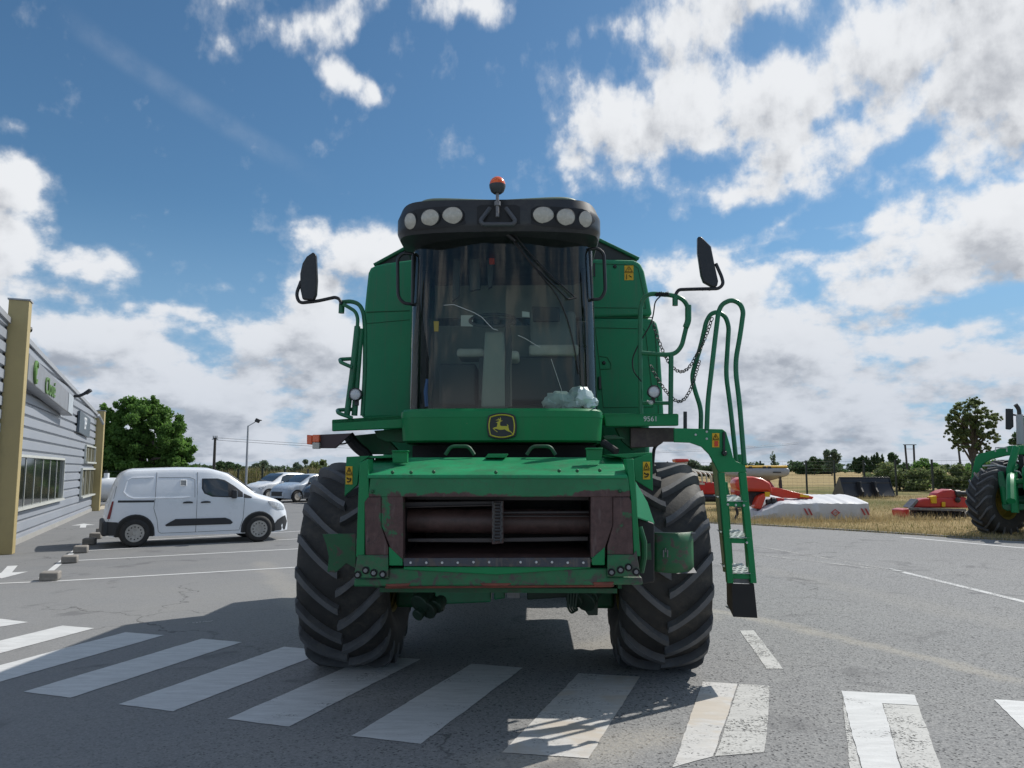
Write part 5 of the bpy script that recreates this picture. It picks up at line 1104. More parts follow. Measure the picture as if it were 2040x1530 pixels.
class Car:
    """body lofted along x from stations; half width depends on height"""
    def __init__(s, top, belt, bot, wid, roofw, arches, sill_w=.97):
        s.top, s.belt, s.bot, s.wid, s.roofw, s.arches, s.sw = top, belt, bot, wid, roofw, arches, sill_w
    def side(s, x, z):
        zt, zb, z0 = interp(s.top, x), interp(s.belt, x), interp(s.bot, x); w = interp(s.wid, x); rw = interp(s.roofw, x)
        zb = min(zb, zt - .03)
        if z <= zb:
            t = (z - z0) / max(.01, zb - z0); return w * (s.sw + (1 - s.sw) * math.sin(min(1, max(0, t) * 1.35) * math.pi / 2) - .012 * max(0, t - .7))
        t = (z - zb) / max(.01, zt - zb); t = min(1, t); return (w * .996) * (1 - t ** 1.5) + rw * t ** 1.5
    def section(s, x):
        zt, zb, z0 = interp(s.top, x), interp(s.belt, x), interp(s.bot, x); zb = min(zb, zt - .03); P = []
        for k in range(9): z = z0 + (zb - z0) * k / 8; P.append((s.side(x, z), z))
        for k in range(1, 9):
            z = zb + (zt - .05 - zb) * k / 8 if zt - zb > .08 else zb + (zt - zb) * .6 * k / 8; P.append((s.side(x, z), z))
        w = P[-1][0]; zz = P[-1][1]
        for k in range(1, 7): t = k / 6; P.append((w * math.cos(t * math.pi / 2) if k < 6 else 0.0, zz + (zt - zz) * math.sin(t * math.pi / 2) ** .8 + .012 * t))
        return P
    def body(s, x0, x1, n, m, parent, name='body'):
        xs = sorted([x0 + (x1 - x0) * (.5 - .5 * math.cos(math.pi * i / n)) for i in range(n + 1)])
        g = MB(); rows = []
        for x in xs:
            P = s.section(x)
            rows.append([g.bm.verts.new((x, -w, z)) for w, z in P] + [g.bm.verts.new((x, w, z)) for w, z in P[-2::-1]])
        for A, B in zip(rows, rows[1:]):
            for j in range(len(A) - 1): g.bm.faces.new((A[j], A[j + 1], B[j + 1], B[j]))
            g.bm.faces.new((A[0], B[0], B[-1], A[-1]))
        g.bm.faces.new(rows[0]); g.bm.faces.new(rows[-1][::-1])
        return g.build(name, m, parent, smooth=42)
    def panel(s, poly, m, parent, name, off=.006, sides=(-1,), cuts=2, thick=.0):
        g = MB()
        for sd in sides:
            vs = [g.bm.verts.new((x, 0, z)) for x, z in poly]; f = g.bm.faces.new(vs); before = set(g.bm.verts)
            r = bmesh.ops.triangulate(g.bm, faces=[f]);
            if cuts: bmesh.ops.subdivide_edges(g.bm, edges=list({e for ff in r['faces'] for e in ff.edges}), cuts=cuts, use_grid_fill=True)
            vv = [v for v in g.bm.verts if abs(v.co.y) < 1e-9]
            for v in vv: v.co.y = sd * (s.side(v.co.x, v.co.z) + off)
        return g.build(name, m, parent, smooth=40)
    def strip(s, pts, m, parent, name, r=.006, sides=(-1,), dense=6):
        g = MB()
        for sd in sides:
            P = []
            for (a, b) in zip(pts, pts[1:]):
                for k in range(dense): t = k / dense; P.append((a[0] + (b[0] - a[0]) * t, a[1] + (b[1] - a[1]) * t))
            P.append(pts[-1]); g.tube([(x, sd * (s.side(x, z) + .001), z) for x, z in P], r, 5)
        return g.build(name, m, parent)
def wheel(parent, x, y, r, w, side, spokes=12, hub=.62, steel=True, detail=True):
    g = MB(); o = (x, y - side * w * .5, r); ax = (0, side, 0)
    g.lathe([(r * hub, .0), (r * .80, -.004), (r * .95, .02), (r, .05), (r, w - .05), (r * .95, w - .015), (r * .80, w + .008), (r * hub, w - .005)], o, ax, 36)
    ty = g.build('wheel', M['car_tyre'], parent, smooth=45)
    g = MB(); g.lathe([(0, w + .002), (r * .14, w + .0), (r * .17, w - .012), (r * .34, w - .004), (r * .50, w - .006), (r * .57, w + .004), (r * hub, w + .004), (r * (hub + .01), w - .02)], o, ax, 36); rm = g.build('rim', M['wheel_grey'], ty, smooth=40)
    if detail:
        g = MB(); yy = y - side * w * .5 + side * (w - .008)
        for k in range(spokes):
            a = 2 * math.pi * k / spokes; cx, cz = x + math.cos(a) * r * .44, r + math.sin(a) * r * .44
            g.cyl((cx, yy, cz), (cx, yy + side * .006, cz), r * .05, seg=8)
        g.build('rim_hole', M['pit'], rm)
    return ty
def arch(parent, x, y, r, side, m, name='arch_trim', wid=.035, deep=.07):
    pass
# ---- white panel van: x along the length (rear axle at 0), z up
van_top = [(-.62, .50), (-.58, .92), (-.42, 1.50), (-.30, 1.72), (-.10, 1.80), (.9, 1.835), (1.6, 1.825), (2.05, 1.70), (2.35, 1.49), (2.72, 1.20), (3.0, 1.12), (3.30, 1.02), (3.45, .93), (3.55, .72), (3.58, .45)]
van = Car(van_top, [(-.62, .48), (-.58, .88), (-.5, 1.06), (2.3, 1.06), (2.72, 1.06), (3.2, .92), (3.58, .42)], [(-.62, .30), (-.4, .24), (3.2, .22), (3.58, .25)],
          [(-.62, .80), (-.50, .87), (-.2, .91), (2.6, .92), (3.1, .86), (3.42, .70), (3.58, .52)], [(-.62, .72), (-.3, .75), (1.6, .76), (2.2, .70), (2.72, .76), (3.2, .74), (3.58, .48)], None)
pr, pf2 = G(266, 1090), G(513, 1079); vd = (pf2 - pr); vscale = vd.length / 2.785; vang = math.atan2(vd.y, vd.x)
vroot = empty('panel_van', 'white windowless panel van parked nose out beside the showroom', 'van', pr, vang); vroot.scale = (vscale,) * 3
vcen = .92 - .10                                              # the near (right) side carries the wheels seen
vb = empty('tmp'); bpy.data.objects.remove(vb)
def vpart(o): o.location = (0, vcen, 0); return o
M['van_white'] = mat('van_white', (.80, .83, .88), .30, var=.02, scale=1.5, coat=.5, dirt=.12, dirtcol=(.50, .50, .48))
vbody = vpart(van.body(-.62, 3.58, 46, M['van_white'], vroot))
vpart(van.panel([(-.62, .28), (-.30, .28), (-.44, .48), (-.36, .58), (-.60, .60)], M['bumper'], vroot, 'rear_bumper', .010, (-1, 1)))
g_ = MB(); g_.span((-.68, -.86, .27), (-.55, .86, .60)); vpart(g_.build('rear_bumper', M['bumper'], vroot, bevel=.05, bseg=3))
def archpoly(cx, r, cz, z0):
    return [(cx + math.cos(t) * r, cz + math.sin(t) * r) for t in (math.pi * k / 14 for k in range(15))]
for cx in (0.0, 2.785):
    pts = archpoly(cx, .40, .33, .3); vpart(van.panel([(cx + .40, .24)] + pts + [(cx - .40, .24)], M['pit'], vroot, 'wheel_arch', .016, (-1, 1)))
    vpart(van.strip([(cx + .41, .25)] + archpoly(cx, .405, .33, .3) + [(cx - .405, .25)], M['bumper'], vroot, 'arch_trim', .022, (-1, 1), 1))
for cx in (0.0, 2.785):
    for sd in (-1, 1): vpart(wheel(vroot, cx, sd * .845, .325, .21, sd))
vpart(van.panel([(3.06, .25), (3.26, .52), (3.40, .60), (3.50, .62), (3.56, .46), (3.50, .26)], M['bumper'], vroot, 'front_bumper', .012, (-1, 1)))
g_ = MB(); g_.prism([(3.42, -.62, .26), (3.60, -.44, .26), (3.60, .44, .26), (3.42, .62, .26)], (0, 0, .34)); vpart(g_.build('front_bumper', M['bumper'], vroot, bevel=.06, bseg=3))
vpart(van.panel([(.66, .46), (2.12, .46), (2.16, .50), (2.10, .57), (1.98, .62), (.86, .62), (.72, .54), (.64, .49)], M['bumper'], vroot, 'door_moulding', .016))
vpart(van.panel([(1.42, 1.57), (1.78, 1.57), (1.95, 1.53), (2.20, 1.37), (2.38, 1.22), (2.38, 1.11), (2.0, 1.11), (1.66, 1.13), (1.48, 1.21), (1.42, 1.33)], M['bumper'], vroot, 'window_surround', .004, (-1, 1)))
vpart(van.panel([(1.45, 1.545), (1.78, 1.545), (1.93, 1.505), (2.02, 1.45), (2.04, 1.13), (1.66, 1.155), (1.50, 1.225), (1.45, 1.33)], M['car_glass'], vroot, 'cab_window', .009, (-1, 1)))
vpart(van.panel([(2.40, 1.20), (2.60, 1.11), (2.58, 1.08), (2.40, 1.09)], M['bumper'], vroot, 'quarter_trim', .004, (-1, 1)))
g_ = MB()
def ws_pt(u, v):
    x = 2.06 + (2.74 - 2.06) * v; zt = interp(van_top, x); w = interp(van.roofw, x) * .90; return Vector((x + .012, (2 * u - 1) * w, zt + .012 + .02 * (1 - (2 * u - 1) ** 2)))
g_.grid(ws_pt, 8, 10); vpart(g_.build('windscreen', M['car_glass'], vroot, smooth=60))
SEAM = [([(.42, 1.72), (.40, 1.14), (.38, .88), (.46, .62), (.50, .34), (.56, .30), (1.35, .30)]), ([(1.32, 1.72), (1.32, .30)]), ([(2.42, 1.08), (2.40, .60), (2.32, .31), (1.36, .30)]), ([(-.42, 1.40), (-.55, .62)]),
        ([(.46, 1.60), (1.14, 1.60), (1.26, 1.55), (1.27, 1.12)])]
for q in SEAM: vpart(van.strip(q, M['seamline'], vroot, 'panel_gap', .0045))
vpart(van.strip([(.36, 1.60), (-.10, 1.59), (-.20, 1.53), (-.27, 1.27), (-.18, 1.17), (-.06, 1.12), (1.0, 1.12), (1.15, 1.14)], M['van_white'], vroot, 'pressed_rib', .018))
vpart(van.panel([(-.38, 1.08), (.38, 1.07), (.38, 1.025), (-.38, 1.03)], M['bumper'], vroot, 'slide_rail', .008))
for xx in (1.12, 1.52): vpart(van.panel([(xx - .12, .985), (xx + .11, .985), (xx + .10, 1.018), (xx + .04, 1.03), (xx - .04, 1.03), (xx - .11, 1.015)], M['bumper'], vroot, 'door_handle', .025))
vpart(van.panel([(.94, 1.40), (1.07, 1.40), (1.07, 1.53), (.94, 1.53)], mat('vent_grey', (.30, .30, .30), .6), vroot, 'roof_vent', .010, cuts=0)); vpart(van.strip([(.94, 1.40), (1.07, 1.40), (1.07, 1.53), (.94, 1.53), (.94, 1.40)], M['white_paint'], vroot, 'vent_frame', .012))
vpart(van.panel([(-.585, .66), (-.52, .66), (-.46, 1.06), (-.50, 1.06)], M['tail'], vroot, 'tail_lamp', .012, (-1, 1)))
vpart(van.panel([(2.98, 1.00), (3.10, 1.00), (3.34, .92), (3.48, .80), (3.44, .755), (3.24, .79), (3.06, .88)], M['headlamp'], vroot, 'head_lamp', .012, (-1, 1)))
g_ = MB(); g_.box((2.16, -.98, 1.19), (.12, .15, .21)); g_.cyl((2.2, -.86, 1.12), (2.16, -.95, 1.14), .03); vpart(g_.build('door_mirror', M['bumper'], vroot, bevel=.04, bseg=3))
g_ = MB(); g_.box((2.225, -.98, 1.19), (.012, .12, .16)); g_.box((2.16, .98, 1.19), (.12, .15, .21)); vpart(g_.build('mirror_glass', M['headlamp'], vroot))
g_ = MB(); g_.box((3.36, -.60, .42), (.10, .10, .09), (0, 0, R(-40))); vpart(g_.build('fog_lamp', M['headlamp'], vroot, bevel=.02))

# ---- passenger cars
def small_car(name, label, loc, ang, paint, L=4.0, H=1.45, W_=1.68, estate=False, bonnet_paint=None):
    k = L / 4.0
    top = [(-.70, .55), (-.66, .85), (-.55, 1.00), (-.30 if not estate else -.52, H - .18), (.15, H - .02), (.9, H), (1.35, H - .06), (1.65, H - .20), (2.10, 1.00), (2.4, .96), (2.85, .84), (3.05, .72), (3.15, .50)]
    top = [(x * k, z) for x, z in top]; hw = W_ / 2
    c = Car(top, [(-.70 * k, .5), (-.6 * k, .85), (2.0 * k, .90), (2.5 * k, .88), (3.15 * k, .48)], [(-.7 * k, .32), (-.4 * k, .20), (2.9 * k, .20), (3.15 * k, .24)],
            [(-.70 * k, hw * .80), (-.4 * k, hw * .97), (1, hw), (2.3 * k, hw), (2.9 * k, hw * .88), (3.15 * k, hw * .62)], [(-.70 * k, hw * .6), (-.2, hw * .68), (1, hw * .72), (2.1 * k, hw * .80), (2.9 * k, hw * .70), (3.15 * k, hw * .5)], None)
    r = empty(name, label, 'car', loc, ang, 'cars parked along the far kerb')
    c.body(-.70 * k, 3.15 * k, 30, paint, r)
    wb = 2.45 * k
    for cx in (0, wb):
        c.panel([(cx + .36, .21)] + archpoly(cx, .36, .30, .3) + [(cx - .36, .21)], M['pit'], r, 'wheel_arch', .006, (-1, 1), 1)
        for sd in (-1, 1): wheel(r, cx, sd * (hw - .11), .30, .18, sd, detail=False)
    zs = .96
    c.panel([(.02 if not estate else -.45, zs), (1.78 * k, zs), (1.55 * k, H - .22), (1.25 * k, H - .11), (.15, H - .09), (-.05 if not estate else -.35, H - .22)], M['car_glass'], r, 'side_window', .008, (-1, 1), 2)
    c.strip([(.78 * k, zs), (.74 * k, H - .09)], paint, r, 'door_pillar', .03, (-1, 1)); c.strip([(.72 * k, .94), (.70 * k, .4), (.45, .3)], M['seamline'], r, 'panel_gap', .005, (-1, 1)); c.strip([(1.72 * k, .94), (1.78 * k, .4)], M['seamline'], r, 'panel_gap', .005, (-1, 1)); c.strip([(.4, .52), (2.0 * k, .52)], M['bumper'], r, 'door_moulding', .02, (-1, 1))
    g = MB()
    def wpt(u, v):
        x = (1.36 + (2.08 - 1.36) * v) * k; return Vector((x + .012, (2 * u - 1) * interp(c.roofw, x) * .90, interp(top, x) + .014 + .012 * (1 - (2 * u - 1) ** 2)))
    g.grid(wpt, 8, 8); g.build('windscreen', M['car_glass'], r, smooth=60)
    c.panel([(2.60 * k, .80), (2.90 * k, .74), (3.0 * k, .66), (2.95 * k, .60), (2.72 * k, .66)], M['headlamp'], r, 'head_lamp', .01, (-1, 1), 1)
    g = MB(); g.prism([(2.98 * k, -hw * .66, .32), (3.16 * k, -hw * .5, .32), (3.16 * k, hw * .5, .32), (2.98 * k, hw * .66, .32)], (0, 0, .24)); g.build('grille', M['bumper'], r, bevel=.03)
    g = MB(); g.box((1.75 * k, hw + .07, .97), (.10, .16, .12)); g.box((1.75 * k, -hw - .07, .97), (.10, .16, .12)); g.build('door_mirror', M['bumper'] if not estate else paint, r, bevel=.03)
    return r
M['silver'] = mat('silver_blue_car', (.38, .44, .52), .3, .45, var=.04, coat=.6); M['est_white'] = mat('white_car', (.80, .81, .83), .28, var=.02, coat=.6)
p = G(553, 996); ca = R(205)
def front_at(px, py, ang, L): q = G(px, py); return Vector((q.x, q.y, 0)) - Vector((math.cos(ang), math.sin(ang), 0)) * 0
def car_spot(px, py, ang, k, hw):
    u = Vector((math.cos(ang), math.sin(ang), 0)); l = Vector((-u.y, u.x, 0)); return G(px, py) - u * (2.45 * k) - l * (hw - .05)
AC = R(236)
small_car('hatchback_car', 'silver blue three door hatchback parked behind the front tyre of the combine', car_spot(592, 1001, AC, .97, .83), AC, M['silver'], 3.9, 1.46, 1.66)
small_car('estate_car', 'white estate car with roof rails parked behind the van bonnet', car_spot(535, 997, AC, 1.1, .87), AC, M['est_white'], 4.4, 1.52, 1.74, True)
small_car('dark_car', 'dark car mostly hidden behind the big front tyre of the combine, beside the silver hatchback', car_spot(660, 1003, AC, 1, .84), AC, mat('dark_car_paint', (.03, .035, .045), .25, .2, coat=.6), 4.0, 1.44, 1.68)
# ================================================================== FARM MACHINES ON THE GRASS
M['red'] = mat('machine_red', (.50, .020, .018), .38, var=.12, scale=2, dirt=.25, dirtcol=(.30, .12, .08), coat=.3)
M['red_orange'] = mat('machine_orange_red', (.62, .045, .018), .36, var=.10, scale=1.5, dirt=.2, dirtcol=(.42, .14, .08), coat=.3)
M['tarp'] = mat('white_tarpaulin', (.60, .61, .64), .55, var=.05, scale=2, dirt=.35, dirtcol=(.42, .39, .34), bump=.25, bscale=5)
M['hopper'] = mat('hopper_grey', (.36, .37, .39), .45, var=.05); M['cream_pipe'] = mat('cream_pipe', (.50, .47, .40), .5, var=.1)
M['bucket'] = mat('bucket_black', (.018, .020, .026), .38, .2, var=.2, scale=2, dirt=.35, dirtcol=(.06, .055, .05), coat=.2)
M['machine_dark'] = mat('machine_dark', (.03, .03, .033), .55, .2, var=.3, scale=6)
def rnd_bump(mb, amp, seed=1):
    r = random.Random(seed)
    for v in mb.bm.verts: v.co += Vector((r.uniform(-1, 1), r.uniform(-1, 1), r.uniform(-1, 1))) * amp
# every machine: local x runs to the right of the photo, y away; placed by its ground point
def frame_at(name, label, cat, px, py, rz=0.0, group=None):
    p = G(px, py); o = empty(name, label, cat, p, rz, group); o['_d'] = p.y; return o, p
def LP(p, px, py, dy=0.0):                            # pixel -> local point on the plane y = p.y + dy
    q = D(px, py, p.y + dy); return Vector((q.x - p.x, dy, q.z))
def lslab(mb, p, pts, dy, depth): mb.prism([LP(p, a, b, dy) for a, b in pts], (0, depth, 0)); return mb

# ---- disc mower under a white cover
mw, p = frame_at('disc_mower', 'long disc mower under a creased white cover with red diamond badges', 'mower', 1620, 1036)
sec = [(-.05, 0.02), (-.10, .28), (-.04, .55), (.02, .585), (.9, .72), (1.8, .80), (2.0, .70), (2.05, .03)]
xl, xr = LP(p, 1512, 1034).x, LP(p, 1731, 1034).x
g_ = MB(); N = 40; rows = []; rd = random.Random(5)
for i in range(N + 1):
    t = i / N; x = xl + (xr - xl) * t; sc_ = min(1, .42 + t * 2.6) if t < .22 else 1.0; lift = .018 * math.sin(t * 13) * (1 - t) + .006 * math.sin(t * 47)
    rows.append([g_.bm.verts.new((x + (-.25 if (t == 0 and k in (0, 1)) else 0), y_ * (.75 + .25 * sc_) + rd.uniform(-.02, .02), max(.01, z_ * sc_ + (lift if z_ > .1 else 0) + rd.uniform(-.012, .012)))) for k, (y_, z_) in enumerate(sec)])
for A, B in zip(rows, rows[1:]):
    for k in range(len(sec) - 1): g_.bm.faces.new((A[k], A[k + 1], B[k + 1], B[k]))
g_.bm.faces.new(rows[0]); g_.bm.faces.new(rows[-1][::-1])
cover = g_.build('cover', M['tarp'], mw, smooth=28)
def cov_y(z): return -.05 - .05 * min(1, z / .28) + max(0, (z - .28) / .27) * .06 - .045
g_ = MB()
for px, py, s_ in ((1661, 1021, 1.0),):
    c = LP(p, px, py); R_ = .16
    for w in (1.0,):
        P = [(c.x - R_, c.z), (c.x, c.z + R_ * .8), (c.x + R_, c.z), (c.x, c.z - R_ * .8)]; Q = [(c.x + (a - c.x) * .72, c.z + (b - c.z) * .72) for a, b in P]
        for i in range(4): j = (i + 1) % 4; g_.face([(P[i][0], cov_y(P[i][1]), P[i][1]), (P[j][0], cov_y(P[j][1]), P[j][1]), (Q[j][0], cov_y(Q[j][1]), Q[j][1]), (Q[i][0], cov_y(Q[i][1]), Q[i][1])])
    Mx = Matrix.Translation((c.x, cov_y(c.z) - .004, c.z)) @ Matrix.Rotation(math.pi / 2, 4, 'X'); text_bm(g_, 'KUHN', .075, Mx, .001)
g_.build('badge', mat('badge_red', (.50, .05, .05), .5), cover, smooth=0)
g_ = MB()
for px0 in (1598, 1711):
    for k in range(2):
        q = [LP(p, px0 + k * 8 + a, 1012 + b) for a, b in ((0, 0), (4, 1), (11, 14), (7, 14))]; g_.face([(v.x, cov_y(v.z), v.z) for v in q])
g_.build('hazard_stripe', mat('stripe_red', (.42, .06, .07), .5), cover, smooth=0)
g_ = MB(); lslab(g_, p, [(1535, 972), (1548, 971), (1622, 990), (1618, 994), (1560, 992), (1536, 986)], .6, .15); g_.build('swing_arm', M['red_orange'], mw, bevel=.02)
g_ = MB(); lslab(g_, p, [(1594, 984), (1612, 987), (1612, 991), (1594, 990)], .57, .02); g_.build('arm_decal', M['decal_yellow'], mw)
g_ = MB(); lslab(g_, p, [(1465, 958), (1478, 951), (1500, 949), (1520, 953), (1537, 963), (1541, 985), (1530, 980), (1500, 979), (1480, 979), (1468, 976)], .3, .8); g_.build('gear_housing', M['red_orange'], mw, bevel=.10, bseg=3)
g_ = MB(); lslab(g_, p, [(1510, 989), (1524, 982), (1526, 992), (1517, 1016), (1502, 1012)], .25, .4); g_.build('drive_guard', M['red_orange'], mw, bevel=.05)
g_ = MB(); lslab(g_, p, [(1484, 978), (1528, 978), (1520, 1000), (1500, 1010), (1484, 990)], .6, .4); g_.cyl(LP(p, 1526, 1000, .4), LP(p, 1550, 998, .4), .09); g_.cyl(LP(p, 1536, 998, .35), LP(p, 1544, 998, .35), .13); g_.build('gearbox', M['machine_dark'], mw, bevel=.02)
g_ = MB(); lslab(g_, p, [(1548, 992), (1562, 992), (1563, 1004), (1548, 1004)], .3, .25); g_.build('disc_drive', M['red'], mw, bevel=.03)
g_ = MB(); g_.tube([LP(p, 1511, 1014, .3), LP(p, 1511, 1044, .3)], .06, 8); g_.tube(fillet([LP(p, 1466, 1012, .3), LP(p, 1470, 1022, .3), LP(p, 1462, 1040, .3)], .2), .05, 8); g_.tube([LP(p, 1464, 1037, .3), LP(p, 1511, 1037, .3)], .025, 6); g_.tube([LP(p, 1555, 955, .7), LP(p, 1558, 990, .7)], .04, 6); g_.build('support_stand', M['machine_dark'], mw)
g_ = MB(); lslab(g_, p, [(1524, 980), (1534, 980), (1534, 990), (1524, 990)], .26, .03); g_.build('yellow_guard', M['decal_yellow'], mw)

# ---- air seeder tank behind the mower
sd, p = frame_at('seeder_hopper', 'grey seed hopper with a yellow lid on a red frame behind the mower', 'seeder', 1500, 1012)
g_ = MB(); x0_, x1_ = LP(p, 1452, 935).x, LP(p, 1560, 935).x; zt_, zm_, zb_ = LP(p, 1500, 932).z, LP(p, 1500, 946).z, LP(p, 1500, 957).z
def ringz(x0, x1, y0, y1, z): return [(x0, y0, z), (x1, y0, z), (x1, y1, z), (x0, y1, z)]
rg = [[g_.bm.verts.new(v) for v in ringz(*q)] for q in [(x0_, x1_, -.9, .9, zt_), (x0_, x1_, -.9, .9, zm_), (x0_ + .5, x1_ - .7, -.45, .45, zb_)]]
for A, B in zip(rg, rg[1:]):
    for k in range(4): g_.bm.faces.new((A[k], A[(k + 1) % 4], B[(k + 1) % 4], B[k]))
g_.bm.faces.new(rg[0]); g_.bm.faces.new(rg[-1]); g_.build('hopper', M['hopper'], sd, bevel=.12, bseg=3)
g_ = MB(); g_.span((x0_ + .08, -.85, zt_ + .005), (x1_ - .08, .85, zt_ + .10)); g_.build('lid', M['decal_yellow'], sd, bevel=.05)
g_ = MB()
for px in (1495, 1523, 1533): g_.box(LP(p, px, 930.5, -.86), (.14, .04, .07))
g_.box(LP(p, 1548, 941, -.92), (.35, .02, .05)); g_.box(LP(p, 1480, 939, -.92), (.3, .02, .05)); g_.tube([LP(p, 1555, 950, -.7), LP(p, 1553, 965, -.7), LP(p, 1560, 990, -.6)], .05, 8); g_.build('lid_latch', M['machine_dark'], sd)
g_ = MB(); lslab(g_, p, [(1466, 944), (1520, 946), (1535, 957), (1548, 975), (1540, 1000), (1480, 1000), (1464, 985)], -.3, .8); g_.build('frame', M['red'], sd, bevel=.1)
g_ = MB(); g_.box((-.6, 0, .3), (.2, 1.2, .6)); g_.box((.9, 0, .3), (.2, 1.2, .6)); g_.build('stand_leg', M['machine_dark'], sd)

# ---- seed drill seen past the right tyre
dr_, p = frame_at('seed_drill', 'red seed drill with cream seed hoses and a roller seen through the ladder', 'seed drill', 1410, 1002)
g_ = MB(); lslab(g_, p, [(1372, 957), (1440, 962), (1444, 985), (1372, 985)], -.1, .7); g_.build('drill_body', M['red'], dr_, bevel=.08)
g_ = MB(); lslab(g_, p, [(1378, 959), (1404, 962), (1404, 966), (1378, 964)], -.13, .02); g_.build('drill_decal', M['cream_pipe'], dr_)
g_ = MB(); lslab(g_, p, [(1345, 914), (1372, 914), (1373, 919), (1347, 921)], .2, .9); g_.build('hopper_lid', M['red'], dr_, bevel=.05)
g_ = MB(); lslab(g_, p, [(1348, 921), (1371, 919), (1366, 936), (1352, 936)], .3, .7); lslab(g_, p, [(1350, 936), (1368, 936), (1372, 960), (1350, 960)], .3, .6); g_.build('seed_hopper', M['cream_pipe'], dr_, bevel=.05)
g_ = MB()
for k in range(7):
    xx = 1376 + k * 9; g_.tube(fillet([LP(p, 1364 + k * 2, 934 + k * .6, .3), LP(p, xx - 2, 938 + k, .1), LP(p, xx + 4, 944 + k * .7, -.05), LP(p, xx + 5, 962, -.05)], .3), .045, 8)
g_.tube([LP(p, 1366, 934, .3), LP(p, 1400, 940, .3), LP(p, 1440, 945, .3)], .06, 8); g_.build('seed_hose', M['cream_pipe'], dr_)
g_ = MB(); lslab(g_, p, [(1380, 976), (1452, 976), (1452, 994), (1380, 994)], .05, .3); g_.cyl(LP(p, 1360, 992, .2), LP(p, 1442, 992, .2), .20, seg=16); g_.tube(fillet([LP(p, 1444, 962, .0), LP(p, 1450, 976, .0), LP(p, 1452, 992, .0)], .2), .07, 8); g_.build('roller', M['machine_dark'], dr_, bevel=.02)
g_ = MB()
for k in range(8): g_.ball(LP(p, 1388 + 7 * k, 979, .02), .03, seg=8)
g_.build('coulter_bolt', M['zinc'], dr_)
g_ = MB(); lslab(g_, p, [(1372, 984.5), (1448, 986), (1448, 990), (1372, 989)], -.05, .08); g_.build('drill_bar', mat('drill_blue', (.05, .07, .12), .5), dr_)
g_ = MB()
for k in range(9): g_.tube([LP(p, 1446 + k * 1.6, 946, .2), LP(p, 1447 + k * 1.7, 963, .2)], .012, 5)
g_.tube([LP(p, 1442, 948, .2), LP(p, 1462, 948, .2)], .02, 6); g_.build('harrow_tine', M['machine_dark'], dr_)

# ---- black loader bucket
bk, p = frame_at('loader_bucket', 'black loader bucket lying on the dry grass by the wire fence', 'bucket', 1735, 991)
k = (LP(p, 1788, 990).x - LP(p, 1680, 990).x)
xl, xr = LP(p, 1681, 990).x, LP(p, 1778, 990).x; hz = LP(p, 1720, 952).z
prof = [(-.3, .02), (-.32, .10), (.25, hz * .72), (.35, hz), (.42, hz), (1.6, .06), (1.6, .02)]
g_ = MB(); g_.prism([(xl + .0, y_, z_) for y_, z_ in prof], (xr - xl, 0, 0)); g_.build('shell', M['bucket'], bk, bevel=.02)
g_ = MB(); g_.prism([(xr + .01, y_, z_) for y_, z_ in [(-.34, .0), (.20, hz * .72), (.34, hz + .03), (.5, hz + .03), (1.75, .0)]], (.05, 0, 0)); g_.prism([(xl - .05, y_, z_) for y_, z_ in [(-.34, .0), (.20, hz * .72), (.34, hz + .03), (.5, hz + .03), (1.75, .0)]], (.05, 0, 0)); g_.build('side_cheek', M['bucket'], bk)
g_ = MB(); g_.box(((xl + xr) / 2, .30, hz * .74), (xr - xl, .12, .08)); g_.box(((xl + xr) / 2, .38, hz + .02), (xr - xl + .1, .14, .06)); g_.build('stiffener', M['bucket'], bk, bevel=.01)
for fx in (.30, .60):
    g_ = MB(); x = xl + (xr - xl) * fx; g_.prism([(x, -.50, .05), (x, -.62, .35), (x, -.35, .62), (x, -.30, .95), (x, .20, hz * .8), (x, -.2, .1)], (.10, 0, 0)); g_.build('bracket', M['machine_dark'], bk, bevel=.01)
g_ = MB(); g_.ball((xr + .08, .45, hz * .72), .07, seg=8); g_.build('eye_bolt', M['zinc'], bk)

# ---- red rotary tiller
tl, p = frame_at('rotary_tiller', 'red rotary tiller with a grey deflector bar on the grass beside the tractor', 'tiller', 1860, 1032)
g_ = MB(); lslab(g_, p, [(1829, 998), (1842, 993), (1926, 990), (1932, 1012), (1820, 1012)], .05, .5); lslab(g_, p, [(1867, 984), (1880, 977), (1896, 974), (1905, 980), (1912, 1002), (1868, 1002)], .1, .6); g_.build('tiller_hood', M['red'], tl, bevel=.06)
g_ = MB(); lslab(g_, p, [(1812, 1011), (1925, 1014), (1926, 1019), (1811, 1016)], -.1, .12); lslab(g_, p, [(1812, 1011), (1828, 994), (1830, 998), (1818, 1013)], .0, .5); g_.build('deflector_bar', M['steel'], tl, bevel=.01)
g_ = MB(); lslab(g_, p, [(1798, 1016), (1811, 1013), (1814, 1030), (1806, 1033), (1799, 1030)], -.15, .8); g_.build('end_plate', M['red'], tl, bevel=.03)
g_ = MB()
for kx in range(10):
    x0q = 1822 + kx * 11
    for m_ in range(3): g_.tube(fillet([LP(p, x0q, 1016, .3), LP(p, x0q + 3 + m_, 1024, .1 + .2 * m_), LP(p, x0q - 2 + 2 * m_, 1034, .0 + .25 * m_)], .1), .035, 6)
g_.cyl(LP(p, 1815, 1022, .35), LP(p, 1930, 1024, .35), .11, seg=12); g_.build('tine_rotor', M['machine_dark'], tl)
g_ = MB(); lslab(g_, p, [(1855, 990), (1866, 987), (1867, 1003), (1856, 1003)], .0, .3); lslab(g_, p, [(1877, 1000), (1884, 1000), (1884, 1010), (1877, 1010)], -.02, .05); g_.build('yellow_shield', M['decal_yellow'], tl, bevel=.02)
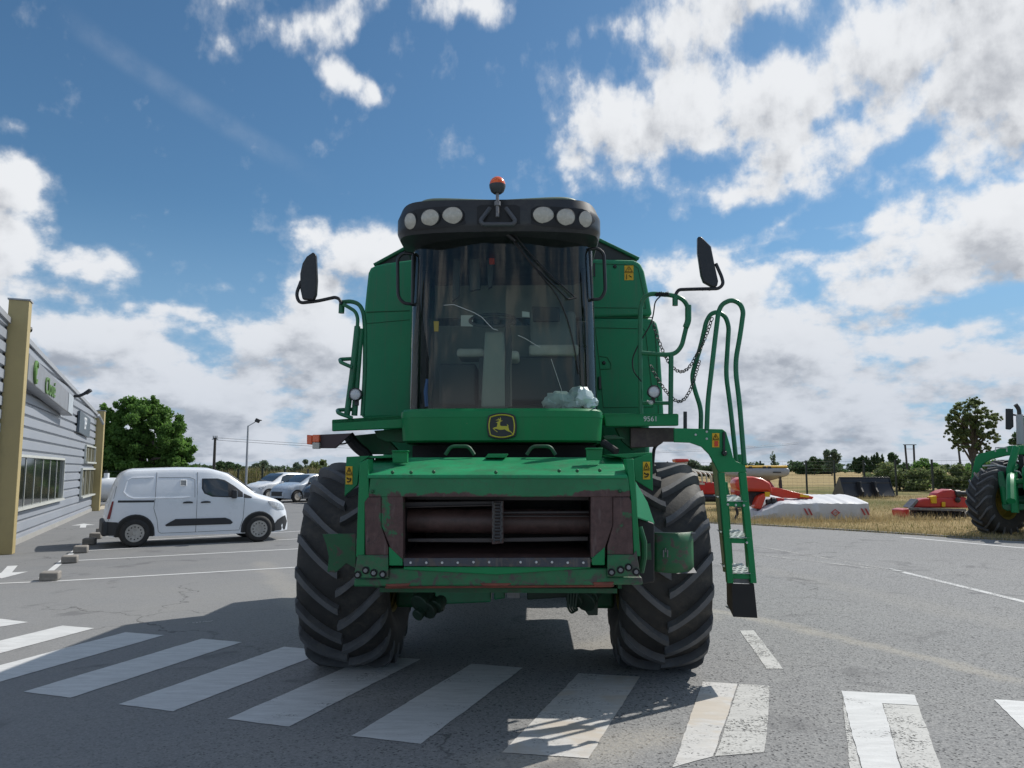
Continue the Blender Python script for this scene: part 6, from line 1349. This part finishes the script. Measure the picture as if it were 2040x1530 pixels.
g_ = MB(); g_.cyl(LP(p, 1898, 984, .2), LP(p, 1936, 984, .1), .10, seg=12); g_.cyl(LP(p, 1902, 984, .15), LP(p, 1911, 984, .15), .14, seg=12); g_.ball(LP(p, 1908, 996, .0), .10, seg=8); g_.build('drive_shaft', M['machine_dark'], tl)

# ---- green tractor at the right edge
tp = G(1990, 1066)
TR = empty('green_tractor', 'green tractor with front loader arms, exhaust stack and yellow wheel rims beside the red tiller', 'tractor', tp, R(-35))
_T = (Matrix.Translation(tp) @ Matrix.Rotation(R(-35), 4, 'Z')).inverted(); _to = _T @ Vector((0, 0, CAMH)); _TR = _T.to_3x3()
def TP(px, py, y): d = _TR @ ray(px, py); t = (y - _to.y) / d.y; return _to + d * t
def tslab(mb, pts, y, depth): mb.prism([TP(a, b, y) for a, b in pts], (0, depth, 0)); return mb
rt = (D(1990, 925, tp.y).z) / 2 * .98
lug_tyre(TR, 0.02, rt, .62, rt - .02, nl=18, lug_h=.055, rim_r=rt * .50, y0=0.0, lugw=.075, steer=R(-30))
lug_tyre(TR, 2.1, rt, .62, rt - .02, nl=18, lug_h=.055, rim_r=rt * .50, y0=0.0, lugw=.075, steer=R(-30))
lug_tyre(TR, .10, 1.0, .70, .97, nl=20, lug_h=.055, rim_r=.55, y0=2.9); lug_tyre(TR, 2.1, 1.0, .70, .97, nl=20, lug_h=.055, rim_r=.55, y0=2.75)
g_ = MB(); g_.cyl((.2, 0, rt), (1.85, 0, rt), .14, seg=14); g_.box((1.02, .6, 1.0), (.55, 2.2, .5)); g_.box((1.02, 2.6, 1.1), (.9, 1.2, .7)); g_.build('chassis', M['green_rail'], TR, bevel=.04)
g_ = MB(); g_.prism([(.62, -.75, 1.15), (1.44, -.75, 1.15), (1.44, -.75, 1.70), (1.34, -.75, 1.86), (.72, -.75, 1.86), (.62, -.75, 1.70)], (0, 2.2, .12)); g_.build('bonnet', M['green'], TR, bevel=.07, bseg=3)
g_ = MB(); g_.span((.66, -.80, 1.20), (1.40, -.755, 1.62)); g_.build('grille', M['matt_black'], TR, bevel=.02)
g_ = MB(); g_.span((.68, -.83, 1.62), (.98, -.77, 1.78)); g_.span((1.08, -.83, 1.62), (1.38, -.77, 1.78)); g_.build('head_lamp', M['white_lens'], TR, bevel=.02)
g_ = MB()
for xx in (.42, 1.56):
    g_.tube(fillet([(xx, -.70, .62), (xx, -.65, 1.2), (xx, -.2, 1.72), (xx, 1.4, 1.78)], .4), .09, 8); g_.tube(fillet([(xx - .02, -.5, 1.5), (xx - .02, -1.3, 1.55), (xx - .02, -1.9, .95)], .4), .10, 8)
g_.cyl((.42, -.55, 1.40), (1.56, -.55, 1.40), .07, seg=10); g_.build('loader_frame', M['green'], TR)
g_ = MB(); tslab(g_, [(1932, 960), (1943, 912), (1948, 905), (1975, 898), (2010, 888), (2040, 886), (2040, 905), (2005, 908), (1975, 915), (1958, 925), (1948, 962)], .25, .14); g_.tube([TP(2025, 890, -.2), TP(2012, 935, -.4), TP(2014, 1015, -.5)], .09, 8); g_.tube([TP(1993, 940, -.35), TP(2000, 985, -.5), TP(2004, 1014, -.5)], .08, 8); g_.build('loader_arm', M['green'], TR, bevel=.02)
g_ = MB(); tslab(g_, [(1995, 1005), (2040, 1004), (2040, 1016), (2006, 1018), (1998, 1014)], -.6, .2); tslab(g_, [(2004, 980), (2016, 980), (2016, 1002), (2004, 1002)], -.55, .15); tslab(g_, [(1988, 940), (1997, 938), (2004, 960), (2008, 1010), (2000, 1014), (1996, 985), (1988, 962)], -.52, .12); tslab(g_, [(2005, 960), (2040, 956), (2040, 972), (2008, 974)], -.5, .15); g_.build('front_linkage', M['green_rail'], TR, bevel=.02)
g_ = MB(); g_.tube([TP(1983, 900, -.1), TP(1983, 892, -.1), TP(2006, 892, -.1), TP(2006, 900, -.1)], .02, 6); g_.tube([TP(2010, 935, -.3), TP(2030, 940, -.35), TP(2040, 950, -.3)], .02, 6); g_.tube([TP(1958, 928, .2), TP(1985, 927, .1), TP(2005, 931, .0)], .025, 6); g_.build('hydraulic_pipe', M['zinc'], TR)
g_ = MB(); tslab(g_, [(1942, 942), (1948, 943), (1946, 952), (1941, 950)], .24, .01); g_.build('loader_decal', M['decal_yellow'], TR)
ex = TP(2034, 885, .9); g_ = MB(); g_.cyl(ex, TP(2031, 826, .9), .10, .085, 14); g_.build('exhaust', M['hopper'], TR)
g_ = MB(); g_.tube(fillet([TP(2031, 828, .9), TP(2030, 815, .9), TP(2023, 806, .85)], .15), .055, 10); g_.build('exhaust_tip', M['machine_dark'], TR)
g_ = MB(); tslab(g_, [(2003, 814), (2018, 814), (2019, 850), (2012, 856), (2003, 855)], 1.6, .12); g_.tube([TP(2016, 826, 1.66), TP(2045, 830, 1.66)], .03, 6); g_.build('mirror', M['black'], TR, bevel=.04)
g_ = MB(); cabx = (.55, 1.75)
for xx in cabx:
    for yy in (1.5, 3.0): g_.box((xx, yy, 2.2), (.10, .10, 1.5))
g_.build('cab_pillar', M['black'], TR)
g_ = MB(); g_.span((.5, 1.4, 2.92), (1.85, 3.1, 3.12)); g_.build('cab_roof', M['green'], TR, bevel=.06)
g_ = MB(); g_.span((.60, 1.52, 1.5), (1.71, 1.53, 2.9)); g_.span((.55, 1.58, 1.5), (.56, 2.95, 2.9)); g_.span((1.74, 1.58, 1.5), (1.75, 2.95, 2.9)); g_.build('cab_window', glass_mat('tractor_glass', (.3, .34, .33)), TR, smooth=0)
# ================================================================== TREES, HEDGES, GRASS
def leaf_mat(name, a, b, trans=.35, yel=None):
    m = bpy.data.materials.new(name); m.use_nodes = True; n = NT(m.node_tree); n.n.clear()
    tc = n.new('ShaderNodeTexCoord').outputs['Object']; gi = n.new('ShaderNodeNewGeometry')
    c = n.mix(gi.outputs['Random Per Island'], c4(a), c4(b)); c = n.mix(n.m('MULTIPLY', n.step(n.noise(tc, .9, 4, .6), .45, .65), .6), c, c4([x * 1.35 for x in b]))
    if yel: c = n.mix(n.m('MULTIPLY', n.step(gi.outputs['Random Per Island'], .82, .9), .7), c, c4(yel))
    d = n.new('ShaderNodeBsdfPrincipled'); n.put(d.inputs['Base Color'], c); d.inputs['Roughness'].default_value = .55; d.inputs['Specular IOR Level'].default_value = .3
    t = n.new('ShaderNodeBsdfTranslucent'); n.put(t.inputs[0], c); mx = n.new('ShaderNodeMixShader'); mx.inputs[0].default_value = trans
    n.l.new(d.outputs[0], mx.inputs[1]); n.l.new(t.outputs[0], mx.inputs[2]); o = n.new('ShaderNodeOutputMaterial'); n.l.new(mx.outputs[0], o.inputs[0]); return m
M['leaf_lime'] = leaf_mat('leaf_fresh_green', (.07, .155, .035), (.16, .29, .065), .58); M['leaf_dark'] = leaf_mat('leaf_dark_green', (.045, .085, .040), (.09, .15, .065), .45); M['leaf_blue'] = leaf_mat('leaf_grey_green', (.09, .135, .095), (.17, .225, .15), .45); M['leaf_olive'] = leaf_mat('leaf_olive', (.105, .15, .055), (.21, .26, .11), .55, yel=(.24, .23, .09))
M['bark'] = mat('bark', (.085, .068, .052), .9, var=.3, scale=5, bump=.5, bscale=20)
RNG = np.random.default_rng(11)
def leaves(blobs, n, size, shell=.55, flat=1.0):
    """leaf quads spread through ellipsoid clumps; blobs: (x, y, z, rx, ry, rz)"""
    bl = np.array(blobs, float); vol = bl[:, 3] * bl[:, 5]; pr = vol / vol.sum(); idx = RNG.choice(len(bl), n, p=pr)
    d = RNG.normal(size=(n, 3)); d /= np.linalg.norm(d, axis=1, keepdims=True); r = shell + (1 - shell) * RNG.random(n) ** .7; r *= 1 + .12 * RNG.normal(size=n)
    c = bl[idx, :3] + d * r[:, None] * bl[idx, 3:6]
    nrm = d * .6 + RNG.normal(size=(n, 3)) * .7; nrm /= np.linalg.norm(nrm, axis=1, keepdims=True)
    up = RNG.normal(size=(n, 3)); u = np.cross(nrm, up); u /= np.linalg.norm(u, axis=1, keepdims=True); w = np.cross(nrm, u)
    s = size * (.6 + .8 * RNG.random(n))[:, None]; v = np.stack([c - u * s, c + w * s * .55, c + u * s, c - w * s * .55], 1).reshape(-1, 3)
    return v, np.arange(4 * n).reshape(n, 4)
def sub_blobs(blobs, k, f=.42, seed=0):
    r = np.random.default_rng(seed); out = []
    for (x, y, z, rx, ry, rz) in blobs:
        for _ in range(k):
            d = r.normal(size=3); d /= np.linalg.norm(d); q = .50 + .60 * r.random(); g = f * (.6 + .8 * r.random())
            out.append((x + d[0] * rx * q, y + d[1] * ry * q, z + d[2] * rz * q, rx * g, ry * g, rz * g))
    return out
def tree(name, label, cat, base, blobs, n, size, lm, trunk_r=.2, trunk_h=None, group=None, k=10, f=.42, seed=0, limbs=7, kind_trunk=True, shell=.45):
    root = empty(name, label, cat, base, 0, group); sb = sub_blobs(blobs, k, f, seed)
    v, fc = leaves(sb, n, size, shell); v[:, 2] = np.maximum(v[:, 2], .02); mesh_np('crown', v, fc, lm, root)
    if kind_trunk:
        g = MB(); top = max(b[2] for b in blobs); th = trunk_h or top * .75; r_ = random.Random(seed)
        pts = [Vector((r_.uniform(-.04, .04) * th * (i / 5), 0, th * i / 5 - (.1 if i == 0 else 0))) for i in range(6)]; g.tube(pts, [trunk_r * (1.25 if i == 0 else 1 - .15 * i) for i in range(6)], 10)
        for i in range(limbs):
            b = sb[int(r_.random() * len(sb))]; s_ = pts[2 + int(r_.random() * 3)]; e = Vector(b[:3]); m_ = s_.lerp(e, .5) + Vector((0, 0, .08 * th)); g.tube([s_, m_, e], [trunk_r * .45, trunk_r * .28, trunk_r * .08], 6)
        g.build('trunk', M['bark'], root)
    return root
def tree_px(name, label, cat, Y, pxs, n, size, lm, base=None, **kw):
    """crown clumps given as photo ellipses (px, py, rx, ry) at distance Y"""
    k = Y / FPX; px0 = base[0] if base else pxs[0][0]; b = D(px0, 935, Y); zg = max(-.05, 0); B = Vector((b.x, Y, kw.pop('gz', 0.0)))
    bl = []
    for (px, py, rx, ry, *dy) in pxs:
        q = D(px, py, Y); bl.append((q.x - B.x, (dy[0] if dy else 0) * rx * k, q.z - B.z, rx * k, rx * k * .9, ry * k))
    return tree(name, label, cat, B, bl, n, size, lm, **kw)
# the big tree behind the showroom corner
tree_px('broadleaf_tree', 'big dense green broadleaf tree behind the corner of the showroom', 'tree', 44,
        [(290, 850, 62, 52), (250, 880, 52, 60), (330, 880, 46, 42), (225, 845, 30, 40), (300, 815, 34, 26), (350, 900, 34, 30), (270, 925, 75, 45), (210, 900, 35, 60), (340, 935, 40, 30), (280, 960, 70, 30)], 95000, .088, M['leaf_lime'], base=(285, 0), trunk_r=.38, trunk_h=4, k=40, f=.21, seed=4, limbs=12, shell=.25)
# far woods on the left: trees one can tell apart, then the mass behind
far = [(455, 931, 22, 11, 130, 'rounded dark tree just beyond the lamp post, touching its pole', 'leaf_dark'), (478, 940, 16, 10, 125, 'low bushy tree at the foot of the lamp post', 'leaf_dark'), (511, 936, 14, 14, 110, 'small grey green tree between the lamp post and the white estate car', 'leaf_blue'), (540, 935, 20, 16, 105, 'round grey green tree above the white estate car', 'leaf_blue'), (590, 936, 14, 14, 100, 'loose poplar clump above the windscreen of the silver hatchback', 'leaf_blue'), (613, 934, 16, 15, 100, 'loose poplar clump above the tail of the silver hatchback', 'leaf_blue'), (640, 933, 22, 16, 85, 'pale bushy tree above the turn signal side tyre of the combine', 'leaf_olive'), (400, 938, 40, 10, 150, 'low dark tree line above the van roof', 'leaf_dark'), (660, 948, 30, 16, 80, 'low green thicket just behind the combine tyre below the orange turn signal', 'leaf_lime')]
for i, (px, py, rx, ry, Y, lb, lm) in enumerate(far):
    tree_px('distant_tree', lb, 'tree', Y, [(px, py, rx, ry), (px - rx * .4, py + ry * .7, rx * .7, ry * .8), (px + rx * .5, py + ry * .6, rx * .6, ry * .8), (px, py + ry * 1.2, rx * .9, ry * .7)], 3600, .0022 * Y, M[lm], group='distant trees on the left', seed=20 + i, trunk_r=.15, k=9, limbs=4)
def wood(name, x0, x1, Y, top, ry, n, lm, label, seed):
    r = random.Random(seed); bl = []; k = Y / FPX; px = x0
    while px < x1:
        h = ry * r.uniform(.7, 1.25); q = D(px, top + ry * .9 + r.uniform(-2, 3), Y); bl.append((q.x, Y + r.uniform(-4, 4), max(.5, q.z), h * k * 1.5, h * k * 1.5, h * k)); bl.append((q.x + r.uniform(-1, 1), Y, max(.6, q.z - h * k * .9), h * k * 1.7, h * k * 1.5, h * k * .9)); px += ry * r.uniform(.9, 1.8)
    v, f_ = leaves(sub_blobs(bl, 6, .45, seed), n, .0017 * Y, .4); v[:, 2] = np.maximum(v[:, 2], -.5); o = mesh_np(name, v, f_, M[lm]); tag(o, label, 'wood', kind='stuff'); return o
wood('far_wood', -120, 700, 260, 930, 8, 16000, 'leaf_dark', 'far dark line of woodland on the left horizon', 1)
wood('far_wood', 1330, 2140, 300, 924, 8, 20000, 'leaf_dark', 'far dark line of woodland on the right horizon', 2)
wood('far_wood', 600, 1400, 320, 928, 7, 8000, 'leaf_dark', 'far woodland hidden behind the combine', 3)
# right hand side
far = [(1657, 912, 13, 14, 150, 'grey feathery tree above the fence between hopper and bucket', 'leaf_blue', 2600, .0016), (1622, 922, 14, 9, 170, 'dark round tree beside the feathery grey tree, nearer the hopper', 'leaf_dark', 2200, .0018), (1600, 928, 26, 8, 180, 'low dark hedge tree behind the seed hopper', 'leaf_dark', 2200, .0018), (1541, 912, 5, 11, 140, 'thin straggly sapling standing alone above the seed hopper', 'leaf_blue', 220, .0016), (1640, 932, 40, 8, 190, 'dark field hedge beneath the feathery grey tree', 'leaf_dark', 2600, .0018),
       (1383, 928, 18, 10, 120, 'grey green tree seen between tyre and ladder', 'leaf_blue', 2000, .0018), (1412, 934, 16, 8, 115, 'dark bush seen between the seed drill hopper and the boarding ladder', 'leaf_dark', 1800, .0018), (1780, 912, 10, 7, 160, 'small dark tree between the poplar row and the twin power pole', 'leaf_dark', 1200, .0018), (2030, 868, 14, 10, 110, 'small tree top behind the tractor exhaust', 'leaf_dark', 1500, .0018)]
for i, (px, py, rx, ry, Y, lb, lm, n_, ls) in enumerate(far):
    tree_px('distant_tree', lb, 'tree', Y, [(px, py, rx, ry), (px + rx * .3, py + ry, rx * .9, ry * .8), (px - rx * .4, py + ry * 1.2, rx * .8, ry * .7)], n_, ls * Y, M[lm], group='distant trees on the right', seed=60 + i, trunk_r=.14, k=9, limbs=4)
for i in range(8):
    px = 1703 + i * 7.5; h = [9, 8, 10, 9, 11, 14, 12, 13][i]
    tree_px('poplar_tree', ['slim poplar at the hopper end of the row', 'slim poplar, second of the row counted from the hopper', 'low poplar, third of the row counted from the hopper', 'slim poplar, fourth of the row counted from the hopper', 'slim poplar, fifth of the row counted from the hopper', 'tallest poplar, sixth of the row', 'slim poplar, last but one of the row', 'dense poplar at the bush end of the row'][i], 'tree', 210, [(px, 920 - h * .3, 3.6, h), (px, 930, 4.2, 10)], 800, .30, M['leaf_dark'], group='row of poplars on the horizon', seed=80 + i, trunk_r=.12, k=8, limbs=2)
bush = [((1790, 940, 50, 26), 62, 'big yellow green bush behind the fence next to the black bucket', 'leaf_olive', 9000), ((1838, 938, 34, 22), 64, 'green bush behind the fence under the twin power poles', 'leaf_lime', 5000), ((1895, 942, 36, 24), 60, 'bramble bush behind the fence between the power pole and the telegraph pole', 'leaf_olive', 6000), ((1952, 940, 40, 24), 62, 'leafy bush behind the fence beside the tractor loader', 'leaf_lime', 6000), ((1748, 950, 26, 14), 66, 'low olive bush behind the black bucket', 'leaf_olive', 3000), ((2030, 940, 50, 28), 66, 'bush hidden behind the tractor', 'leaf_dark', 3000)]
for i, ((px, py, rx, ry), Y, lb, lm, n_) in enumerate(bush):
    tree_px('bush', lb, 'bush', Y, [(px, py, rx, ry), (px - rx * .6, py + ry * .5, rx * .5, ry * .8), (px + rx * .6, py + ry * .5, rx * .5, ry * .8), (px, py + ry, rx, ry * .6)], n_, .10, M[lm], group='bushes behind the wire fence', seed=90 + i, trunk_r=.1, k=12, f=.34, limbs=5)
tree_px('ash_tree', 'tall open tree with a pale airy crown rising beside the slim telegraph pole', 'tree', 75, [(1935, 820, 34, 22), (1912, 838, 26, 22), (1962, 838, 26, 22), (1900, 862, 18, 16), (1975, 868, 16, 14), (1935, 860, 30, 26), (1915, 885, 18, 14), (1955, 890, 18, 14), (1940, 800, 14, 10), (1985, 832, 12, 8)], 30000, .082, M['leaf_olive'], base=(1942, 0), trunk_r=.28, trunk_h=5.2, k=44, f=.16, seed=41, limbs=26, shell=.2)
for px, py, Y, lb in ((40, 930, 55, 'dark shrub hidden behind the showroom'), (215, 965, 48, 'rank green shrub under the big tree by the gas tank')):
    tree_px('bush', lb, 'bush', Y, [(px, py, 30, 22), (px + 20, py + 6, 26, 18)], 2500, .10, M['leaf_dark'], group='shrubs by the showroom', seed=px, trunk_r=.08, k=9, limbs=3)
# overgrown bank behind the cars on the left
g_ = MB(); bx0, bx1 = D(330, 960, 52).x, D(720, 960, 52).x
def bank(u, v):
    x = bx0 + (bx1 - bx0) * u; y = 49 + 9 * v; return Vector((x, y, -.02 + 1.05 * math.sin(math.pi * min(1, v * 1.15)) ** .8 * (1 + .12 * math.sin(u * 19) + .08 * math.sin(u * 43 + v * 5))))
g_.grid(bank, 60, 10); tag(g_.build('grass_bank', mat('bank_grass', (.115, .105, .035), .95, var=.35, scale=.8, col2=(.20, .135, .055), bump=.6, bscale=6), None, smooth=60), kind='structure')
def blades(n, region, h0, h1, wd, lm, name, z=0.0):
    pts = region(n); n = len(pts); a = RNG.random(n) * 6.283; h = h0 + (h1 - h0) * RNG.random(n) ** 2; lean = RNG.normal(size=(n, 2)) * .35 * h[:, None]
    c = np.c_[pts, np.zeros(n)] if pts.shape[1] == 2 else pts; u = np.c_[np.cos(a), np.sin(a), np.zeros(n)] * (wd * (.6 + .8 * RNG.random(n)))[:, None]
    tip = c + np.c_[lean, h]; v = np.stack([c - u, c + u, tip], 1).reshape(-1, 3); o = mesh_np(name, v, np.arange(3 * n).reshape(n, 3), lm); tag(o, kind='stuff'); return o
M['straw'] = leaf_mat('dry_straw', (.30, .23, .115), (.47, .385, .22), .3); M['weed'] = leaf_mat('green_weed', (.08, .10, .03), (.16, .17, .05), .35)
ex0, ed = EDGE[-1], (EDGE[0] - EDGE[-1]).normalized()
def verge(n):
    t = RNG.random(n) * 20 - 5; w = -.05 + .25 * RNG.random(n) * RNG.random(n) + 30 * RNG.random(n) ** 2.2; en = np.array([-ed.y, ed.x]); 
    if en[1] < 0: en = -en
    idx = np.clip((t - 0) / 8.5 * 4, 0, 3.999)
    E_ = np.array([[p.x, p.y] for p in EDGE[::-1]]); i0 = np.floor(idx).astype(int); fr = (idx - i0)[:, None]; base = E_[i0] * (1 - fr) + E_[i0 + 1] * fr
    ext = np.where(t[:, None] < 0, np.array([ex0.x, ex0.y]) + np.array([-.75, .95]) / 1.21 * (-t[:, None]), base); ext = np.where(t[:, None] > 8.5, np.array([EDGE[0].x, EDGE[0].y]) + np.array([ed.x, ed.y]) * (t[:, None] - 8.5), ext)
    return ext + en * w[:, None] + RNG.normal(size=(n, 2)) * .03
blades(60000, verge, .03, .17, .006, M['straw'], 'dry_grass'); blades(16000, verge, .03, .16, .007, M['weed'], 'green_grass')
def patch(cx, cy, r): return lambda n: np.c_[cx + RNG.normal(size=n) * r, cy + RNG.normal(size=n) * r * .5]
for (px, py, r, nn) in ((1560, 1040, .8, 900), (1660, 1038, 1.2, 1200), (1720, 1034, .7, 700), (1820, 1036, 1.0, 900), (1750, 992, 1.6, 700)):
    q = G(px, py); blades(nn, patch(q.x, q.y, r), .05, .34, .008, M['straw'], 'tall_dry_grass')
blades(26000, lambda n: np.c_[bx0 + (bx1 - bx0) * RNG.random(n), 48.6 + 6 * RNG.random(n), np.zeros(n)] if False else np.array([bank(a, b) for a, b in zip(RNG.random(n), RNG.random(n) * .7)]), .15, .75, .025, M['weed'], 'bank_grass_blades')
blades(9000, lambda n: np.array([bank(a, b) for a, b in zip(RNG.random(n), RNG.random(n) * .7)]), .15, .9, .025, M['straw'], 'bank_straw')
# ================================================================== FENCES, POLES, SMALL THINGS
M['post'] = mat('fence_green_black', (.018, .026, .022), .5, var=.2); M['wire'] = mat('fence_wire', (.05, .065, .055), .5, .3)
def wire_fence(name, label, posts, h, nw=9):
    r = empty(name, label, 'fence', posts[0])
    o = posts[0]
    for p in posts:
        g = MB(); g.span((p.x - o.x - .05, p.y - o.y - .05, -.15), (p.x - o.x + .05, p.y - o.y + .05, h)); g.build('post', M['post'], r)
    for a, b in zip(posts, posts[1:]):
        g = MB(); A, B = a - o, b - o
        for k in range(nw): z = .12 + (h - .2) * k / (nw - 1); g.cyl(A + Vector((0, 0, z)), B + Vector((0, 0, z)), .006, seg=4)
        n_ = int((B - A).length / .35)
        for k in range(1, n_): q = A.lerp(B, k / n_); g.cyl(q + Vector((0, 0, .05)), q + Vector((0, 0, h - .05)), .003, seg=3)
        g.build('wire_panel', M['wire'], r, smooth=0)
    return r
def fp(px, Y): q = D(px, 935, Y); return Vector((q.x, Y, -.03))
wire_fence('wire_fence', 'dark green wire mesh fence behind the farm machines', [fp(x, y) for x, y in ((1330, 62), (1420, 60), (1515, 57), (1606, 54), (1662, 54), (1721, 53), (1784, 51), (1857, 49), (1938, 46), (2050, 43))], 2.35, 10)
wire_fence('wire_fence', 'dark wire mesh fence behind the parked cars on the left', [fp(x, y) for x, y in ((380, 50), (430, 49.5), (475, 49), (523, 48.5), (568, 48), (614, 47.5), (660, 47), (720, 46.5))], 1.75, 8)
wire_fence('wire_fence', 'green wire mesh fence behind the white gas tank', [fp(x, y) for x, y in ((150, 42), (212, 41), (262, 40))], 1.7, 9)
# green fence screen in the gap by the showroom
# lamp post
def Ypole(px, py_top, py_base_h, Y): return D(px, py_top, Y)
lp = D(491, 935, 46); lroot = empty('lamp_post', 'slim grey lamp post with a floodlight arm rising behind the white van', 'lamp post', (lp.x, 46, 0))
g_ = MB(); zt_ = D(491, 848, 46).z; g_.tube([(0, 0, 0), (0, 0, zt_)], [.075, .05], 10); a = D(513, 838, 46); g_.tube([(0, 0, zt_ - .03), (a.x - lp.x, 0, a.z)], .025, 6); g_.build('pole', M['hopper'], lroot)
g_ = MB(); g_.box((a.x - lp.x, 0, a.z), (.26, .2, .22), (0, R(25), 0)); g_.box((a.x - lp.x + .16, 0, a.z + .02), (.18, .2, .06)); g_.build('lamp_head', M['machine_dark'], lroot, bevel=.03)
up = D(426, 935, 60); ur = empty('utility_pole', 'dark wooden utility pole with insulators behind the van roof', 'utility pole', (up.x, 60, 0)); zt_ = D(426, 872, 60).z
g_ = MB(); g_.tube([(0, 0, -.1), (0, 0, zt_)], [.13, .09], 10); g_.build('pole', mat('weathered_pole', (.06, .055, .05), .9), ur)
g_ = MB()
for dx in (-.14, 0, .14): g_.cyl((dx, 0, zt_ - .1), (dx, 0, zt_ + .15), .05, seg=8)
g_.box((0, 0, zt_ - .12), (.5, .06, .06)); g_.build('insulator', M['hopper'], ur)
g_ = MB(); e1_ = Vector((up.x - up.x + 34, 5, 7.2)); 
for k, dz in enumerate((0, -.18)):
    P = [Vector((0, 0, zt_ + dz)).lerp(Vector((60, 40, zt_ + 1.0 + dz)), t / 14) - Vector((0, 0, 1.2 * 4 * (t / 14) * (1 - t / 14))) for t in range(15)]; g_.tube(P, .012, 4)
g_.build('cable', M['machine_dark'], ur)
q0, q1 = D(1808, 935, 165), D(1822, 935, 165); zz = D(1808, 886, 165).z; tr_ = empty('power_pole', 'twin leg timber power pole with a crossbar above the green bush', 'power pole', (q0.x, 165, 0)); dx = q1.x - q0.x
g_ = MB()
for x_, t_ in ((0, -.25), (dx, .1)): g_.tube([(x_, 0, 0), (x_ + t_, 0, zz)], [.22, .20], 8)
g_.build('pole', mat('dark_pole', (.05, .05, .055), .9), tr_)
g_ = MB(); g_.box((dx / 2, 0, zz), (dx + 1.3, .15, .15)); g_.cyl((0, 0, zz - .9), (dx, 0, zz - .9), .04); g_.build('crossbar', M['machine_dark'], tr_)
sp_ = D(1914, 935, 90); s_ = empty('telegraph_pole', 'slim telegraph pole in front of the tall airy tree', 'telegraph pole', (sp_.x, 90, 0)); g_ = MB(); g_.tube([(.1, 0, 0), (-.15, 0, D(1914, 880, 90).z)], [.13, .10], 8); g_.build('pole', M['machine_dark'], s_)
g_ = MB(); q = G(205, 1006); kq = q.y
ta = empty('gas_tank', 'white cylindrical gas tank between the showroom column and the van', 'gas tank', (q.x, q.y, 0))
r_ = .55; g_.lathe([(0, -1.1), (r_ * .6, -1.05), (r_ * .92, -.85), (r_, -.6), (r_, 1.4), (r_ * .9, 1.65), (0, 1.8)], (0, 0, .75), (1, .25, 0), 24); g_.build('tank', M['white_paint'], ta, smooth=60)
g_ = MB(); g_.box((-.4, 0, .1), (.2, .7, .3)); g_.box((.9, .3, .1), (.2, .7, .3)); g_.build('tank_foot', M['block'], ta); g_ = MB(); g_.cyl((.1, 0, 1.28), (.1, 0, 1.52), .12, seg=12); g_.build('valve_dome', M['white_paint'], ta)
# sandy path beyond the showroom corner
g_ = MB(); g_.face([Vector((*G(*p_).to_tuple()[:2], .008)) for p_ in ((196, 1016), (216, 1014), (226, 1005), (204, 1005))]); tag(g_.build('gravel_path', mat('pale_gravel', (.46, .40, .30), .95, var=.2, scale=6), None, smooth=0), kind='structure')
# ================================================================== ONE PIECE, ONE PART: pieces standing apart in one mesh become parts of their own
KEEP = {'rim_hole', 'warning_symbol', 'sign_lettering', 'chalk_number', 'sign_end_lettering', 'leaping_deer', 'wire_panel', 'badge', 'glass_crack', 'crown', 'trunk', 'lugs', 'rim', 'blind', 'plate_scratch', 'ladder', 'wiper', 'harrow_tine', 'tine_rotor', 'window', 'ladder_step', 'feeder_chain'}
def split_apart(o, gap=.03, most=14):
    me = o.data; nv = len(me.vertices); par = list(range(nv))
    def find(a):
        while par[a] != a: par[a] = par[par[a]]; a = par[a]
        return a
    for e in me.edges:
        a, b = find(e.vertices[0]), find(e.vertices[1])
        if a != b: par[a] = b
    isl = {}
    for i in range(nv): isl.setdefault(find(i), []).append(i)
    if len(isl) < 2 or len(isl) > 200: return
    co = np.empty(nv * 3, np.float32); me.vertices.foreach_get('co', co); co = co.reshape(-1, 3)
    keys = list(isl); bb = [(co[isl[k]].min(0) - gap, co[isl[k]].max(0) + gap) for k in keys]; grp = list(range(len(keys)))
    def fg(a):
        while grp[a] != a: a = grp[a]
        return a
    for i in range(len(keys)):
        for j in range(i):
            if (bb[i][0] <= bb[j][1]).all() and (bb[j][0] <= bb[i][1]).all():
                a, b = fg(i), fg(j)
                if a != b: grp[a] = b
    roots = sorted({fg(i) for i in range(len(keys))})
    if len(roots) < 2 or len(roots) > most: return
    lab = np.zeros(nv, int)
    for i, k in enumerate(keys): lab[isl[k]] = roots.index(fg(i))
    for r in range(len(roots)):
        bm = bmesh.new(); bm.from_mesh(me); bm.verts.ensure_lookup_table()
        bmesh.ops.delete(bm, geom=[v for v in bm.verts if lab[v.index] != r], context='VERTS')
        nm = bpy.data.meshes.new(me.name); bm.to_mesh(nm); bm.free()
        for m in me.materials: nm.materials.append(m)
        if r == 0: first = nm
        else:
            c = o.copy(); c.data = nm; COL.objects.link(c)
    o.data = first
for o in [x for x in bpy.data.objects if x.type == 'MESH' and x.parent]:
    if o.name.split('.')[0] not in KEEP: split_apart(o, .003 if 'bolt' in o.name or 'collar' in o.name else .03)
